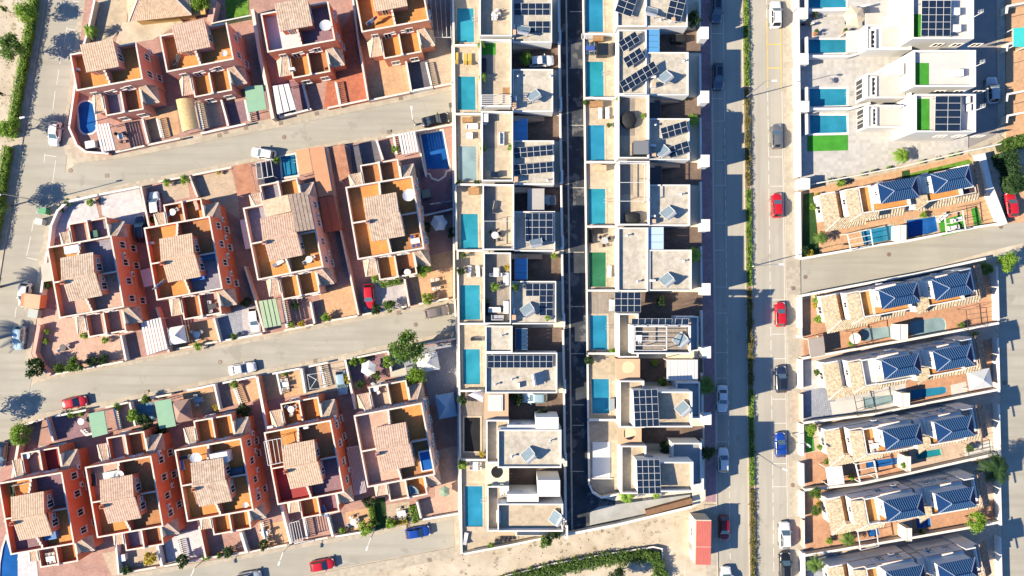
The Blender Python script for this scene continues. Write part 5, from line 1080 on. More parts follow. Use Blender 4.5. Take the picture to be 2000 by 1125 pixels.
gw([(94, 490), (100, 440), (112, 412), (132, 394), (190, 381)], 'white wall curving round the first middle-row garden', 1.2, M_white, .3, M_capw); gw([(194, 380), (272, 365)], 'white front wall with open gate, first middle-row house', 1.1, M_white, cap=M_capw); gw([(275, 364), (292, 447)], 'orange boundary wall beside the white driveway', 1.7, M_pinkw); gw([(310, 355), (366, 344)], 'low front wall before the shrubs of the second middle-row house', .9); gw([(370, 344), (386, 385)], 'dividing wall between beige front gardens, second middle-row house'); gw([(376, 342), (452, 327)], 'front wall of the second middle-row house right half'); gw([(636, 287), (655, 400), (700, 615)], 'long boundary wall between the third and fourth middle-row houses', 1.8); gw([(735, 273), (748, 312)], 'white dividing wall beside the striped awning', 1.2, M_white, cap=M_capw); gw([(755, 268), (884, 243)], 'front wall above the large blue pool', 1.3, M_pinkw); gw([(812, 258), (832, 345)], 'white rail wall beside the large blue pool', .8, M_white, .14, M_capw); gw([(828, 421), (884, 408)], 'pale wall crossing the shaded yard below the blue pool', 1.1, M_white, .2, M_capw)
gw([(92, 492), (76, 600)], 'white street wall of the first middle-row house', 1.4, M_white, .3, M_capw); gw([(76, 635), (66, 690), (78, 715), (98, 732)], 'broad terracotta wall curving at the corner of the middle lane', 1.3, M_pinkw, .5, M_pinkw); gw([(102, 732), (240, 706)], 'low front wall below the garden shrubs, first middle-row house', .9); gw([(236, 655), (246, 704)], 'white dividing wall beside the first middle-row white carport', 1.2, M_white, cap=M_capw); gw([(305, 600), (330, 688)], 'boundary wall between first and second middle-row houses', 1.6); gw([(345, 682), (425, 667)], 'low planted front wall below the white gazebo', .8); gw([(418, 622), (430, 668)], 'white dividing wall beside the blue-grey yard', 1.2, M_white, cap=M_capw); gw([(434, 666), (512, 652)], 'pale front wall before the white car driveway', .8, M_white, cap=M_capw); gw([(478, 520), (500, 590), (516, 648)], 'slatted boundary wall beside the green carport', 1.5, M_pinkw); gw([(556, 645), (612, 634)], 'front wall with flower bed, third middle-row house', .8); gw([(606, 590), (614, 632)], 'white dividing wall in the third middle-row front garden', 1.2, M_white, cap=M_capw); gw([(635, 628), (698, 617)], 'low front wall before the orange paved yard', .9); gw([(708, 615), (794, 598)], 'low planted front wall before the red car', .8); gw([(790, 545), (799, 598)], 'cream dividing wall beside the red car driveway', 1.3, M_cream); gw([(818, 594), (876, 583)], 'front wall of the last middle-row house', .9)
gw([(42, 832), (20, 960), (10, 1020)], 'orange street wall at the left of the bottom row', 1.5, M_pinkw, .35); gw([(46, 830), (86, 818)], 'front wall under the bright tree, bottom row', 1.1); gw([(92, 816), (104, 862)], 'balustraded wall between tree and plum paving', 1.1, cap=M_capw); gw([(108, 813), (168, 801)], 'white-capped front wall left of the first green carport', 1.1, cap=M_capw); gw([(206, 796), (250, 786)], 'front wall right of the first green carport', 1.0); gw([(253, 786), (264, 832)], 'white dividing wall beside the yellow-green hedge plant', 1.2, M_white, cap=M_capw); gw([(270, 782), (335, 770)], 'front wall behind the blue tarp', 1.0); gw([(366, 763), (416, 752)], 'white front wall above the brown gazebo', 1.0, M_white, cap=M_capw); gw([(418, 750), (429, 800)], 'balustraded white wall between two bottom-row front gardens', 1.2, M_white, cap=M_capw); gw([(435, 748), (500, 735)], 'white front wall with shrubs, third bottom-row house', 1.0, M_white, cap=M_capw); gw([(502, 736), (522, 842)], 'tall orange wall between third and fourth bottom-row houses', 1.9, M_red3, .35, M_capw); gw([(532, 730), (585, 720)], 'white front wall of the fourth bottom-row house', 1.0, M_white, cap=M_capw); gw([(588, 720), (596, 768)], 'white dividing wall beside the tent frame yard', 1.3, M_white, .3, M_capw); gw([(603, 716), (640, 708)], 'white gate wall beside the tent frame yard', 1.0, M_white, cap=M_capw); gw([(674, 703), (694, 800)], 'stepped white wall beside the light blue car', 1.4, M_white, .25, M_capw); gw([(678, 702), (756, 686)], 'planted front wall before the white parasol yard', 1.0); gw([(758, 685), (765, 735)], 'leafy dividing wall beside the big tree', 1.3, M_white, cap=M_capw); gw([(764, 684), (893, 661)], 'front wall behind the big tree', 1.2)
gw([(306, 1060), (316, 1106)], 'white dividing wall beside the yellow bush', 1.2, M_white, .35, M_capw); gw([(235, 1120), (305, 1108)], 'low front wall below the yellow bush', .8); gw([(320, 1106), (396, 1091)], 'low front wall before the white yard', .8); gw([(386, 1015), (402, 1090)], 'terracotta wall between white yard and pink yard', 1.6, M_red); gw([(470, 1040), (482, 1080)], 'white dividing wall between pink yard and orange yard', 1.2, M_white, .35, M_capw); gw([(404, 1090), (478, 1079)], 'flowered low front wall of the pink yard', .8); gw([(488, 1078), (560, 1064)], 'low front wall with shrub, orange yard', .8); gw([(548, 985), (568, 1062)], 'grey-white boundary wall beside the barred pergola', 1.7, M_white, .3, M_capw); gw([(640, 1010), (650, 1048)], 'white dividing wall in the fourth bottom-row garden', 1.2, M_white, .3, M_capw); gw([(575, 1062), (640, 1050)], 'low front wall below the barred pergola', .8); gw([(655, 1048), (730, 1036)], 'white front wall below the round table', 1.0, M_white, cap=M_capw); gw([(814, 980), (822, 1012)], 'white dividing wall beside the yellow hedge', 1.3, M_white, cap=M_capw); gw([(826, 1015), (896, 1003)], 'white front wall of the last bottom-row house', 1.0, M_white, cap=M_capw); gw([(226, 1060), (232, 1122)], 'thin white wall beside the washing machine yard', 1.3, M_white, cap=M_capw)
# ---- carports, canopies, tents ------------------------------------------------------------
def sheets(label, quad, z, m, n, name='carport', cat='carport', post=M_wmetal, sag=0.0, base=0.0, gap=.03):
    a, b, c, d = (Vector((*p, base + z)) for p in Q(quad, base + z)); o = (a + b + c + d) / 4; t = thing(name, label, cat, (o.x, o.y, base))
    for i in range(n):                                      # strips run from ab to dc
        f0, f1 = i / n, (i + 1) / n; e = (gap if n < 3 else .07) / max(.3, (b - a).length / n) / n
        p, q, r, s = a.lerp(b, f0 + e), a.lerp(b, f1 - e), d.lerp(c, f1 - e), d.lerp(c, f0 + e)
        if sag:
            mb = MB(); mb.sm = True; pr = None
            for k_ in range(7):
                g_ = k_ / 6; zz = sag * (1 - (2 * g_ - 1) ** 2); u, v = p.lerp(q, g_), s.lerp(r, g_); row = [mb.pt(u.x, u.y, u.z + zz), mb.pt(v.x, v.y, v.z + zz)]
                if pr: mb.f.append([pr[0], row[0], row[1], pr[1]])
                pr = row
            part(t, 'sheet', mb, m)
        else: part(t, 'sheet', MB().prism([(x.x, x.y) for x in (p, q, r, s)], base + z - .05, base + z, True), m)
    part(t, 'frame', MB().ring(ccw([(x.x, x.y) for x in (a, b, c, d)]), -.1, -.02, base + z - .16, base + z - .055), post)
    for p in (a, b, c, d):
        g_ = p.lerp(o, .06); part(t, 'post', MB().box(g_.x - .05, g_.x + .05, g_.y - .05, g_.y + .05, base, base + z - .16), post)
    return t
sheets('white slatted carport beside the oval pool', [(185, 244), (213, 240), (226, 292), (198, 297)], 2.5, M_wmetal, 5)
sheets('cream arched reed canopy between the first two top-row houses', [(343, 195), (376, 191), (388, 251), (356, 258)], 2.4, M_reed, 1, 'canopy', 'canopy', sag=.45)
sheets('flat green carport right of the second top-row house', [(477, 169), (513, 166), (521, 213), (484, 220)], 2.3, M_grn, 1)
sheets('white three-panel carport below the third top-row house', [(532, 168), (564, 163), (579, 213), (541, 223)], 2.5, M_wmetal, 3)
sheets('large white panelled carport of the first middle-row house', [(274, 629), (314, 620), (328, 681), (287, 694)], 2.6, M_wmetal, 7)
sheets('pale green ribbed carport of the third middle-row house', [(505, 588), (539, 583), (550, 635), (516, 641)], 2.6, mat('pale_green_sheet', (.34, .46, .30), .7, .05, 1), 4)
sheets('brown sheet roof left of the barred patio', [(454, 324), (490, 318), (500, 373), (463, 383)], 2.7, M_brownsh, 1)
sheets('light orange carport roof beside the small blue pool', [(577, 294), (603, 289), (611, 336), (585, 342)], 2.7, mat('orange_sheet', (.62, .33, .18), .7, .06, 1), 1); sheets('long tan carport roof beside the third middle-row house', [(604, 289), (633, 285), (650, 381), (622, 385)], 2.7, mat('tan_sheet', (.56, .28, .16), .7, .06, 1), 1); sheets('red-brown sheet roof behind the long tan carport', [(623, 387), (651, 382), (667, 449), (634, 455)], 2.8, mat('red_sheet', (.42, .13, .08), .7, .06, 1), 2, post=M_red)
sheets('brown carport roof left of the dark courtyard', [(649, 286), (672, 280), (684, 343), (663, 354)], 2.6, M_brownsh, 1); sheets('white folding awning above the reddish patio, last middle-row house', [(777, 261), (811, 256), (818, 296), (785, 302)], 2.5, M_canvas, 6, 'awning', 'awning')
sheets('first flat green carport of the bottom row', [(172, 808), (203, 802), (211, 847), (180, 855)], 2.5, M_grn, 1); sheets('second flat green carport half in shade, bottom row', [(301, 784), (334, 779), (344, 832), (311, 838)], 2.5, M_grn, 1)
sheets('pale lilac lean-to roof beside the fourth bottom-row house', [(676, 874), (701, 870), (716, 961), (692, 968)], 2.8, mat('lilac_sheet', (.58, .48, .52), .7, .05, 1), 9); sheets('small pale lilac lean-to beside the first middle-row house', [(273, 528), (297, 522), (303, 556), (281, 561)], 2.6, mat('lilac_sheet', (.5, .5, .5)), 1); sheets('narrow lilac lean-to beside the third middle-row house', [(468, 430), (482, 427), (492, 484), (479, 487)], 2.6, mat('lilac_sheet', (.5, .5, .5)), 1)
sheets('beige flat shed roof under the big tree', [(762, 727), (793, 717), (795, 731), (762, 737)], 2.4, mat('beige_sheet', (.52, .47, .38), .8, .05, 1), 1, 'shed_roof', 'roof'); sheets('grey shed roof on the left street beside the first middle-row house', [(79, 516), (98, 512), (104, 548), (82, 551)], 2.2, mat('grey_green_sheet', (.46, .46, .40), .8, .06, 1), 1, 'shed_roof', 'roof')
pergola('thin white pergola frame at the top right of the red houses', [(840, -5), (879, -5), (881, 73), (848, 73)], 2.6, 5, M_wmetal, 0, .07); pergola('white barred frame over the dark patio of the upper lane', [(500, 318), (529, 312), (534, 344), (503, 350)], 2.4, 4, M_wmetal, 0, .08); pergola('white barred terrace frame on the fourth bottom-row house', [(516, 862), (549, 856), (556, 902), (524, 909)], 8.4, 5, M_wmetal, 0, .07, 6.0); pergola('white barred garden frame at the front of the fourth bottom-row house', [(565, 1022), (584, 1017), (592, 1055), (572, 1059)], 2.3, 5, M_wmetal, 0, .07)
def gaz(px, lb, s=.9, m=None, ang=10, z=0.12): place('gazebo', 'gazebo', lb, 'gazebo', (*at(*px, z + 2.3), z), R(ang), None, s, {'canopy': m} if m else None)
gaz((343, 655), 'white square gazebo in the second middle-row front garden', .88); gaz((355, 803), 'brown square gazebo in the bottom-row front garden', (.9, 1.1, 1), mat('brown_canvas', (.32, .21, .17), .8, .06, 1)); gaz((871, 793), 'pale blue tent in the shade beside the last bottom-row house', (.92, 1.2, 1), mat('pale_blue_canvas', (.35, .50, .62), .8, .06, 1)); gaz((835, 708), 'white tent in the shade of the big tree', (1.1, .9, 1))
def para(px, lb, s=1.0, m=None, z=.12): place('parasol', 'parasol', lb, 'parasol', (*at(*px, z + 2.2), z), random.uniform(0, 1), None, s, {'canopy': m} if m else None)
para((857, 435), 'white hexagonal parasol in the shaded yard below the big blue pool', .95); para((719, 720), 'white parasol in the bottom-row yard beside the yellow bush', .9); para((867, 963), 'closed-in green and white parasol before the last bottom-row house', .65, mat('green_canvas', (.25, .34, .26), .8, .1, 3))
# ---- things in the gardens and on the terraces -------------------------------------------------
def tset(px, lbl, z=.12, rot=10, n=4, rnd=False, chairs=True, m=None, cm=None):
    ov = {q: m for q in ('tabletop', 'leg', 'apron', 'pedestal')} if m else None; co = {q: cm for q in ('seat', 'backrest', 'leg', 'armrest')} if cm else None
    place('round_table' if rnd else 'table', 'garden_table', ('round garden table ' if rnd else 'garden table ') + lbl, 'table', (*at(*px, z), z), R(rot), None, .95, ov)
    X, Y = at(*px, z)
    if chairs:
        for i in range(n):
            a = R(rot) + (2 * math.pi * i / n + .4 if rnd else (math.pi / 2 if i % 2 else -math.pi / 2)); off = 0 if rnd else (-.38 if i < 2 else .38); rr = .82 if rnd else .72
            x = X + math.cos(R(rot)) * off + math.cos(a) * rr; y = Y + math.sin(R(rot)) * off + math.sin(a) * rr
            place('chair', 'garden_chair', 'chair at table ' + lbl.replace('the ', ''), 'chair', (x, y, z), a + math.pi, 'garden chairs', 1.0, co)
tset((240, 268), 'by the striped white carport', rnd=True, n=3, cm=M_dmetal); tset((690, 582 - 30), 'behind the red car house terrace', 3.13, rnd=True, n=0, chairs=False) if False else None
tset((558, 750), 'in the orange yard of the fourth bottom-row house', n=4); tset((692, 1017), 'in front of the fourth bottom-row house', rnd=True, n=4); tset((520, 1040), 'beside the orange yard shrub', rnd=True, n=3); tset((785, 1000), 'between yellow hedges', n=3); tset((851, 555), 'on the orange yard of the last middle-row house', n=4, m=M_dmetal); tset((388, 653), 'beside the white gazebo', rnd=True, n=3); tset((391, 780), 'right of the brown gazebo', n=2, m=flat('grey_plastic', (.4, .43, .45))); tset((128, 678), 'on the pink corner terrace', rnd=True, n=2, m=M_dmetal); tset((163, 822), 'left of the first green carport', rnd=True, n=0, chairs=False)
tset((341, 415), 'on the second middle-row lower terrace', 3.14, rnd=True, n=2); tset((571, 798), 'on the fourth bottom-row lower terrace', 3.14, rnd=True, n=3); tset((606, 507), 'on the third middle-row roof terrace', 6.04, rnd=True, n=2); tset((812, 471), 'on the fourth middle-row roof terrace', 6.04, n=3, cm=flat('blue_plastic', (.05, .10, .35))); tset((797, 532), 'on the fourth middle-row lower terrace', 3.14, rnd=True, n=3, cm=M_dmetal); tset((418, 598), 'on the second middle-row lower front terrace', 3.14, n=2, m=M_dmetal); tset((104, 1088), 'on the first bottom-row lower terrace', 3.14, n=4); tset((58, 888), 'on the first bottom-row rear lower terrace', 3.14, rnd=True, n=2); tset((735, 757), 'on the last bottom-row upper terrace', 3.14, rnd=True, n=4)
def lounge(px, lb, rot, z=.12, m=None): place('lounger', 'sun_lounger', lb, 'sun lounger', (*at(*px, z), z), R(rot), None, 1.0, {'cushion': m, 'backrest': m} if m else None)
M_bl = flat('blue_cushion', (.10, .25, .50), .8); M_dk = flat('dark_cushion', (.04, .04, .05), .8)
lounge((347, 119), 'dark lounger on the second top-row roof terrace', 70, 6.04, M_dk); lounge((28, 958), 'green and white lounger on the first bottom-row roof terrace', 100, 6.04, M_leafd); lounge((357, 905), 'blue lounger on the third bottom-row roof terrace', 100, 6.04, M_bl); lounge((362, 893), 'dark rolled lounger on the third bottom-row roof terrace', 10, 6.04, M_dk); lounge((186, 935), 'dark lounger on the second bottom-row roof terrace', 95, 6.04, M_dk); lounge((385, 400), 'striped lounger on the second middle-row lower terrace', 110, 3.14, M_pinkw); lounge((545, 514), 'white lounger on the third middle-row roof terrace', 30, 6.04); lounge((635, 996), 'blue lounger on the fourth bottom-row lower terrace', 120, 3.14, M_bl)
def dish(px, lb, z, s=1.0): place('dish', 'satellite_dish', lb, 'satellite dish', (*at(*px, z), z), random.uniform(0, 6), None, s)
dish((803, 385), 'large satellite dish on the fourth middle-row roof', 6.04, 2.2); dish((643, 60), 'satellite dish on the third top-row roof corner', 6.04, 2.0); dish((246, 922), 'satellite dish on the second bottom-row roof', 6.04, 1.8); dish((395, 888), 'white satellite dish on the third bottom-row roof', 6.04, 2.0); dish((444, 109), 'small satellite dish on the second top-row roof', 6.04, 1.0); dish((485, 982), 'small satellite dish on the third bottom-row roof', 6.04, 1.0)
for px, lb in (((293, 475), 'white cabinet on the second middle-row roof terrace'), ((343, 470), 'grey cabinet on the second middle-row roof beside the screen'), ((148, 136), 'dark outdoor unit on the first top-row roof terrace'), ((205, 168), 'pale green outdoor unit on the first top-row roof terrace'), ((528, 834), 'small white cabinet on the fourth bottom-row roof'), ((597, 835), 'white chest on the fourth bottom-row roof'), ((570, 175 - 40), 'white outdoor unit on the third top-row terrace')):
    place('ac_box', 'air_conditioner', lb, 'air conditioner', (*at(*px, 6.6), 6.035), R(10), None, 1.1)
def cbox(px, w_, d_, h_, lb, z, m, name, cat, ang=10, top=None):
    X, Y = at(*px, z + h_); f = Fr(X, Y, R(ang)); t = thing(name, lb, cat, (X, Y, z)); part(t, 'body', MB(f).box(-w_ / 2, w_ / 2, -d_ / 2, d_ / 2, z, z + h_), m); part(t, 'lid', MB(f).box(-w_ / 2 - .05, w_ / 2 + .05, -d_ / 2 - .05, d_ / 2 + .05, z + h_, z + h_ + .06), top or m); return t
cbox((140, 487), 2.2, 1.1, 1.4, 'white ribbed shelter on the first middle-row roof terrace', 6.04, M_plast, 'roof_shed', 'shed'); cbox((428, 895), 2.6, 1.6, 1.9, 'white box shed on the third bottom-row roof', 6.04, M_plast, 'roof_shed', 'shed'); cbox((216, 928), 2.2, 1.0, 1.0, 'pale green chest on the second bottom-row roof', 6.04, mat('pale_green_plastic', (.55, .66, .62), .6, .05, 2), 'storage_chest', 'chest'); cbox((405, 501), 2.4, 1.0, .6, 'blue covered bench against the second middle-row roof screen', 6.04, flat('blue_cover', (.03, .14, .26), .6), 'covered_bench', 'bench'); cbox((386, 541), 2.0, .9, .6, 'bright blue cooler on the second middle-row grey terrace', 6.04, flat('cooler_blue', (.03, .16, .50), .5), 'cooler', 'cooler'); cbox((98, 1046), 1.8, 1.2, .8, 'blue sofa on the first bottom-row roof terrace', 6.04, flat('blue_fabric', (.10, .22, .45), .8), 'outdoor_sofa', 'sofa'); cbox((463, 920), 2.0, .9, .7, 'dark blue chest against the third bottom-row roof screen', 6.04, flat('navy_plastic', (.04, .10, .17), .5), 'storage_chest', 'chest'); cbox((183, 457), 1.2, 1.0, .8, 'dark green barrel chest on the first middle-row lower terrace', 3.14, flat('green_plastic', (.03, .11, .08), .5), 'storage_chest', 'chest'); cbox((237, 1090), 1.2, 1.0, .9, 'white washing machine in the bottom-row side yard', .12, M_plast, 'washing_machine', 'washing machine'); cbox((176, 282), 1.5, 1.1, .9, 'white garden chest in the oval pool garden', .12, M_plast, 'storage_chest', 'chest'); cbox((832, 378), 1.3, 1.3, .9, 'grey-green hot tub cover beside the shaded chairs', .12, mat('grey_green_cover', (.20, .25, .22), .7, .06, 2), 'hot_tub', 'hot tub')
# framed pool and spa tub on the last bottom-row house
X, Y = at(832, 900, 6.9); f = Fr(X, Y, RA); t = thing('frame_pool', 'rectangular framed blue pool on the last bottom-row roof terrace', 'pool', (X, Y, 6.04)); part(t, 'liner', MB(f).ring([(-.9, -1.5), (.9, -1.5), (.9, 1.5), (-.9, 1.5)], -.08, .1, 6.04, 6.9), M_wmetal); part(t, 'water', MB(f).box(-.82, .82, -1.42, 1.42, 6.04, 6.75), watermat('frame_pool_water', W_DB)); part(t, 'bottom', MB(f).box(-.8, .8, -1.4, 1.4, 6.04, 6.1), M_poolb)
X, Y = at(808, 956, 3.7); f = Fr(X, Y, RA); t = thing('spa_tub', 'quarter-round grey spa tub on the last bottom-row lower terrace', 'hot tub', (X, Y, 3.13)); sp = [(-.7, -.8)] + [(-.7 + 1.4 * math.cos(R(a)), -.8 + 1.5 * math.sin(R(a))) for a in range(0, 91, 15)]; part(t, 'shell', MB(f).ring(sp, -.15, .05, 3.13, 3.75), mat('grey_acrylic', (.30, .38, .42), .3, .05, 2)); part(t, 'water', MB(f).prism(sp, 3.13, 3.6), flat('spa_water', (.10, .22, .30), .1))
# yellow plastered house with hipped tile roof at the top left, and its yard
t = thing('tiled_house', 'yellow house with hipped clay roof cut by the top left edge', 'house', (*at(310, -20), 0)); f = Fr(*at(296, 0, 3.5), R(6))
part(t, 'wall', MB(f).box(-3.6, 5.5, -2.4, 6, -.05, 3.0), mat('yellow_plaster', (.62, .40, .15), .9, .08, .6)); a_, b_, c_, d_, r0, r1 = (-4.2, -2.9, 3.0), (6.0, -2.9, 3.0), (6.0, 7, 3.0), (-4.2, 7, 3.0), (-.2, 2.2, 4.9), (2.0, 2.2, 4.9)
tiled(t, f, [r0, r1, b_, a_], M_tile); tiled(t, f, [r0, (r0[0] - .001, r0[1] + .001, r0[2]), d_, a_], M_tile); tiled(t, f, [r1, (r1[0] + .001, r1[1], r1[2]), c_, b_], M_tile); tiled(t, f, [r1, r0, d_, c_], M_tile); part(t, 'hip_cap', MB(f).bar((r0[0], r0[1], 5.05), (a_[0], a_[1], 3.15), .22, .12).bar((r1[0], r1[1], 5.05), (b_[0], b_[1], 3.15), .22, .12), M_cap)
t = thing('side_porch', 'yellow side porch right of the hipped clay roof', 'porch', (*at(360, 15), 0)); f2 = Fr(*at(365, 22, 2.4), R(6)); part(t, 'roof', MB(f2).box(-2, 3, -.8, 1.6, 2.3, 2.5), mat('yellow_plaster', (.62, .40, .15))); part(t, 'wall', MB(f2).box(-1.9, -1.7, -.7, 1.5, -.05, 2.3), mat('yellow_plaster', (.6, .4, .1)))
lay([(192, 0), (250, -20), (250, 40), (215, 85), (188, 88)], M_deck); lay([(240, 45), (400, 20), (300, 78), (225, 90)], M_sand, 'sandy_yard'); lay([(440, -10), (486, -10), (487, 34), (444, 44)], M_lawn, 'lawn')
gwall([(185, 0), (172, 60), (164, 86)], 1.3, 'yellowish street wall left of the hipped clay roof', M_cream); gwall([(418, 0), (410, 42)], 1.8, 'thick pinkish wall left of the small lawn', M_pinkw, .9, cap=M_pinkw); gwall([(412, 46), (490, 30)], 1.5, 'glass-green fence below the small lawn', mat('green_fence', (.15, .30, .20), .5, .1, 2), .12, cap=M_wmetal)
X, Y = at(76, 588); f = Fr(X, Y, R(-7)); t = thing('gatehouse', 'small orange gatehouse with barred roof on the left street', 'gatehouse', (X, Y, 0)); part(t, 'wall', MB(f).box(-1.6, 1.4, -1.0, 1.1, -.05, 2.0), M_red3); part(t, 'roof', MB(f).box(-1.0, 1.6, -1.1, 1.2, 2.0, 2.12), M_tan)
for i in range(4): part(t, 'bar', MB(f).box(-1.75 + i * .24, -1.7 + i * .24, -1.0, 1.1, 1.9, 1.98), M_dmetal)
for px, lb, ov in (((84, 412), 'green wheeled recycling container on the left street', None), ((77, 433), 'grey wheeled waste container on the left street', {'body': flat('grey_bin', (.35, .36, .36), .5), 'lid': flat('grey_bin_lid', (.5, .5, .5), .5)})): place('wheelie_bin', 'waste_container', lb, 'waste container', (*at(*px, 1), .01), R(-10), None, (1.9, 1.3, 1.2), ov)
place('wheelie_bin', 'waste_container', 'grey-green glass container beside the terracotta corner wall', 'waste container', (*at(68, 612, 1), .1), R(-10), None, (2.4, 1.8, 1.3), {'body': flat('grey_green_bin', (.28, .34, .32), .5), 'lid': flat('grey_green_lid', (.34, .40, .38), .5)})
# ================= white villas ===============================================================
yard('villa_garden', [(1561, -40), (1895, -40), (1890, 292), (1760, 322), (1580, 358), (1563, 360)], mat('pale_stone_paving', (.52, .505, .48), .8, .05, .6, pat='tile', pw=.6, ph=.6, pc=(.92, .92, .92)))
def wb(t, r, z, name='wall', m=M_white, z0=-.05): return part(t, name, MB().prism(rc(r, z), z0, z), m)
def wf(t, r, z, m, name='roof_floor'): return part(t, name, MB().prism(offs(ccw(rc(r, z)), -.02), z + .003, z + .03), m)
def wr(t, r, z, h, m=M_white, th=.25): return part(t, 'parapet', MB().ring(ccw(rc(r, z)), -th, 0, z, z + h), m)
M_beige = mat('beige_roof_screed', (.54, .485, .43), .85, .05, .6)
M_pale = mat('pale_roof_screed', (.58, .56, .53), .85, .05, .6)
WV = [('topmost white villa with a large four by five panel roof', (1776, -30, 1896, 79), (1690, 50, 1778, 99), (1779, 28, 1799, 78), (1698, 57, 1711, 96), (1722, 48, 1768, 90)),
      ('middle white villa with an open white roof deck and turf', (1779, 101, 1900, 172), (1690, 145, 1778, 193), (1782, 123, 1814, 171), (1700, 149, 1712, 188), (1718, 145, 1768, 186)),
      ('lowest white villa with dark panel roof above the green corner turf', (1782, 186, 1900, 260), (1692, 206, 1778, 250), (1783, 193, 1815, 258), (1702, 210, 1713, 246), (1719, 205, 1770, 244))]
for i, (lb, main, low, turf, sky_, bei) in enumerate(WV):
    t = thing('white_villa', lb, 'villa', (*at((low[0] + main[2]) / 2, (main[1] + main[3]) / 2), 0)); z = 6.2
    wb(t, main, z); wr(t, main, z, .75); wf(t, (main[0] + 3, main[1] + 3, main[2] - 3, main[3] - 3), z, M_pale)
    part(t, 'roof_turf', MB().prism(rc(turf, z), z + .035, z + .05), M_turf)
    wb(t, low, 3.2); wr(t, low, 3.2, .4)
    wf(t, (low[0] + 3, low[1] + 3, low[2] - 3, low[3] - 3), 3.2, M_white)
    part(t, 'lower_roof', MB().prism(rc(bei, 3.4), 3.235, 3.4), M_beige)
    n = 4; y0, y1 = sky_[1], sky_[3]
    for j in range(n): part(t, 'skylight', MB().prism(rc((sky_[0] + 2.5, y0 + (y1 - y0) * j / n + 2, sky_[2] - 2.5, y0 + (y1 - y0) * (j + 1) / n - 2), 3.6), 3.235, 3.6), M_glass)
    part(t, 'skylight_frame', MB().ring(ccw(rc(sky_, 3.6)), -.25, 0, 3.23, 3.65), M_white)
    wb(t, (1740, main[1] + 22 if i else 24, 1766, low[1] - .5), 5.0, 'stair_block')
    P = rc(main, 0)
    for f_ in (.2, .5, .8): window(t, Fr(0, 0, 0), P[0][0] + (P[1][0] - P[0][0]) * f_, rc(main, z)[0][1], 3.6, -math.pi / 2, 1.4, 1.3, False)
    for f_ in (.3, .7): window(t, Fr(0, 0, 0), rc(low, 3.2)[0][0], rc(low, 3.2)[0][1] + (rc(low, 3.2)[2][1] - rc(low, 3.2)[0][1]) * f_, .3, math.pi, 1.6, 2.1, False)
solar('four by five panel roof on the topmost white villa', (1828, 36), 7.6, 4, 5, 1.14, 1.1, 0, 2, 1.35)
solar('dark two by five panel roof on the lowest white villa', (1851, 222), 7.4, 2, 5, 2.0, 1.08, 0, 2, 1.15)
def cb(px, w_, d_, h_, lb, z, m, nm, ct): cbox(px, w_, d_, h_, lb, z, m, nm, ct, 0)
for px, lb in (((1866, 22), 'pale roof tank at the right of the topmost villa panels'), ((1868, 55), 'square pale machine below the topmost villa tank'), ((1873, 150 - 8), 'low pale machine on the open white roof deck')): cb(px, 1.3, 1.0, .9, lb, 6.24, M_plast, 'roof_machine', 'machine')
for px, lb in (((1889, 196), 'upper blue-grey outdoor unit on the lowest villa roof'), ((1891, 211), 'lower blue-grey outdoor unit on the lowest villa roof')): place('ac_box', 'air_conditioner', lb, 'air conditioner', (*at(*px, 6.6), 6.24), R(90), None, 1.2)
# garden walls of the villas
for a, b, nm in ((-40, 16, 'topmost'), (38, 106, 'second'), (126, 205, 'third'), (215, 345, 'lowest')): gwall([(1557.5 + .012 * a, a), (1557.5 + .012 * b, b)], 1.8, 'white street wall of the %s villa plot' % nm, M_white, .5)
for y, nm in ((26, 'first'), (115, 'second'), (208, 'third'), (359, 'lowest')): cb((1568 + .012 * y, y), 1.5, 1.7, 2.2, 'white gate porch of the %s villa plot' % nm, 0, M_white, 'gate_porch', 'gate')
for y, nm in ((20, 'topmost'), (110, 'second'), (213, 'third')): gwall([(1576, y), (1660, y - 1), (1700, y - 12)], 1.6, 'white wall between pools below the %s villa plot' % nm, M_white, .3)
for y0, y1, nm in ((-20, 15, 'topmost'), (72, 106, 'second'), (170, 208, 'mosaic'), (222, 262, 'lowest')): gwall([(1576, y0), (1576.5, y1)], 1.7, 'white screen wall left of the %s villa pool' % nm, M_white, .25)
gwall([(1580, 361), (1760, 326), (1890, 295), (1960, 280)], 1.3, 'green glass fence below the villa corner garden', mat('green_glass', (.20, .36, .30), .25, .06, 1), .12, cap=M_wmetal)
lay([(1576, 266), (1655, 264), (1655, 294), (1576, 296)], M_turf, 'turf'); yard('back_path', [(1889, 290), (1948, 262), (1960, 270), (1890, 298)], M_pave2, .11)
sheets('beige flat awning behind the topmost villa garden', [(1690, 26), (1737, 24), (1737, 49), (1690, 51)], 2.8, M_beige, 1, 'awning', 'awning'); sheets('pale flat canopy at the end of the second villa pool', [(1653, 60), (1689, 59), (1689, 101), (1653, 103)], 2.7, M_pale, 1, 'canopy', 'canopy')
para((1667, 34), 'large cream parasol in the topmost villa garden', 1.25, mat('cream_canvas', (.62, .52, .38), .8, .06, 2)); para((1632, 152), 'small folded grey parasol beside the mosaic pool', .35, flat('grey_canvas', (.3, .28, .3)))
for px, lb in (((1590, 68), 'round potted shrub beside the second villa pool'), ((1647, 66), 'small potted bush at the second villa pool corner'), ((1589, 33), 'terracotta potted plant by the villa gate')): plant('pot_plant', px, lb, 1.6, .12)
t = thing('motorcycle', 'black and white motorcycle in the topmost villa garden', 'motorcycle', (*at(1575, 50), .12)); X, Y = at(1575, 50)
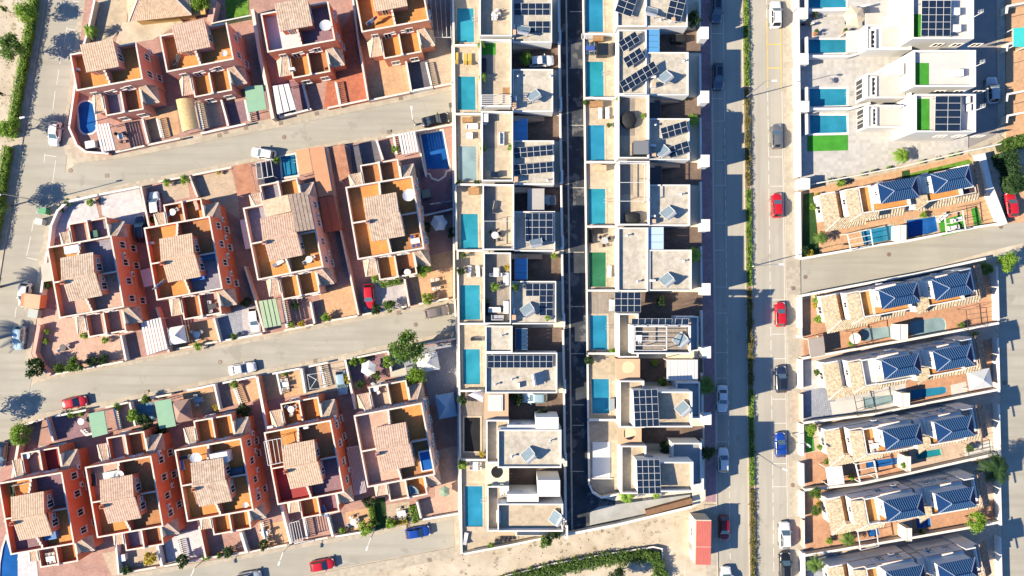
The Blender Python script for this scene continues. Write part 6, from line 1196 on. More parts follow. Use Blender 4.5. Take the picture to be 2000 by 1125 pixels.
part(t, 'body', MB().prism([(X - .5, Y - .14), (X + .3, Y - .12), (X + .55, Y), (X + .3, Y + .12), (X - .5, Y + .14)], .55, .95), M_dmetal); part(t, 'seat', MB().box(X - .75, X - .1, Y - .15, Y + .15, .95, 1.03), M_black); part(t, 'fairing', MB().prism([(X + .4, Y - .2), (X + .85, Y - .1), (X + .85, Y + .1), (X + .4, Y + .2)], .7, 1.15), M_plast); part(t, 'handlebar', MB().bar((X + .4, Y - .38, 1.15), (X + .4, Y + .38, 1.15), .04, .04), M_dmetal)
for sx in (-.72, .78): part(t, 'wheel', MB().tube((X + sx, Y - .07, .42), (X + sx, Y + .07, .42), .32, n=16), M_tyre)
place('sofa', 'outdoor_sofa', 'pale garden sofa before the villa skylights', 'sofa', (*at(1685, 236, .2), .12), R(90), None, 1.1)
# roof masts of the villas over the back lane
for px, nm in (((1897, 36), 'topmost'), ((1900, 132), 'middle'), ((1901, 217), 'lowest')):
    X, Y = at(*px, 7.0); t = thing('antenna_mast', 'white antenna mast at the back edge of the %s villa roof' % nm, 'antenna', (X, Y, 6.95)); part(t, 'mast', MB().tube((X, Y, 6.95), (X + .1, Y, 9.4), .05), M_wmetal); part(t, 'boom', MB().bar((X - .35, Y + .1, 9.0), (X + .6, Y + .3, 9.0), .05, .05), M_wmetal)
    for q in range(4): part(t, 'element', MB().bar((X - .2 + q * .22, Y - .15 + q * .05, 9.05), (X - .2 + q * .22, Y + .5 + q * .05, 9.05), .03, .03), M_wmetal)
# strip of neighbouring gardens on the right edge
yard('garden_paving', [(1964, -40), (2090, -40), (2090, 300), (1964, 285)], M_yardo)
for y, nm in ((18, 'topmost'), (92, 'second'), (190, 'third'), (232, 'lowest')): gwall([(1966, y + 8), (1968, y - 6), (2030, y - 18)], 1.5, 'cream garden wall on the right edge, %s of four' % nm, M_cream)
sheets('turquoise shade sail at the right edge', [(1979, 55), (2005, 53), (2005, 92), (1979, 91)], 2.4, mat('turquoise_cloth', (.05, .52, .50), .8, .06, 1), 1, 'shade_sail', 'shade sail')
# ================= blue-roofed houses ===========================================================
yard('garden_paving', [(1563, 373), (1740, 338), (1890, 302), (1925, 330), (1955, 440), (1800, 459), (1563, 503)], M_yardo)
yard('garden_paving', [(1563, 580), (1790, 536), (1925, 505), (1948, 520), (1956, 1200), (1566, 1200)], mat('peach_paving', (.62, .47, .36), .88, .08, .5, pat='tile', pw=.4, ph=.4, pc=(.86, .86, .86), ang=RA))
M_seam = flat('blue_seam', (.05, .12, .25), .65, 0, .1)
M_wallb = mat('pale_house_plaster', (.76, .73, .69), .88, .06, .5, .05)
M_band = mat('orange_trim', (.52, .26, .14), .85, .08, 1)
def hiproof(t, fr, w_, d_, z, hgt, ov=.3):
    a, b, c, e = (-w_ / 2 - ov, -d_ / 2 - ov), (w_ / 2 + ov, -d_ / 2 - ov), (w_ / 2 + ov, d_ / 2 + ov), (-w_ / 2 - ov, d_ / 2 + ov); r0, r1 = (-w_ / 2 + d_ / 2 + .1, 0), (w_ / 2 - d_ / 2 - .1, 0); zr = z + hgt
    R0, R1 = Vector((*r0, zr)), Vector((*r1, zr)); A, B, C, E_ = (Vector((*p, z)) for p in (a, b, c, e))
    mb = MB(fr)
    for q in ([A, B, R1, R0], [C, E_, R0, R1], [B, C, R1], [E_, A, R0]): mb.face([tuple(v) for v in q])
    mb.face([tuple(v) for v in (E_, C, B, A)]); rf = part(t, 'roof', mb, M_blueroof)
    sm = MB(fr)                                               # standing seams
    def seams(p, q, r, s, n):                                # eave p->q, ridge s->r
        for i in range(1, n):
            f = i / n; lo = p.lerp(q, f); x = lo.x
            if s.x <= x <= r.x or r.x <= x <= s.x: hi = Vector((x, r.y, r.z))
            else:
                end = s if abs(x - p.x) < abs(x - q.x) else r; cr = p if end is s else q; g_ = abs(x - cr.x) / max(1e-3, abs(end.x - cr.x)); hi = cr.lerp(end, g_); hi.x = x
            sm.bar(lo + Vector((0, 0, .03)), hi + Vector((0, 0, .03)), .10, .09)
    seams(A, B, R1, R0, 18); seams(E_, C, R1, R0, 18)
    o = part(t, 'standing_seams', sm, M_seam, rf, kind='stuff')
    cp = MB(fr).bar(R0 + Vector((0, 0, .06)), R1 + Vector((0, 0, .06)), .16, .1)
    for p, q in ((A, R0), (E_, R0), (B, R1), (C, R1)): part(t, 'hip_cap', MB(fr).bar(p + Vector((0, 0, .05)), q + Vector((0, 0, .07)), .09, .08), M_ridge, rf)
    part(t, 'ridge_cap', cp, M_blueroof, rf)
def blue_unit(label, quad, left, floorm):
    P = [Vector(p) for p in Q(quad, 8.2)]; c = sum(P, Vector((0, 0))) / 4; u = ((P[1] - P[0]) + (P[2] - P[3])) / 2; fr = Fr(c.x, c.y, math.atan2(u.y, u.x)); w_ = u.length - .6; d_ = (((P[0] - P[3]) + (P[1] - P[2])) / 2).length - .6
    t = thing('blue_roofed_house', label, 'house', (c.x, c.y, 0)); hw, hd = w_ / 2, d_ / 2
    part(t, 'tower', MB(fr).box(-hw, hw, -hd, hd, 5.6, 8.2), M_wallb); hiproof(t, fr, w_, d_, 8.2, 1.15)
    part(t, 'wall', MB(fr).box(-3.0, 3.0, -2.55, 1.75, -.05, 5.6), M_wallb); part(t, 'terrace_floor', MB(fr).box(-2.8, 2.6, -2.5, -hd - .02, 5.604, 5.63, False), floorm)
    part(t, 'trim', MB(fr).box(-3.02, 3.02, 1.752, 1.80, 5.5, 5.66), M_band); part(t, 'trim', MB(fr).box(-3.02, 3.02, 1.752, 1.80, 2.9, 3.02), M_band)
    part(t, 'terrace_parapet', MB(fr).wall([(-2.95, -2.5), (2.6, -2.5), (2.6, -hd)], .18, 5.6, 6.3), M_white)
    tiled(t, fr, [(-3.2, -2.56, 4.0), (3.0, -2.56, 4.0), (3.0, -3.7, 3.3), (-3.2, -3.7, 3.3)], M_tile2, pitch=.44, amp=.09); part(t, 'porch_wall', MB(fr).box(-3.1, 2.9, -3.4, -2.56, -.05, 3.25), M_wallb)
    for x in (-1.6, 1.2): window(t, fr, x, 1.75, 3.6, math.pi / 2, .9, 1.0); window(t, fr, x, -hd, 6.0, -math.pi / 2, .9, 1.6, False)
    window(t, fr, -hw, .2, 6.6, math.pi, .6, .6)
    acx, acy = fr((random.uniform(-1, 2), 1.76)); acunit(t, fr, random.uniform(-2, 2), 1.76, 3.2, math.pi / 2)
    if left:
        part(t, 'middle_wall', MB(fr).box(-6.6, -3.005, -2.6, 1.7, -.05, 5.3), M_wallb); part(t, 'trim', MB(fr).box(-6.6, -3.02, 1.702, 1.75, 2.9, 3.02), M_band); part(t, 'trim', MB(fr).box(-6.6, -3.02, 1.702, 1.75, 5.2, 5.32), M_band)
        part(t, 'terrace_floor', MB(fr).box(-4.8, -3.05, -2.4, 1.5, 5.304, 5.33, False), floorm); part(t, 'terrace_parapet', MB(fr).wall([(-4.85, 1.6), (-3.05, 1.6)], .18, 5.3, 6.2), M_white); part(t, 'terrace_parapet', MB(fr).wall([(-4.9, 1.45), (-4.9, -2.45), (-3.05, -2.45)], .18, 5.3, 6.1), M_white)
        tiled(t, fr, [(-5.05, 1.5, 6.05), (-5.05, -2.4, 6.05), (-6.8, -3.3, 5.35), (-6.8, 1.5, 5.35)], M_tile2, pitch=.3, amp=.04); part(t, 'hip_cap', MB(fr).bar((-5.03, -2.45, 6.17), (-6.78, -3.35, 5.47), .14, .1), M_cap)
        tiled(t, fr, [(-5.0, -2.5, 6.0), (-2.2, -2.5, 6.0), (-2.2, -3.4, 5.45), (-6.75, -3.4, 5.3)], M_tile2, pitch=.44, amp=.09)
        part(t, 'low_wall', MB(fr).box(-9.5, -6.605, -2.6, 1.7, -.05, 3.0), M_wallb); part(t, 'terrace_floor', MB(fr).box(-7.5, -6.62, -2.4, 1.5, 3.004, 3.03, False), floorm)
        tiled(t, fr, [(-7.55, 1.6, 3.85), (-7.55, -2.5, 3.85), (-9.8, -4.3, 3.0), (-9.8, 1.6, 3.0)], M_tile2, pitch=.3, amp=.04); part(t, 'hip_cap', MB(fr).bar((-7.52, -2.52, 3.98), (-9.8, -4.3, 3.12), .14, .1), M_cap)
        tiled(t, fr, [(-7.5, -2.55, 3.8), (-3.25, -2.62, 3.8), (-3.25, -4.2, 3.0), (-9.7, -4.3, 2.95)], M_tile2, pitch=.44, amp=.09)
        part(t, 'gable_wall', MB(fr).wall([(-9.6, 1.7), (-7.5, 1.7)], .2, 3.0, 3.6), M_white)
        window(t, fr, -9.5, -.6, .9, math.pi, 1.1, 1.2); window(t, fr, -6.6, -.2, 3.9, math.pi, .8, .9)
    else:
        part(t, 'middle_wall', MB(fr).box(-4.3, -3.005, -3.3, 1.5, -.05, 5.0), M_wallb); part(t, 'trim', MB(fr).box(-4.3, -3.02, 1.502, 1.55, 2.9, 3.02), M_band)
        tiled(t, fr, [(-2.7, -1.2, 5.9), (-2.7, -2.7, 5.9), (-4.5, -3.9, 5.2), (-4.5, -1.2, 5.2)], M_tile2, pitch=.44, amp=.09)
        part(t, 'east_wall', MB(fr).box(3.005, 5.5, -2.6, 2.0, -.05, 5.2), M_wallb); part(t, 'terrace_floor', MB(fr).box(3.02, 5.3, -2.5, 1.9, 5.204, 5.23, False), M_terrp)
        part(t, 'terrace_parapet', MB(fr).wall([(3.1, 1.9), (4.6, 1.9), (4.6, -1.6), (3.1, -1.6)], .2, 5.2, 6.0), M_white)
        tiled(t, fr, [(5.3, 2.3, 5.9), (5.3, -3.0, 5.9), (6.9, -3.0, 4.9), (6.9, 2.3, 4.9)], mat('brown_roof_tile', (.34, .25, .19), .9, .3, 3, .2, spots=((.10, .06, .05), 5, .53)), pitch=.3, amp=.05)
        tiled(t, fr, [(2.6, -2.7, 4.2), (6.7, -2.7, 4.2), (6.7, -3.7, 3.5), (2.6, -3.7, 3.5)], M_tile2, pitch=.44, amp=.09); part(t, 'south_wall', MB(fr).box(3.0, 6.4, -3.4, -2.61, -.05, 3.4), M_wallb)
        part(t, 'dark_terrace', MB(fr).box(2.9, 5.2, -2.5, -1.7, 5.232, 5.25, False), mat('dark_terrace_tiles', (.07, .05, .06), .9, .3, 5))
    return t, fr
BR = [('top', [(1713, 359), (1789.6, 345), (1796, 386), (1721, 398)], [(1816, 340), (1891, 325), (1900, 364), (1825, 379)]),
      ('second', [(1716, 567), (1791, 551), (1798, 591), (1722, 604)], [(1819, 546), (1894.5, 531), (1902.5, 573), (1827, 588)]),
      ('third', [(1721, 703), (1793, 690), (1801, 729), (1727, 742)], [(1821, 686), (1896, 671), (1902.5, 713), (1829, 726)]),
      ('fourth', [(1723.6, 840), (1797, 827), (1803.6, 867), (1729, 879.5)], [(1824, 824), (1898, 809.5), (1904, 851.5), (1831, 863.6)]),
      ('fifth', [(1724, 979), (1798, 964), (1810, 1006), (1733, 1019)], [(1825.5, 964), (1900.7, 950), (1908, 989), (1833, 1002)]),
      ('lowest', [(1728.6, 1117), (1802.7, 1103), (1812, 1145), (1738, 1158)], [(1830, 1103), (1904, 1088), (1912, 1128), (1838, 1142)])]
for i, (nm, q1, q2) in enumerate(BR):
    blue_unit('left blue-roofed house of the %s row, stepping down in clay tiles to the street' % nm, q1, True, [M_terr, M_terr, M_lawn if 0 else M_pale, M_terr, M_terr, M_terr][i]); blue_unit('right blue-roofed house of the %s row with a brown tiled eastern edge' % nm, q2, False, M_terr)
# walls between plots and along the street
for y0, y1, nm in ((375, 505, 'top'), (580, 640, 'second'), (655, 660, 'second lower'), (702, 760, 'third'), (828, 890, 'fourth'), (905, 950, 'fourth lower'), (960, 1012, 'fifth'), (1080, 1180, 'lowest')):
    gwall([(1560 + .012 * (y0 - 300), y0), (1560 + .012 * (y1 - 300), y1)], 1.3, 'white street wall of the %s blue-roofed plot' % nm, M_white, .45)
for y0, y1, nm in ((640, 655, 'second'), (770, 822, 'third'), (1016, 1070, 'fifth')): gwall([(1561 + .012 * (y0 - 300), y0), (1561 + .012 * (y1 - 300), y1)], 1.3, 'pinkish sliding gate of the %s blue-roofed plot' % nm, M_pinkw, .18, name='gate', cat='gate')
for pts, nm in (([(1566, 505), (1700, 481), (1775, 470), (1905, 444), (1957, 436)], 'white lane wall below the top blue-roofed houses'), ([(1564, 578), (1790, 535), (1925, 505)], 'white lane wall above the second blue-roofed row'), ([(1568, 700), (1710, 675), (1778, 663), (1951, 631)], 'wall between the second and third blue-roofed rows'), ([(1570, 826), (1714, 808), (1778, 794), (1954, 760)], 'wall between the third and fourth blue-roofed rows'), ([(1572, 957), (1680, 945), (1770, 926), (1946, 886)], 'wall between the fourth and fifth blue-roofed rows'), ([(1572, 1085), (1784, 1050), (1957, 1019)], 'wall between the fifth and lowest blue-roofed rows')): gwall(pts, 1.3, nm, M_cream, .3)
for y, nm in ((560, 'second'), (700, 'third'), (830, 'fourth'), (960, 'fifth'), (1090, 'lowest')): gwall([(1947 + (y - 560) * .012, y - 40), (1950 + (y - 560) * .012, y + 66)], 1.4, 'pale back-street wall behind the %s blue-roofed row' % nm, M_white, .25)
gwall([(1918, 300), (1932, 360), (1962, 438)], 1.6, 'white wall right of the top blue-roofed row', M_white, .9)
for r, nm in (((1758, 440, 1769, 470), 'top'), ((1757, 634, 1772, 664), 'second'), ((1762, 768, 1776, 796), 'third'), ((1770, 892, 1778, 920), 'fourth'), ((1770, 1032, 1780, 1056), 'fifth')):
    P = rc(r, 2.6); t = thing('dividing_wall', 'tall white wall between the two gardens of the %s blue-roofed row' % nm, 'wall', (*cen(P), 0)); part(t, 'wall', MB().prism(P, -.05, 2.6), M_white); part(t, 'coping', MB().ring(ccw(P), -.05, .06, 2.6, 2.68), M_cap)
# ground patches
M_yo2 = mat('burnt_orange_paving', (.56, .31, .19), .88, .1, .5, pat='tile', pw=.45, ph=.45, pc=(.86, .86, .86), ang=RA); M_gp = mat('pale_grey_paving', (.56, .54, .52), .88, .06, .5, pat='tile', pw=.6, ph=.6, pc=(.9, .9, .9), ang=RA)
for pts, m in (([(1568, 586), (1790, 542), (1925, 512), (1945, 628), (1778, 660), (1569, 696)], M_yo2), ([(1570, 706), (1775, 668), (1776, 790), (1572, 822)], M_gp), ([(1766, 702), (1940, 660), (1950, 756), (1770, 792)], M_yo2), ([(1573, 885), (1775, 860), (1774, 922), (1575, 952)], M_yo2), ([(1575, 962), (1700, 945), (1772, 1050), (1574, 1080)], M_yo2), ([(1780, 1000), (1890, 985), (1945, 975), (1950, 1016), (1782, 1048)], M_yo2)): lay(pts, m)
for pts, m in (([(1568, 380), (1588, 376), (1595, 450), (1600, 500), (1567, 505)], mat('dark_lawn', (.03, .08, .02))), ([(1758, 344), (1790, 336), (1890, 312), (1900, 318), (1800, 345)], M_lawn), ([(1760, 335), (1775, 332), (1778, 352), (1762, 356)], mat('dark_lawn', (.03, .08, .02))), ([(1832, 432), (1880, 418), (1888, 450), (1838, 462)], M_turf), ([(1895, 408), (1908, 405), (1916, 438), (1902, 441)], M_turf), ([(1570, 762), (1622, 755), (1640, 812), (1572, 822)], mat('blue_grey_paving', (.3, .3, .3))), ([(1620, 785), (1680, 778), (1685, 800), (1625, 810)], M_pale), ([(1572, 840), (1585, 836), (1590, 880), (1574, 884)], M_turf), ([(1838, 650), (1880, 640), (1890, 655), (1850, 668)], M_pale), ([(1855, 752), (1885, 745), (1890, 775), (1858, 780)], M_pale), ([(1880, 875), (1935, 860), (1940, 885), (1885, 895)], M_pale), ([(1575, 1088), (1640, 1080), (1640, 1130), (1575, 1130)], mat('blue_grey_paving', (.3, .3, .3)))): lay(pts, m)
# beams, sails, canopies
pergola('white pergola beams over the top row blue pool', [(1655, 457), (1662, 490), (1705, 480), (1700, 448)], 2.6, 4, M_wmetal, 0, .1); pergola('white pergola over the garden furniture on turf, top row', [(1845, 420), (1849, 455), (1886, 449), (1880, 411)], 2.5, 3, M_cap, 0, .1)
pergola('white ladder-like pergola beside the narrow blue pool, fourth row', [(1671, 906), (1680, 942), (1714, 935), (1707, 899)], 2.8, 4, M_wmetal, 0, .13); pergola('thin white frame over the tiny square pool, fifth row', [(1675, 1038), (1681, 1074), (1716, 1066), (1711, 1032)], 2.5, 3, M_wmetal, 0, .08); pergola('thin dark frame across the pale pool, third row', [(1668, 772), (1676, 812), (1711, 800), (1706, 764)], 2.6, 4, M_dmetal, 0, .06); pergola('thin dark frame across the pale tiled pool, second row', [(1665, 648), (1671, 680), (1706, 672), (1702, 638)], 2.6, 2, M_dmetal, 0, .06)
for q, nm in (([(1888, 402), (1891, 440), (1920, 434), (1914, 398)], 'top'), ([(1887, 605), (1891, 645), (1930, 636), (1926, 600)], 'second'), ([(1890, 868), (1893, 895), (1935, 885), (1932, 858)], 'fourth')): pergola('wire pergola on the orange terrace, right house of the %s row' % nm, q, 2.6, 5, M_dmetal, 0, .05)
sheets('grey-brown shade sail by the street, second row', [(1578, 662), (1609, 658), (1612, 693), (1583, 699)], 2.5, mat('grey_brown_cloth', (.34, .30, .27), .9, .06, 1), 1, 'shade_sail', 'shade sail'); sheets('white carport by the street, fourth row', [(1612, 912), (1645, 910), (1650, 945), (1618, 949)], 2.6, M_wmetal, 1); sheets('white sheet carport in the fifth row back garden', [(1880, 660), (1899, 657), (1905, 690), (1888, 694)], 2.4, mat('pale_grey_sheet', (.5, .5, .48), .8, .05, 1), 1, 'lean_to', 'roof')
gaz((1915, 741), 'grey-white gazebo in the shaded third-row back garden', (1.15, .95, 1), mat('grey_canvas2', (.55, .57, .58), .8, .05, 1))
sheets('small white awning beside the top row turf', [(1640, 770), (1650, 768), (1652, 782), (1642, 784)], 2.3, M_canvas, 1, 'awning', 'awning') if False else None
para((1625, 652 + 12), 'white parasol ring beside the pale tiled pool', .45) if False else None
place('round_table', 'fire_pit_table', 'round pale fire pit table beside the pale tiled pool', 'table', (*at(1664, 660, .12), .12), 0, None, 1.6)
for px, lb, r_ in (((1866, 430), 'pale garden sofa on turf under the top row pergola', 15), ((1860, 445), 'second pale sofa on turf under the top row pergola', 190), ((1838, 425), 'white garden bench beside the deep blue pool', 40)): place('sofa', 'outdoor_sofa', lb, 'sofa', (*at(*px, .13), .13), R(r_), None, .9)
tset((1703, 869), 'on the fourth-row roof terrace', 5.34, n=2); place('table', 'garden_table', 'white table with pot on the fourth-row orange roof terrace', 'table', (*at(1690, 858, 5.34), 5.34), 0)  if False else None
for px, lb in (((1663, 870), 'first pale chair on the fourth-row tile-side strip'), ((1661, 880), 'second pale chair on the fourth-row tile-side strip'), ((1657, 888), 'third pale chair on the fourth-row tile-side strip')): place('chair', 'garden_chair', lb, 'chair', (*at(*px, 3.04), 3.04), 1.0)
# back-street driveway and neighbours
yard('driveway', [(1966, 330), (2060, 310), (2060, 430), (1968, 436)], M_yardo)
# ================= street lamps, plants, lot at the bottom, clutter =========================
def lamp(px, lb, h=9.0, arm=1.2, adir=0.0, z=0.0):
    X, Y = at(*px); t = thing('street_lamp', lb, 'street lamp', (X, Y, z)); c, s = math.cos(adir), math.sin(adir)
    part(t, 'pole', MB().tube((X, Y, z), (X, Y, z + h), .09, .05), M_metal); part(t, 'arm', MB().tube((X, Y, z + h), (X + arm * c, Y + arm * s, z + h + .15), .04), M_metal); part(t, 'base', MB().lathe([(.18, z), (.16, z + .5), (.09, z + .55)], X, Y), M_metal)
    f = Fr(X + (arm + .25) * c, Y + (arm + .25) * s, adir); part(t, 'lamp_head', MB(f).prism([(-.4, -.12), (.35, -.16), (.42, 0), (.35, .16), (-.4, .12)], z + h + .08, z + h + .22, True), M_wmetal)
lamp((125, 253), 'tall street lamp at the corner wall of the oval pool', 8.5, .6, R(190)); lamp((82, 393), 'street lamp by the hedge near the waste containers', 8.5, .6, R(190)); lamp((1457, 190), 'uppermost tall lamp on the street median', 9, 1.0, R(0)); lamp((1470, 520), 'middle tall lamp on the street median', 9, 1.0, R(0)); lamp((1477, 884), 'lowest tall lamp on the street median', 9, 1.0, R(-20))
lamp((30, 592), 'street lamp behind the white hatchback on the left street', 7, .6, R(0)) if False else None
for px, a, lb in (((812, 244), 95, 'wall lamp over the upper lane near the black saloon'), ((399, 1093), -110, 'wall lamp over the lowest lane at the terracotta wall'), ((567, 1063), -110, 'wall lamp over the lowest lane at the barred pergola'), ((733, 1035), -110, 'wall lamp over the lowest lane at the dark lawn'), ((1545, 847), -40, 'short lamp on the pavement near the vivid blue car')): lamp(px, lb, 3.6, 1.5, R(a))
# ---- left park strip -------------------------------------------------------------------------
hedge([(74, -20), (62, 70), (54, 110), (45, 160), (35, 220), (27, 270)], 1.15, 1.3, 'long clipped hedge beside the left street, upper part', M_leafl, size=.13); hedge([(22, 288), (10, 360), (2, 420), (-10, 490)], 1.15, 1.3, 'long clipped hedge beside the left street, lower part', M_leafl, size=.13)
plant('tree_a', (28, 96), 'round dark green tree on the sandy strip left of the hedge', 1.15, 0, hc=3.4); plant('tree_b', (14, 248), 'tree cut by the left edge beside the hedge gap', 1.0, 0, hc=3.4); plant('shrub_a', (10, 18), 'thin sapling in the top left corner', (.9, .9, 2.6), 0, hc=1.5, name='tree'); plant('shrub_c', (4, 184), 'tiny sapling at the left edge of the sandy strip', (.6, .6, 2), 0, hc=1, name='tree')
for b_, kn, s, lb in (((75, 36), 'tree_b', .9, 'upright tree behind the hedge at the top left edge'), ((24, 402), 'tree_a', 1.1, 'street tree outside the left edge shading the container bay'), ((2, 560), 'palm_d', 1.1, 'palm outside the left edge shading the white hatchback'), ((-32, 668), 'palm_a', 1.5, 'palm outside the left edge shading the pale blue car'), ((-32, 812), 'tree_a', 1.2, 'tree outside the left edge shading the lane mouth')): plant(kn, b_, lb, s)
place('palm_b', 'palm_tree', 'slender young palm bending over the top-row corner fence', 'palm', (*at(178, 62, 1.5), .1), 1, None, (.8, .8, 1.2))
# ---- red rows ------------------------------------------------------------------------------------
for kn, px, s, lb in (('shrub_c', (80, 716), 2.2, 'big dark conifer-like bush at the corner of the middle lane'), ('shrub_a', (119, 718), 1.3, 'smaller bush between the two big corner shrubs'), ('shrub_a', (155, 710), 2.0, 'spiky bright bush on the garden corner by the middle lane'), ('shrub_c', (185, 705), 1.3, 'dark bush right of the spiky bright bush'), ('shrub_c', (205, 700), 1.2, 'dark low bush before the white dividing wall'), ('shrub_b', (92, 647), .7, 'small shrub on the pink corner terrace, upper'), ('shrub_b', (90, 666), .7, 'small shrub on the pink corner terrace, lower'), ('shrub_b', (167, 655), 1.0, 'leafy shrub against the pink corner porch'), ('shrub_b', (206, 665), .8, 'shrub below the first middle-row front wall'), ('shrub_c', (95, 556), 1.0, 'shrub behind the orange gatehouse'), ('shrub_a', (133, 396), .9, 'shrub in the white corner garden'), ('shrub_c', (120, 408), .8, 'dark shrub on the curving white wall'), ('shrub_b', (178, 396), .9, 'yellow-green shrub beside the white dividing wall'), ('shrub_b', (327, 356), .9, 'yellow-green shrub by the upper lane wall'), ('shrub_b', (363, 351), 1.1, 'taller bright shrub on the upper lane wall'), ('shrub_y', (425, 336), .6, 'orange flowering shrub on the upper lane wall'), ('shrub_c', (296, 430), .9, 'dark shrub beside the white driveway wall'), ('shrub_b', (541, 313), .8, 'shrub between patio bars and small blue pool'), ('shrub_b', (772, 292), .9, 'small palm-like shrub under the folding awning'), ('shrub_b', (637, 619), 1.1, 'bright shrub before the orange paved yard'), ('shrub_b', (570, 634), .8, 'flower bed shrub left, third middle-row front'), ('shrub_y', (590, 631), .8, 'yellowish flower bed shrub, third middle-row front'), ('shrub_c', (577, 597), 1.0, 'dark shrub under the third middle-row terrace'), ('shrub_b', (736, 543), 1.2, 'green shrub behind the red car'), ('shrub_a', (763, 597), 1.5, 'olive shrub on the wall below the red car'), ('shrub_c', (735, 604), 1.2, 'dark creeper on the wall beside the red car'), ('shrub_b', (835, 583), 1.4, 'bright shrub before the last middle-row house'), ('shrub_a', (458, 656), .9, 'spiky shrub before the blue-grey yard'), ('shrub_b', (388, 675), 1.0, 'yellow-green shrub on the wall below the gazebo'), ('shrub_y', (620, 528 - 120), .5, 'small yellow bush beside the long tan carport'), ('shrub_c', (483, 590), 1.2, 'dark hedge bush beside the white car'),
 ('shrub_b', (140, 808), .9, 'shrub on the front wall of the first bottom-row garden'), ('shrub_b', (158, 807), .8, 'second shrub on the first bottom-row front wall'), ('shrub_b', (231, 793), .9, 'shrub over the second bottom-row front wall'), ('shrub_b', (266, 810), 1.5, 'tall yellow-green hedge plant beside the blue tarp'), ('shrub_a', (288, 780), 1.2, 'green bush over the wall behind the blue tarp'), ('shrub_c', (290, 823), 1.8, 'dark bush below the blue tarp'), ('shrub_c', (318, 840), 1.4, 'dark bush below the second green carport'), ('shrub_y', (420, 795), .7, 'orange potted bush beside the balustraded wall'), ('shrub_b', (458, 751), 1.0, 'bright shrub on the third bottom-row front wall'), ('shrub_b', (555, 730), .6, 'small plant on the fourth bottom-row front wall'), ('shrub_y', (681, 741), 1.1, 'yellow round bush beside the light blue car'), ('shrub_b', (690, 706), 1.0, 'bright shrub right of the light blue car'), ('shrub_b', (708, 703), .9, 'second bright shrub behind the white parasol'), ('shrub_c', (480, 800), 1.6, 'black-green bush behind the third bottom-row house'), ('shrub_a', (737, 732), 1.1, 'round bush beside the white parasol'), ('shrub_c', (705, 750), 1.1, 'white-flowered dark bush below the white parasol'), ('shrub_b', (760, 705), 1.4, 'tall bright hedge bush left of the big tree'),
 ('shrub_y', (296, 1085), 1.5, 'yellow-green bush on the bottom-row front corner'), ('shrub_c', (360, 1092), 1.5, 'dark bush before the white yard'), ('shrub_c', (448, 1075), 1.3, 'dark flowered bush before the pink yard'), ('shrub_c', (517, 1062), 1.2, 'dark bush before the round table yard'), ('shrub_b', (718, 1030), 1.7, 'bright round bush left of the dark lawn'), ('shrub_b', (764, 1022), 1.2, 'round clipped bush at the end of the yellow hedge'), ('shrub_b', (669, 1036), .8, 'small bright shrub on the lowest lane wall'), ('shrub_b', (404, 1086), .9, 'small shrub at the terracotta boundary wall'), ('shrub_a', (430, 1083), .8, 'leafy shrub before the pink yard'), ('shrub_c', (723, 978), 1.4, 'dark feathery bush behind the dark lawn'), ('shrub_c', (250, 1112), 1.1, 'dark bush on the low front wall below the washing machine'), ('shrub_c', (832, 840), 1.5, 'dark bush in the shaded yard beside the grey shed'), ('shrub_c', (884, 455), 1.3, 'dark climber on the end wall beside the parasol yard'), ('shrub_c', (832, 445), 1.3, 'dark bush at the foot of the last middle-row house')):
    plant(kn, px, lb, s * 1.45, .12, hc=.6)
plant('tree_a', (800, 677), 'big pale green tree overhanging the middle lane', 1.5, .1, hc=3.6); plant('tree_b', (813, 737), 'bright round tree below the big lane tree', .85, .1, hc=2.8); plant('tree_b', (46, 846), 'bright tree on the corner of the middle lane and left street', .95, .1, hc=2.6); plant('tree_b', (825, 524), 'bright dense tree against the last middle-row terrace', .75, .1, hc=2.3); plant('tree_b', (392, 5), 'bright tree beside the hipped clay roof', .8, .1, hc=2.8)
hedge([(745, 557), (785, 549)], .9, 1.2, 'clipped bright hedge behind the red car', M_leafl, .12); hedge([(768, 1020), (797, 1014)], .9, .9, 'low yellow hedge along the lowest lane', M_leafy, .12); hedge([(806, 985), (813, 1018)], 1.1, 1.0, 'yellow hedge beside the tiled corner yard', M_leafl, .12); hedge([(725, 985), (732, 1022)], .9, 1.0, 'bright hedge left of the dark lawn', M_leafl, .12)
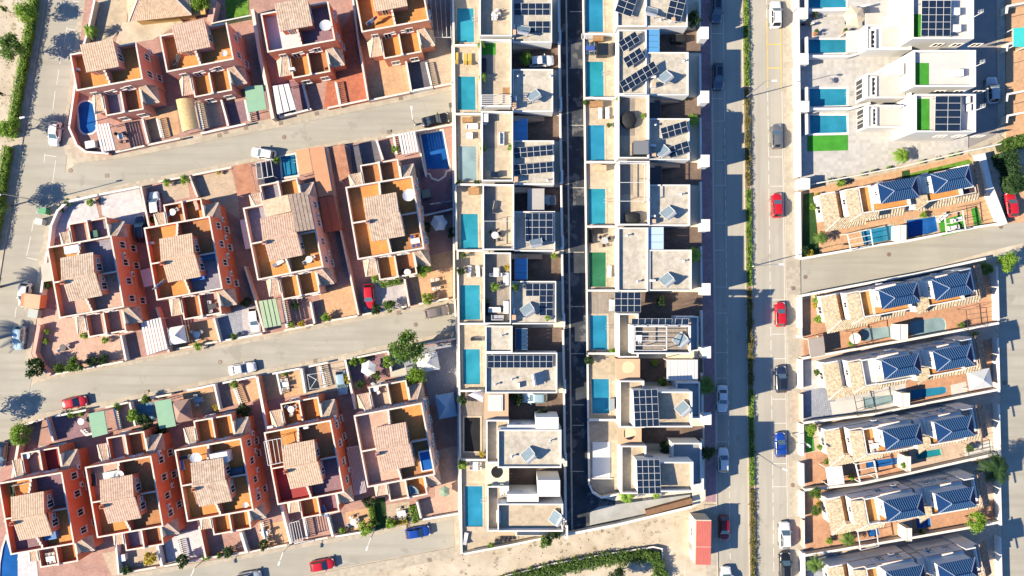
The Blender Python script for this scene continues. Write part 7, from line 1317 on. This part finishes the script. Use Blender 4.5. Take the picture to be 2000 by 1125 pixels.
# balustrades ------------------------------------------------------------------------------------------
def balus(pts, lb, z=.12, h=.9, m=M_capw, w_=.3):
    P = [Vector(p) for p in Q(pts, z + h)]; t = thing('balustrade', lb, 'balustrade', (*P[0], z)); b = MB()
    for a, c in zip(P, P[1:]):
        n = max(2, int((c - a).length / .3))
        for i in range(n + 1): q = a.lerp(c, i / n); b.lathe([(.07, z + .08), (.09, z + .3), (.05, z + .6), (.07, z + h - .08)], q.x, q.y, 6)
    part(t, 'balusters', b, m, kind='stuff'); part(t, 'handrail', MB().wall([tuple(p) for p in P], w_, z + h - .08, z + h), m); part(t, 'plinth', MB().wall([tuple(p) for p in P], w_, z - .1, z + .08), m)
balus([(306, 231), (315, 268)], 'pale balustrade beside the first top-row side yard'); balus([(383, 200), (394, 254)], 'pale balustrade right of the reed canopy'); balus([(478, 195), (486, 236)], 'pale balustrade beside the flat green carport'); balus([(655, 160), (664, 208)], 'pale balustrade before the red tiled yard'); balus([(832, 122), (842, 165)], 'pale balustrade right of the dark slate yard'); balus([(768, 262), (774, 300)], 'pale balustrade left of the folding awning'); balus([(550, 585), (560, 640)], 'pale balustrade right of the pale green carport'); balus([(197, 843), (168, 850), (158, 840)], 'curved pale balustrade below the first green carport') ; balus([(222, 797), (232, 840)], 'pale balustrade in the second bottom-row front yard'); balus([(456, 758), (468, 790)], 'pale balustrade in the third bottom-row front yard'); balus([(540, 728), (549, 770)], 'pale balustrade beside the white garden table'); balus([(624, 716), (634, 756)], 'pale balustrade in the tent frame yard'); balus([(346, 1058), (354, 1092)], 'pale balustrade in the white yard'); balus([(509, 1022), (518, 1060)], 'pale balustrade beside the round table with shade'); balus([(592, 1010), (600, 1052)], 'pale balustrade right of the barred garden frame')
# white tent frame
X, Y = at(620, 740, 2); t = thing('tent_frame', 'bare white folding tent frame in the bottom-row yard', 'tent frame', (X, Y, .12)); b = [(X - 1.6, Y + .7), (X + 1.4, Y + 1.1), (X + 1.7, Y - 1.3), (X - 1.2, Y - 1.7)]
for i in range(4): part(t, 'leg', MB().tube((*b[i], .12), (*b[i], 2.2), .03), M_wmetal); part(t, 'top_bar', MB().bar((*b[i], 2.2), (*b[(i + 1) % 4], 2.2), .05, .05), M_wmetal); part(t, 'rafter', MB().bar((*b[i], 2.2), (X, Y, 2.8), .05, .05), M_wmetal)
# ---- lot at the bottom ------------------------------------------------------------------------------
hedge([(985, 1135), (1090, 1108), (1180, 1090), (1270, 1082), (1284, 1090), (1290, 1130)], 1.9, 1.1, 'broad overgrown hedge enclosing the bottom lot', M_leaf, size=.15, wav=.25); gwall([(960, 1132), (1080, 1101), (1180, 1083), (1276, 1068), (1293, 1072), (1297, 1140)], .5, 'low dark kerb wall outside the overgrown hedge', mat('dark_stone', (.14, .12, .10), .9, .2, 2), .15)
plant('tree_c', (1205, 1128), 'dark tree at the bottom edge inside the hedge', .9, 0, hc=2.6)
X, Y = at(1371, 1055, 2.9); f = Fr(X, Y, R(-1)); t = thing('kiosk', 'small cream kiosk with flat red roof beside the street', 'kiosk', (X, Y, 0)); part(t, 'wall', MB(f).box(-1.35, 1.15, -3.6, 3.5, -.02, 3.3), M_cream); part(t, 'roof', MB(f).box(-1.1, 1.3, -3.75, 3.4, 3.3, 3.5), mat('red_roof_sheet', (.56, .16, .13), .7, .05, 1)); part(t, 'roof_seam', MB(f).box(-1.1, 1.3, -.9, -.8, 3.5, 3.54), M_pinkw); [part(t, 'roof_rib', MB(f).box(-1.0 + q * .27, -.96 + q * .27, -3.7, 3.38, 3.502, 3.53), mat('red_roof_sheet', (.5, .1, .1))) for q in range(9)]; part(t, 'parapet', MB(f).box(-1.3, 1.2, 3.42, 3.55, 3.3, 3.75), M_cream)
window(t, f, -1.35, 1.0, 1.2, math.pi, 1.2, 1.0); part(t, 'door', MB(f).box(-1.4, -1.35, -2.2, -1.2, 0, 2.1), M_metal)
pav([(1345, 998), (1376, 985), (1380, 1150), (1335, 1150)], M_sand, z=.06); road('lane', [(1152, 1002), (1168, 990), (1348, 966), (1350, 984), (1152, 1026)], mat('sunlit_concrete', (.42, .42, .40), .9, .14, .5, .2), .012, CB)  # lane: sunlit part of the dead end, its light painted in as paler concrete
gwall([(1108, 1044), (1205, 1025), (1350, 990)], 1.1, 'pale wall along the dead end above the sandy lot', M_cream, .3, CB, -3.2); gwall([(1262, 1002), (1352, 978)], .9, 'brown slatted gate wall at the dead end', mat('brown_slats', (.25, .14, .08), .8, .15, 2), .8, CB, cap=mat('brown_slats', (.2, .1, .1))); gwall([(1338, 985), (1384, 968), (1398, 962)], .3, 'narrow ramp kerb leading to the pink pavement', M_cream, .5) if False else None
# ---- plants of the central columns -----------------------------------------------------------------
for kn, px, s, z, lb in (('tree_b', (1028, 118), .55, .12, 'yellow-green tree in front of the white car by the alley'), ('palm_b', (1355, 233), .8, .12, 'bright palm beside the slanted panels on the street side'), ('palm_b', (1355, 498), 1.0, .3, 'bright fan palm beside the bare gravel roof'), ('palm_a', (1376, 752), .95, -1.0, 'dark green palm beside the white ribbed canopy'), ('tree_c', (1379, 882), .65, -.6, 'dark tree beside the lowest white villa wing'), ('palm_b', (1225, 970), .95, .12, 'bright palm in the dead end below the lowest white villa'), ('palm_b', (1282, 968), .45, .12, 'tiny palm below the lowest panel bank')):
    plant(kn, px, lb, s, CB + z, hc=1.8 * s)
for kn, px, s, z, lb in (('shrub_c', (1352, 42), 1.9, .12, 'dark shrub behind the top street wall, right of the alley'), ('shrub_c', (1290, 588), 1.3, .12, 'round dark shrub beside the four by three panel bank'), ('shrub_b', (1294, 745), 1.2, .12, 'bright shrub in the brown courtyard below the round roof hole'), ('shrub_c', (1297, 871), 1.5, .12, 'round dark shrub in the lowest courtyard, right of the alley'), ('shrub_b', (1277, 709), .9, .12, 'bright small shrub in a planter beside the tan roof'), ('shrub_b', (941, 87), 1.0, 3.04, 'bright shrub on the turf corner of the second left terrace'), ('shrub_b', (944, 152), 1.0, 3.04, 'bright shrub beside the dark sofa, second left terrace'), ('shrub_b', (945, 290), .8, 3.04, 'shrub on the third left terrace, left side'), ('shrub_b', (997, 289), .8, 3.04, 'shrub on the third left terrace, right side'), ('shrub_c', (896, 357), .8, .12, 'dark potted ball below the pale pool, left'), ('shrub_c', (932, 357), .8, .12, 'dark potted ball below the pale pool, right'), ('shrub_y', (989, 522), .8, 3.04, 'yellow potted bush on the potted terrace'), ('shrub_b', (967, 561), 1.1, 3.04, 'feathery shrub in the middle of the potted terrace'), ('shrub_c', (900, 530), 1.0, .12, 'dark bush beside the two white loungers'), ('shrub_a', (1006, 560), 1.1, 3.04, 'yellowish shrub on the fifth roof corner'), ('shrub_a', (950, 587), .6, 3.04, 'small plant on the potted terrace wall'), ('shrub_b', (1083, 500), .8, .12, 'bright shrub in the corner of the fifth courtyard'), ('shrub_b', (1070, 622), .7, 3.04, 'small shrub in the fifth roof corner near the panels'), ('shrub_c', (1010, 777), 1.6, .12, 'dark white-flowered bush in front of the pale blue car'), ('shrub_c', (1060, 806), 1.3, .12, 'dark creeper beside the stepped villa'), ('shrub_c', (903, 780), 1.3, .12, 'dark bush beside the lilac sail deck'), ('shrub_b', (903, 908), 1.2, .12, 'bright bush beside the white dining table deck'), ('shrub_y', (942, 886), .8, .12, 'orange bush beside the empty black pool'), ('shrub_a', (1066, 1055), 1.7, .12, 'leafy bush on the bottom garden wall'), ('shrub_c', (1086, 1035), 1.8, .12, 'dark bush in the bottom garden corner'), ('shrub_b', (960, 1066), .9, .12, 'small palm-like shrub beside the dark loungers'), ('shrub_b', (957, 950), .6, 2.95, 'green plant on the lowest villa terrace'), ('shrub_a', (1144, 200), .8, .12, 'bush beside the second pool kitchen, right of the alley'), ('shrub_a', (1190, 244), .7, .12, 'small bush beside the third right pool'), ('shrub_b', (1207, 192), .7, 3.14, 'bush on the black cover terrace corner'), ('shrub_b', (1257, 225), .6, 3.14, 'small bush on the black cover terrace edge'), ('shrub_b', (1196, 686), .9, .12, 'flowering bush below the sixth right pool'), ('shrub_c', (1150, 690 + 14), 1.2, .12, 'dark planting on the shaded deck, right of the alley'), ('shrub_c', (1338, 192), .7, .12, 'dark bush in the third courtyard corner'), ('shrub_c', (892, 84), .6, .12, 'small bush at the first left pool corner'), ('shrub_a', (905, 498), .8, .12, 'small bush above the two white loungers')):
    plant(kn, px, lb, s * 1.3, CB + z, hc=.6)
# ---- furniture of the central columns ----------------------------------------------------------------
def lg(px, lb, rot, z, m=None): lounge(px, lb, rot, CB + z, m)
M_yel = flat('yellow_cushion', (.55, .36, .05), .8)
lg((909, 117), 'yellow lounger by the second left pool', 90, .12, M_yel); lg((918, 117), 'second yellow lounger by the second left pool', 90, .12, M_yel); lg((892, 115), 'yellow bench lounger against the deck wall', 90, .12, M_yel); lg((917, 530), 'white lounger above the widest pool', 85, .12); lg((934, 530), 'second white lounger above the widest pool', 95, .12); lg((931, 662), 'dark and white lounger above the panel-row pool', 0, .12, M_dk); lg((967, 405), 'dark lounger on the fourth left terrace', 80, 3.04, M_dk); lg((910, 1050), 'white lounger below the lowest left pool', 80, .12); lg((974, 987 + 20), 'white daybed on the lowest roof deck', 90, 4.64); lg((1190, 530), 'long white lounger beside the green pool', 88, .12); lg((1193, 596), 'white lounger on the shaded wood deck', 90, .12); lg((1199, 596), 'second white lounger on the shaded wood deck', 90, .12); lg((1172, 222), 'white lounger on the third right pool deck', 90, .12); lg((1186, 222), 'second white lounger on the third right pool deck', 90, .12)
def sf(px, lb, rot, z, m=None, s=1.0): place('sofa', 'outdoor_sofa', lb, 'sofa', (*at(*px, CB + z), CB + z), R(rot), None, s, {q: m for q in ('base', 'backrest', 'armrest', 'cushion')} if m else None)
sf((945, 128), 'dark sofa on the second left terrace', 90, 3.04, M_dk); sf((922, 248), 'pale corner sofa on the third left pool deck', 0, .12); sf((980, 300 - 28), 'white sofa on the third left terrace', 90, 3.04); sf((966, 605), 'white sofa facing the potted terrace plants', 0, 3.04); sf((972, 620), 'grey sofa at the foot of the potted terrace', 180, 3.04, flat('grey_fabric2', (.4, .4, .42), .8)); sf((951, 604), 'black sofa with white cushions on the potted terrace', 90, 3.04, M_black); sf((988, 600), 'striped sofa on the right of the potted terrace', -90, 3.04); sf((1152, 462), 'black corner sofa on the deck above the green pool', 90, .12, M_black, 1.2); sf((1165, 452), 'black sofa along the wall above the green pool', 0, .12, M_black); sf((988, 545), 'white bench sofa on the potted terrace edge', -90, 3.04); sf((1147, 73), 'grey sofa on the first right deck', 0, .12, flat('grey_fabric2', (.4, .4, .4))); sf((945, 312 - 80), 'white cabinet bench at the top of the third left terrace', 90, 3.04)
tset((969, 532), 'on the potted terrace', CB + 3.04, 90, 2); tset((929, 909), 'on the lowest left deck', CB + .12, 90, 6); tset((1152, 97), 'in blue on the first right deck', CB + .12, 0, 4, m=flat('blue_plastic', (.05, .1, .35)), cm=flat('navy_plastic', (.04, .1, .17))); tset((967, 460), 'under the thin pergola', CB + 3.04, 0, 3, rnd=True, cm=M_dmetal); tset((985, 955), 'on the lowest villa terrace', CB + 2.95, 0, 3); tset((1180, 470), 'above the green pool', CB + .12, 0, 3, rnd=True, m=flat('grey_plastic', (.4, .4, .4)), cm=M_dmetal); tset((1243, 659), 'on the pergola villa roof', CB + 6.04, 0, 3)
for px, lb in (((1008 - 40, 28), 'stack of white chairs on the first left terrace'),):
    X, Y = at(*px, CB + 3.5)
    for i in range(6): place('chair', 'garden_chair', 'white chair in the heap on the first left terrace', 'chair', (X + random.uniform(-.6, .6), Y + random.uniform(-.7, .7), CB + 3.04), random.uniform(0, 6), 'heap of white chairs')
for i in range(4): place('chair', 'garden_chair', 'dark slatted chair in the row at the bottom garden', 'chair', (*at(971 + i * 8, 1052, CB), CB + .12), R(-90), 'row of dark chairs', 1.2, {q: M_dmetal for q in ('seat', 'backrest', 'leg', 'armrest')})
cbox((1252, 288), 2.2, 2.0, 1.9, 'dark roofed cabin on the third right terrace', CB + 3.14, M_dmetal, 'roof_shed', 'shed', 0, flat('grey_sheet', (.18, .19, .2), .5)); cbox((1177, 96), 1.7, 1.8, 1.6, 'black glass-roofed grill hut on the first right deck', CB + .12, M_dmetal, 'grill_hut', 'hut', 0, M_cglass); cbox((913, 234), 1.6, .7, .9, 'brown kitchen counter on the third left deck', CB + .12, M_woodf, 'outdoor_kitchen', 'counter', 0); cbox((925, 373), 1.6, 1.0, .9, 'brown counter on the fourth left deck', CB + .12, M_woodf, 'outdoor_kitchen', 'counter', 0); cbox((1172, 328), 1.9, .8, .9, 'tan counter with hob on the fourth right deck', CB + .12, M_tan, 'outdoor_kitchen', 'counter', 0); cbox((1168, 75), 1.6, .7, .9, 'wooden counter on the first right deck', CB + .12, M_woodf, 'outdoor_kitchen', 'counter', 0); cbox((1165, 203), 2.0, .8, .9, 'wooden kitchen counter on the third right deck', CB + .12, M_woodf, 'outdoor_kitchen', 'counter', 0); cbox((917, 269 - 4), .9, .9, .5, 'small white table block on the third left deck', CB + .12, M_plast, 'side_table', 'table', 0); cbox((894, 515), .7, 1.2, .9, 'black barbecue beside the two white loungers', CB + .12, M_dmetal, 'barbecue', 'barbecue', 0); cbox((948, 230), .8, 1.2, 1.0, 'white cupboard in the third left terrace corner', CB + 3.04, M_plast, 'cupboard', 'cupboard', 0); cbox((966, 341), 1.0, .8, .8, 'dark blue-topped hutch on the third left terrace', CB + 3.04, M_plast, 'hutch', 'hutch', 0, M_panel); cbox((990, 178), 1.2, 1.0, .7, 'wooden planter bench under the second left pergola', CB + 3.04, M_woodf, 'planter', 'planter', 0); cbox((1324, 75), 2.0, .9, 1.2, 'black covered boat-shaped box in the blue canopy courtyard', CB + .12, M_black, 'covered_grill', 'cover', 0); cbox((1343, 632 - 5), .9, .9, .4, 'red-lidded vent on the pergola villa roof', CB + 6.04, M_tan, 'vent', 'vent', 0)
cbox((1155, 689), 1.4, .6, .8, 'black box below the bright blue right pool', CB + .12, M_black, 'storage_chest', 'chest', 0); cbox((1196, 735 + 55), .6, 1.8, .8, 'covered grey equipment beside the round skylight pool', CB + .12, flat('grey_cover', (.25, .27, .3), .7), 'covered_grill', 'cover', 0)
sheets('white lilac shade sail above the empty black pool deck', [(914, 772), (928, 764), (945, 770), (943, 786)], 2.3, mat('lilac_cloth', (.60, .58, .68), .9, .05, 1), 1, 'shade_sail', 'shade sail', base=CB, sag=.3)
# ---- median planting ------------------------------------------------------------------------------------
M_dry = leafmat('dry_leaf', (.20, .17, .05), (.32, .27, .09))
for i in range(6):
    a, b = -20 + i * 195, 150 + i * 195; hedge([(ms(1456)(a), a), (ms(1456)(b + 18), b + 18)], .75, .45, 'low dry shrub strip on the street median, stretch %s from the top' % ['first', 'second', 'third', 'fourth', 'fifth', 'sixth'][i], M_dry if i % 2 else M_leafl, size=.12, wav=.35, n=1500, name='median_shrubs', cat='shrubs')
# ---- right side plants -------------------------------------------------------------------------------------
for kn, px, s, z, h, lb in (('palm_b', (1764, 303), 1.0, .12, 1.8, 'bright palm on the villa corner garden fence'), ('tree_b', (1586, 840), .55, .12, 1.9, 'round bright tree beside the street, fourth blue row'), ('tree_a', (1593, 964), .55, .12, 1.9, 'upper round clipped tree by the street, fifth blue row'), ('tree_a', (1595, 997), .5, .12, 1.8, 'lower round clipped tree by the street, fifth blue row'), ('palm_d', (1940, 915), 1.35, .1, 3.6, 'huge dark palm over the back street'), ('tree_b', (1908, 1020), .85, .1, 3.0, 'bright dense tree beside the fifth-row right house'), ('tree_b', (1972, 512), .85, .1, 3.0, 'bright drooping tree at the back street corner'), ('palm_a', (1604, 465), .65, .12, 1.6, 'palm in the round bed of the top row lawn'), ('palm_a', (1656, 1052), .75, .12, 1.7, 'palm beside the fifth-row orange terrace'), ('palm_a', (1590, 1100), .9, .12, 1.6, 'spiky palm clump by the street, lowest row'), ('tree_a', (1925, 525), .6, .1, 2.0, 'shaded shrub tree behind the second-row right house'), ('tree_b', (1765, 910), .3, 1.2, 1, 'small bush on the wall of the fourth-row garden')):
    plant(kn, px, lb, s, z, hc=h)
hedge([(1945, 290), (1975, 282), (2020, 272)], 1.6, 2.0, 'tall conifer hedge along the back lane, horizontal part', M_leaf, size=.2, wav=.25); hedge([(1950, 300), (1962, 335), (1975, 378)], 2.0, 2.4, 'tall dark conifer hedge above the red parked car', M_leafd, size=.22, wav=.25)
for i, px in enumerate(((1620, 352), (1640, 350), (1685, 340), (1705, 335), (1735, 328), (1800, 316), (1830, 310), (1856, 304), (1870, 300))): plant('shrub_b' if i % 3 else 'shrub_a', px, 'small shrub along the green glass villa fence', .75, .12, hc=.4)
for kn, px, s, lb in (('shrub_b', (1587, 405), .8, 'small shrub beside the dark street lawn, top row'), ('shrub_b', (1640, 358), 1.1, 'bright shrub in the upper bed of the top blue row'), ('shrub_y', (1598, 384), .8, 'yellowish shrub before the top row porch'), ('shrub_y', (1581, 494), 1.0, 'yellow-green bush at the lane corner of the top row'), ('shrub_c', (1570, 490), 1.1, 'dark bush at the lane corner of the top row'), ('shrub_b', (1593, 586), 1.0, 'bright shrub before the second-row porch, upper'), ('shrub_y', (1592, 598), .7, 'orange shrub before the second-row porch'), ('shrub_b', (1598, 624), 1.0, 'bright shrub before the second-row porch, lower'), ('shrub_b', (1643, 622), .6, 'plant on the second-row strip terrace'), ('shrub_b', (1663, 672), .7, 'plant beside the pale fire pit table'), ('shrub_a', (1595, 727), .8, 'plant at the third-row porch'), ('shrub_b', (1602, 874), .7, 'plant at the fourth-row porch'), ('shrub_b', (1614, 902), .7, 'small plant before the fourth-row porch'), ('shrub_b', (1662, 932), .8, 'plant below the fourth-row pergola'), ('shrub_y', (1598, 984), .7, 'dry plant between the clipped trees'), ('shrub_b', (1804, 420), .8, 'round bush above the deep blue pool'), ('shrub_a', (1876, 636), .9, 'plant on the second-row orange terrace'), ('shrub_b', (1905, 655), .9, 'shaded plant below the second-row right house'), ('shrub_a', (1892, 875), 1.0, 'plant on the fourth-row back terrace'), ('shrub_b', (1945, 895), 1.2, 'bright bush below the fourth-row back terrace'), ('shrub_c', (1800, 1040), .8, 'potted plant row beside the small shaded pool'), ('shrub_b', (1620, 1060 - 4), .8, 'small bush beside the fifth-row sliding gate')):
    plant(kn, px, lb, s * 1.4, .12, hc=.6)
# dry tufts and stones scattered on the sandy lot
b = MB(); rnd = random.Random(4)
for i in range(150):
    fx = rnd.random(); px = 730 + fx * 600; py = 1118 - fx * 95 + rnd.uniform(-4, 70 - fx * 20)
    if py > 1108 - (px - 985) * .14 and px > 985: continue
    X, Y = at(px, py); r_ = rnd.uniform(.04, .12); b.lathe([(r_, -.02), (r_ * .8, r_ * .5), (r_ * .3, r_ * .75)], X, Y, 6, 1, rnd.uniform(.6, 1.3))
struct('stones', b, mat('lot_stone', (.50, .42, .32), .95, .2, 5), 'stuff', 'small stones and clods scattered on the sandy lot')
b = MB()
for i in range(500):
    px, py = (rnd.uniform(-20, 60), rnd.uniform(-20, 380)); 
    if px > 60 - py * .14: continue
    X, Y = at(px, py); r_ = rnd.uniform(.03, .09); b.lathe([(r_, -.02), (r_ * .8, r_ * .5)], X, Y, 5)
struct('stones', b, mat('lot_stone', (.42, .35, .26)), 'stuff', 'small stones on the sandy strip left of the hedge')

# weeds and dry tufts on open ground
b = MB(); rnd = random.Random(9)
spots = [(rnd.uniform(740, 1340), 0) for i in range(46)] + [(rnd.uniform(-10, 52), rnd.uniform(0, 330)) for i in range(26)]
for px, py in spots:
    if not py: py = 1112 - (px - 740) * .165 + rnd.choice((rnd.uniform(-6, 6), rnd.uniform(0, 45)))
    elif px > 52 - py * .14: continue
    if px > 985 and py > 1098 - (px - 985) * .13: continue
    X, Y = at(px, py)
    for j in range(26):
        a = rnd.uniform(0, 6.28); r_ = rnd.uniform(.05, .38); h_ = rnd.uniform(.08, .3); x, y = X + r_ * math.cos(a), Y + r_ * math.sin(a)
        b.face([(x - .03, y, 0), (x + .03, y, 0), (x + rnd.uniform(-.15, .15), y + rnd.uniform(-.15, .15), h_)])
struct('weeds', b, leafmat('weed', (.16, .15, .05), (.26, .24, .09)), 'stuff', 'dry weeds scattered on the sandy ground')
# roof vents, pipes and aerials on the flat roofs
k = kit('vent'); kpart(k, 'pipe', MB().tube((0, 0, 0), (0, 0, .55), .08), M_metal); kpart(k, 'cowl', MB().lathe([(.17, .5), (.2, .58), (.05, .68)], n=10), M_metal); kpart(k, 'flashing', MB().box(-.22, .22, -.22, .22, 0, .03), M_wmetal)
for x, y, z, l in ((1075, 150, 3.03, 'second left roof'), (1012, 150, 3.03, 'second left roof beside the parapet'), (1070, 352, 3.03, 'third left roof below the panel rows'), (980, 655, 3.13, 'small gravel roof above the long panel row'), (1000, 740, 3.15, 'gravel roof below the long panel row'), (968, 750, 3.15, 'lower left corner of the long-row roof'), (1075, 860, 4.63, 'stepped villa gravel roof'), (1000, 890, 4.63, 'stepped villa roof corner'), (1225, 460, 3.13, 'bare gravel roof beside the green pool'), (1245, 550, 3.13, 'lower bare gravel roof beside the green pool'), (1335, 510, 3.13, 'gravel roof below the fan palm'), (1330, 380, 3.13, 'fourth right roof'), (1335, 120, 3.13, 'joined gravel roof near the street'), (1225, 170, 3.13, 'joined gravel roof below the long panel row'), (1290, 40, 3.13, 'top right gravel roof'), (1280, 245, 3.13, 'third right roof')):
    place('vent', 'roof_vent', 'small metal vent pipe on the ' + l, 'vent', (*at(x, y, CB + z), CB + z), 0, 'roof vents')
for px, z, lb in (((1315, 38), DZ, 'chimney with terracotta lid between the steep panel banks'), ((1277, 165), DZ, 'chimney with terracotta lid at the long tilted panels'), ((1277, 301), DZ, 'chimney with terracotta lid beside the lower slanted panels'), ((1277, 432), DZ, 'chimney with terracotta lid on the fourth right roof')):
    x, y = at(*px, CB + z + .8); q = thing('chimney', lb, 'chimney', (x, y, CB + z)); part(q, 'stack', MB().box(x - .4, x + .4, y - .32, y + .32, CB + z + .03, CB + z + .8), M_white); part(q, 'cap', MB().box(x - .3, x + .3, y - .3, y + .3, CB + z + .8, CB + z + .9), M_tan)
for px, lb in (((1275, 422), 'white outdoor unit on the fourth right roof'), ((1276, 284), 'white outdoor unit above the lower slanted panels'), ((1276, 150), 'white outdoor unit at the end of the long tilted row'), ((1275, 548), 'white outdoor unit on the gravel below the fan palm')): place('ac_box', 'air_conditioner', lb, 'air conditioner', (*at(*px, CB + DZ + .6), CB + DZ + .03), R(0))

def laundry(pa, pb, z, lb, cols):
    a, b = (Vector((*at(*p, z + 1.6), z + 1.6)) for p in (pa, pb)); t = thing('washing_line', lb, 'washing line', (a.x, a.y, z)); part(t, 'line', MB().bar(a, b, .025, .025), M_wmetal)
    for p in (a, b): part(t, 'post', MB().bar((p.x, p.y, z), p, .05, .05), M_wmetal)
    e = (b - a).normalized(); n = Vector((-e.y, e.x, 0))
    for i, c in enumerate(cols):
        f = (i + .6) / (len(cols) + .4); p = a.lerp(b, f); w_ = .32 + .1 * (i % 2); hh = .7 + .25 * ((i * 7) % 3)
        part(t, 'cloth', MB().face([tuple(p - e * w_), tuple(p + e * w_), tuple(p + e * w_ + n * .18 - Vector((0, 0, hh))), tuple(p - e * w_ + n * .12 - Vector((0, 0, hh)))]).face([tuple(p - e * w_), tuple(p - e * w_ - n * .16 - Vector((0, 0, hh * .8))), tuple(p + e * w_ - n * .1 - Vector((0, 0, hh * .8))), tuple(p + e * w_)]), flat('cloth_%s' % c, {'w': (.7, .7, .68), 'b': (.1, .2, .45), 'r': (.5, .08, .1), 'y': (.6, .45, .12), 'g': (.3, .35, .33)}[c], .85))
laundry((297, 565), (320, 545), 6.04, 'washing line on the second middle-row left roof terrace', 'wbg'); laundry((385, 985), (374, 948), 6.04, 'washing line on the third bottom-row left roof terrace', 'wywb'); laundry((838, 398), (884, 392), .12, 'washing line in the shaded yard below the big blue pool', 'wwbg'); laundry((735, 30), (715, 45), 6.04, 'washing line on the fourth top-row roof terrace', 'rwb'); laundry((22, 950), (52, 944), 6.04, 'washing line on the first bottom-row rear roof terrace', 'yrw')
# ================= cars =========================================================
car('hatch', 'white', (106, 261), -97, 'white hatchback parked beside the corner wall of the oval pool garden')
car('hatch', 'white', (47, 576), -97, 'white hatchback on the left street beside the small orange gatehouse', .0)
car('hatch', 'lightblue', (36, 660), -97, 'pale blue car on the left street below the white hatchback')
car('sedan', 'black', (851, 234), 13, 'black saloon at the dead end of the upper lane')
car('hatch', 'white', (514, 300), 170, 'white car on the upper lane beside the barred patio')
car('hatch', 'white', (302, 398), 97, 'white car in a narrow driveway of the middle row', .12)
car('suv', 'navy', (275, 447), 97, 'dark covered car squeezed beside the first middle-row house', .12)
car('hatch', 'red', (720, 579), -87, 'red car on the grey driveway of the middle row', .12)
car('hatch', 'taupe', (853, 609), 12, 'taupe car at the dead end of the middle lane')
car('hatch', 'white', (497, 625), -83, 'white car in the driveway beside the green carport', .12)
car('sedan', 'white', (473, 720), 10, 'white saloon parked on the middle lane')
car('hatch', 'red', (145, 786), 10, 'red hatchback at the left end of the middle lane')
car('hatch', 'lightblue', (667, 748), -82, 'light blue car in the shaded driveway of the bottom row', .12)
car('hatch', 'blue', (816, 1040), 10, 'blue car parked at the end of the lowest lane')
car('hatch', 'red', (629, 1104), 10, 'red car on the lowest lane near the bottom edge')
car('hatch', 'silver', (486, 1128), 10, 'silver car at the bottom edge of the lowest lane')
car('hatch', 'navy', (3, 888), -97, 'dark car cut by the left edge beside the bottom-row garden wall')
car('hatch', 'white', (1057, 119), 4, 'white car beside a yellow-green tree in a courtyard by the alley', CB + .12)
car('hatch', 'grey', (1062, 391), 0, 'dark car under the grey canopy left of the alley', CB + .12)
car('hatch', 'lightblue', (1044, 777), 180, 'pale blue car on the brown driveway left of the alley', CB + .12)
car('suvsun', 'slate', (1400, 18), -91, 'slate blue estate car at the top of the shaded parking row')
car('suvsun', 'slate', (1403, 149), -90, 'slate blue car with dark sunroof in the shaded parking row')
car('sedan', 'white', (1411, 779), -90, 'white saloon in the shaded parking row beside the palm')
car('hatch', 'white', (1413, 899), 90, 'white car lower in the shaded parking row')
car('hatch', 'darkred', (1415, 1032), -90, 'dark red car in the shade beside the red kiosk')
car('hatch', 'white', (1419, 1131), 92, 'white car cut by the bottom edge of the street')
car('suv', 'white', (1515, 28), 91, 'white off-roader in the yellow bays at the top of the street')
car('hatch', 'grey', (1517, 266), 91, 'grey-green car parked opposite the villa pools')
car('hatch', 'red', (1518, 401), 91, 'dark red car parked opposite the top blue-roofed house')
car('hatch', 'red', (1525, 614), 92, 'bright red car half in shade on the sunny side')
car('suvsun', 'navy', (1526, 741), 92, 'dark car with sunroof on the sunny side of the street')
car('hatch', 'blue', (1525, 869), 92, 'vivid blue car on the sunny side of the street')
car('suv', 'white', (1533, 1046), 91, 'white car at the lower end of the sunny side')
car('suv', 'black', (1534, 1105), 91, 'black car nearest the bottom edge on the sunny side')
car('suv', 'silver', (1938, 176), 93, 'silver car in the shaded lane behind the white villas')
car('hatch', 'red', (1976, 400), 95, 'red and white car beside the tall conifer hedge', .12)
# ================= labels: tell look-alikes apart by their order from the left ====
from collections import defaultdict
gl = defaultdict(list)
for o in TOP: gl[o['label']].append(o)
NUM = {2: 'two', 3: 'three', 4: 'four', 5: 'five', 6: 'six', 7: 'seven', 8: 'eight', 9: 'nine', 10: 'ten'}
OD = ['leftmost', 'second from left', 'third from left', 'fourth from left', 'fifth from left', 'sixth from left', 'seventh from left', 'eighth from left', 'ninth from left']
for lb, os_ in gl.items():
    if len(os_) > 1:
        os_.sort(key=lambda o: o.location.x)
        for i, o in enumerate(os_):
            w_ = 'rightmost' if i == len(os_) - 1 else OD[min(i, 8)]
            o['label'] = '%s, %s of %s' % (lb, w_, NUM.get(len(os_), str(len(os_))))
            o['group'] = o.get('group') or lb
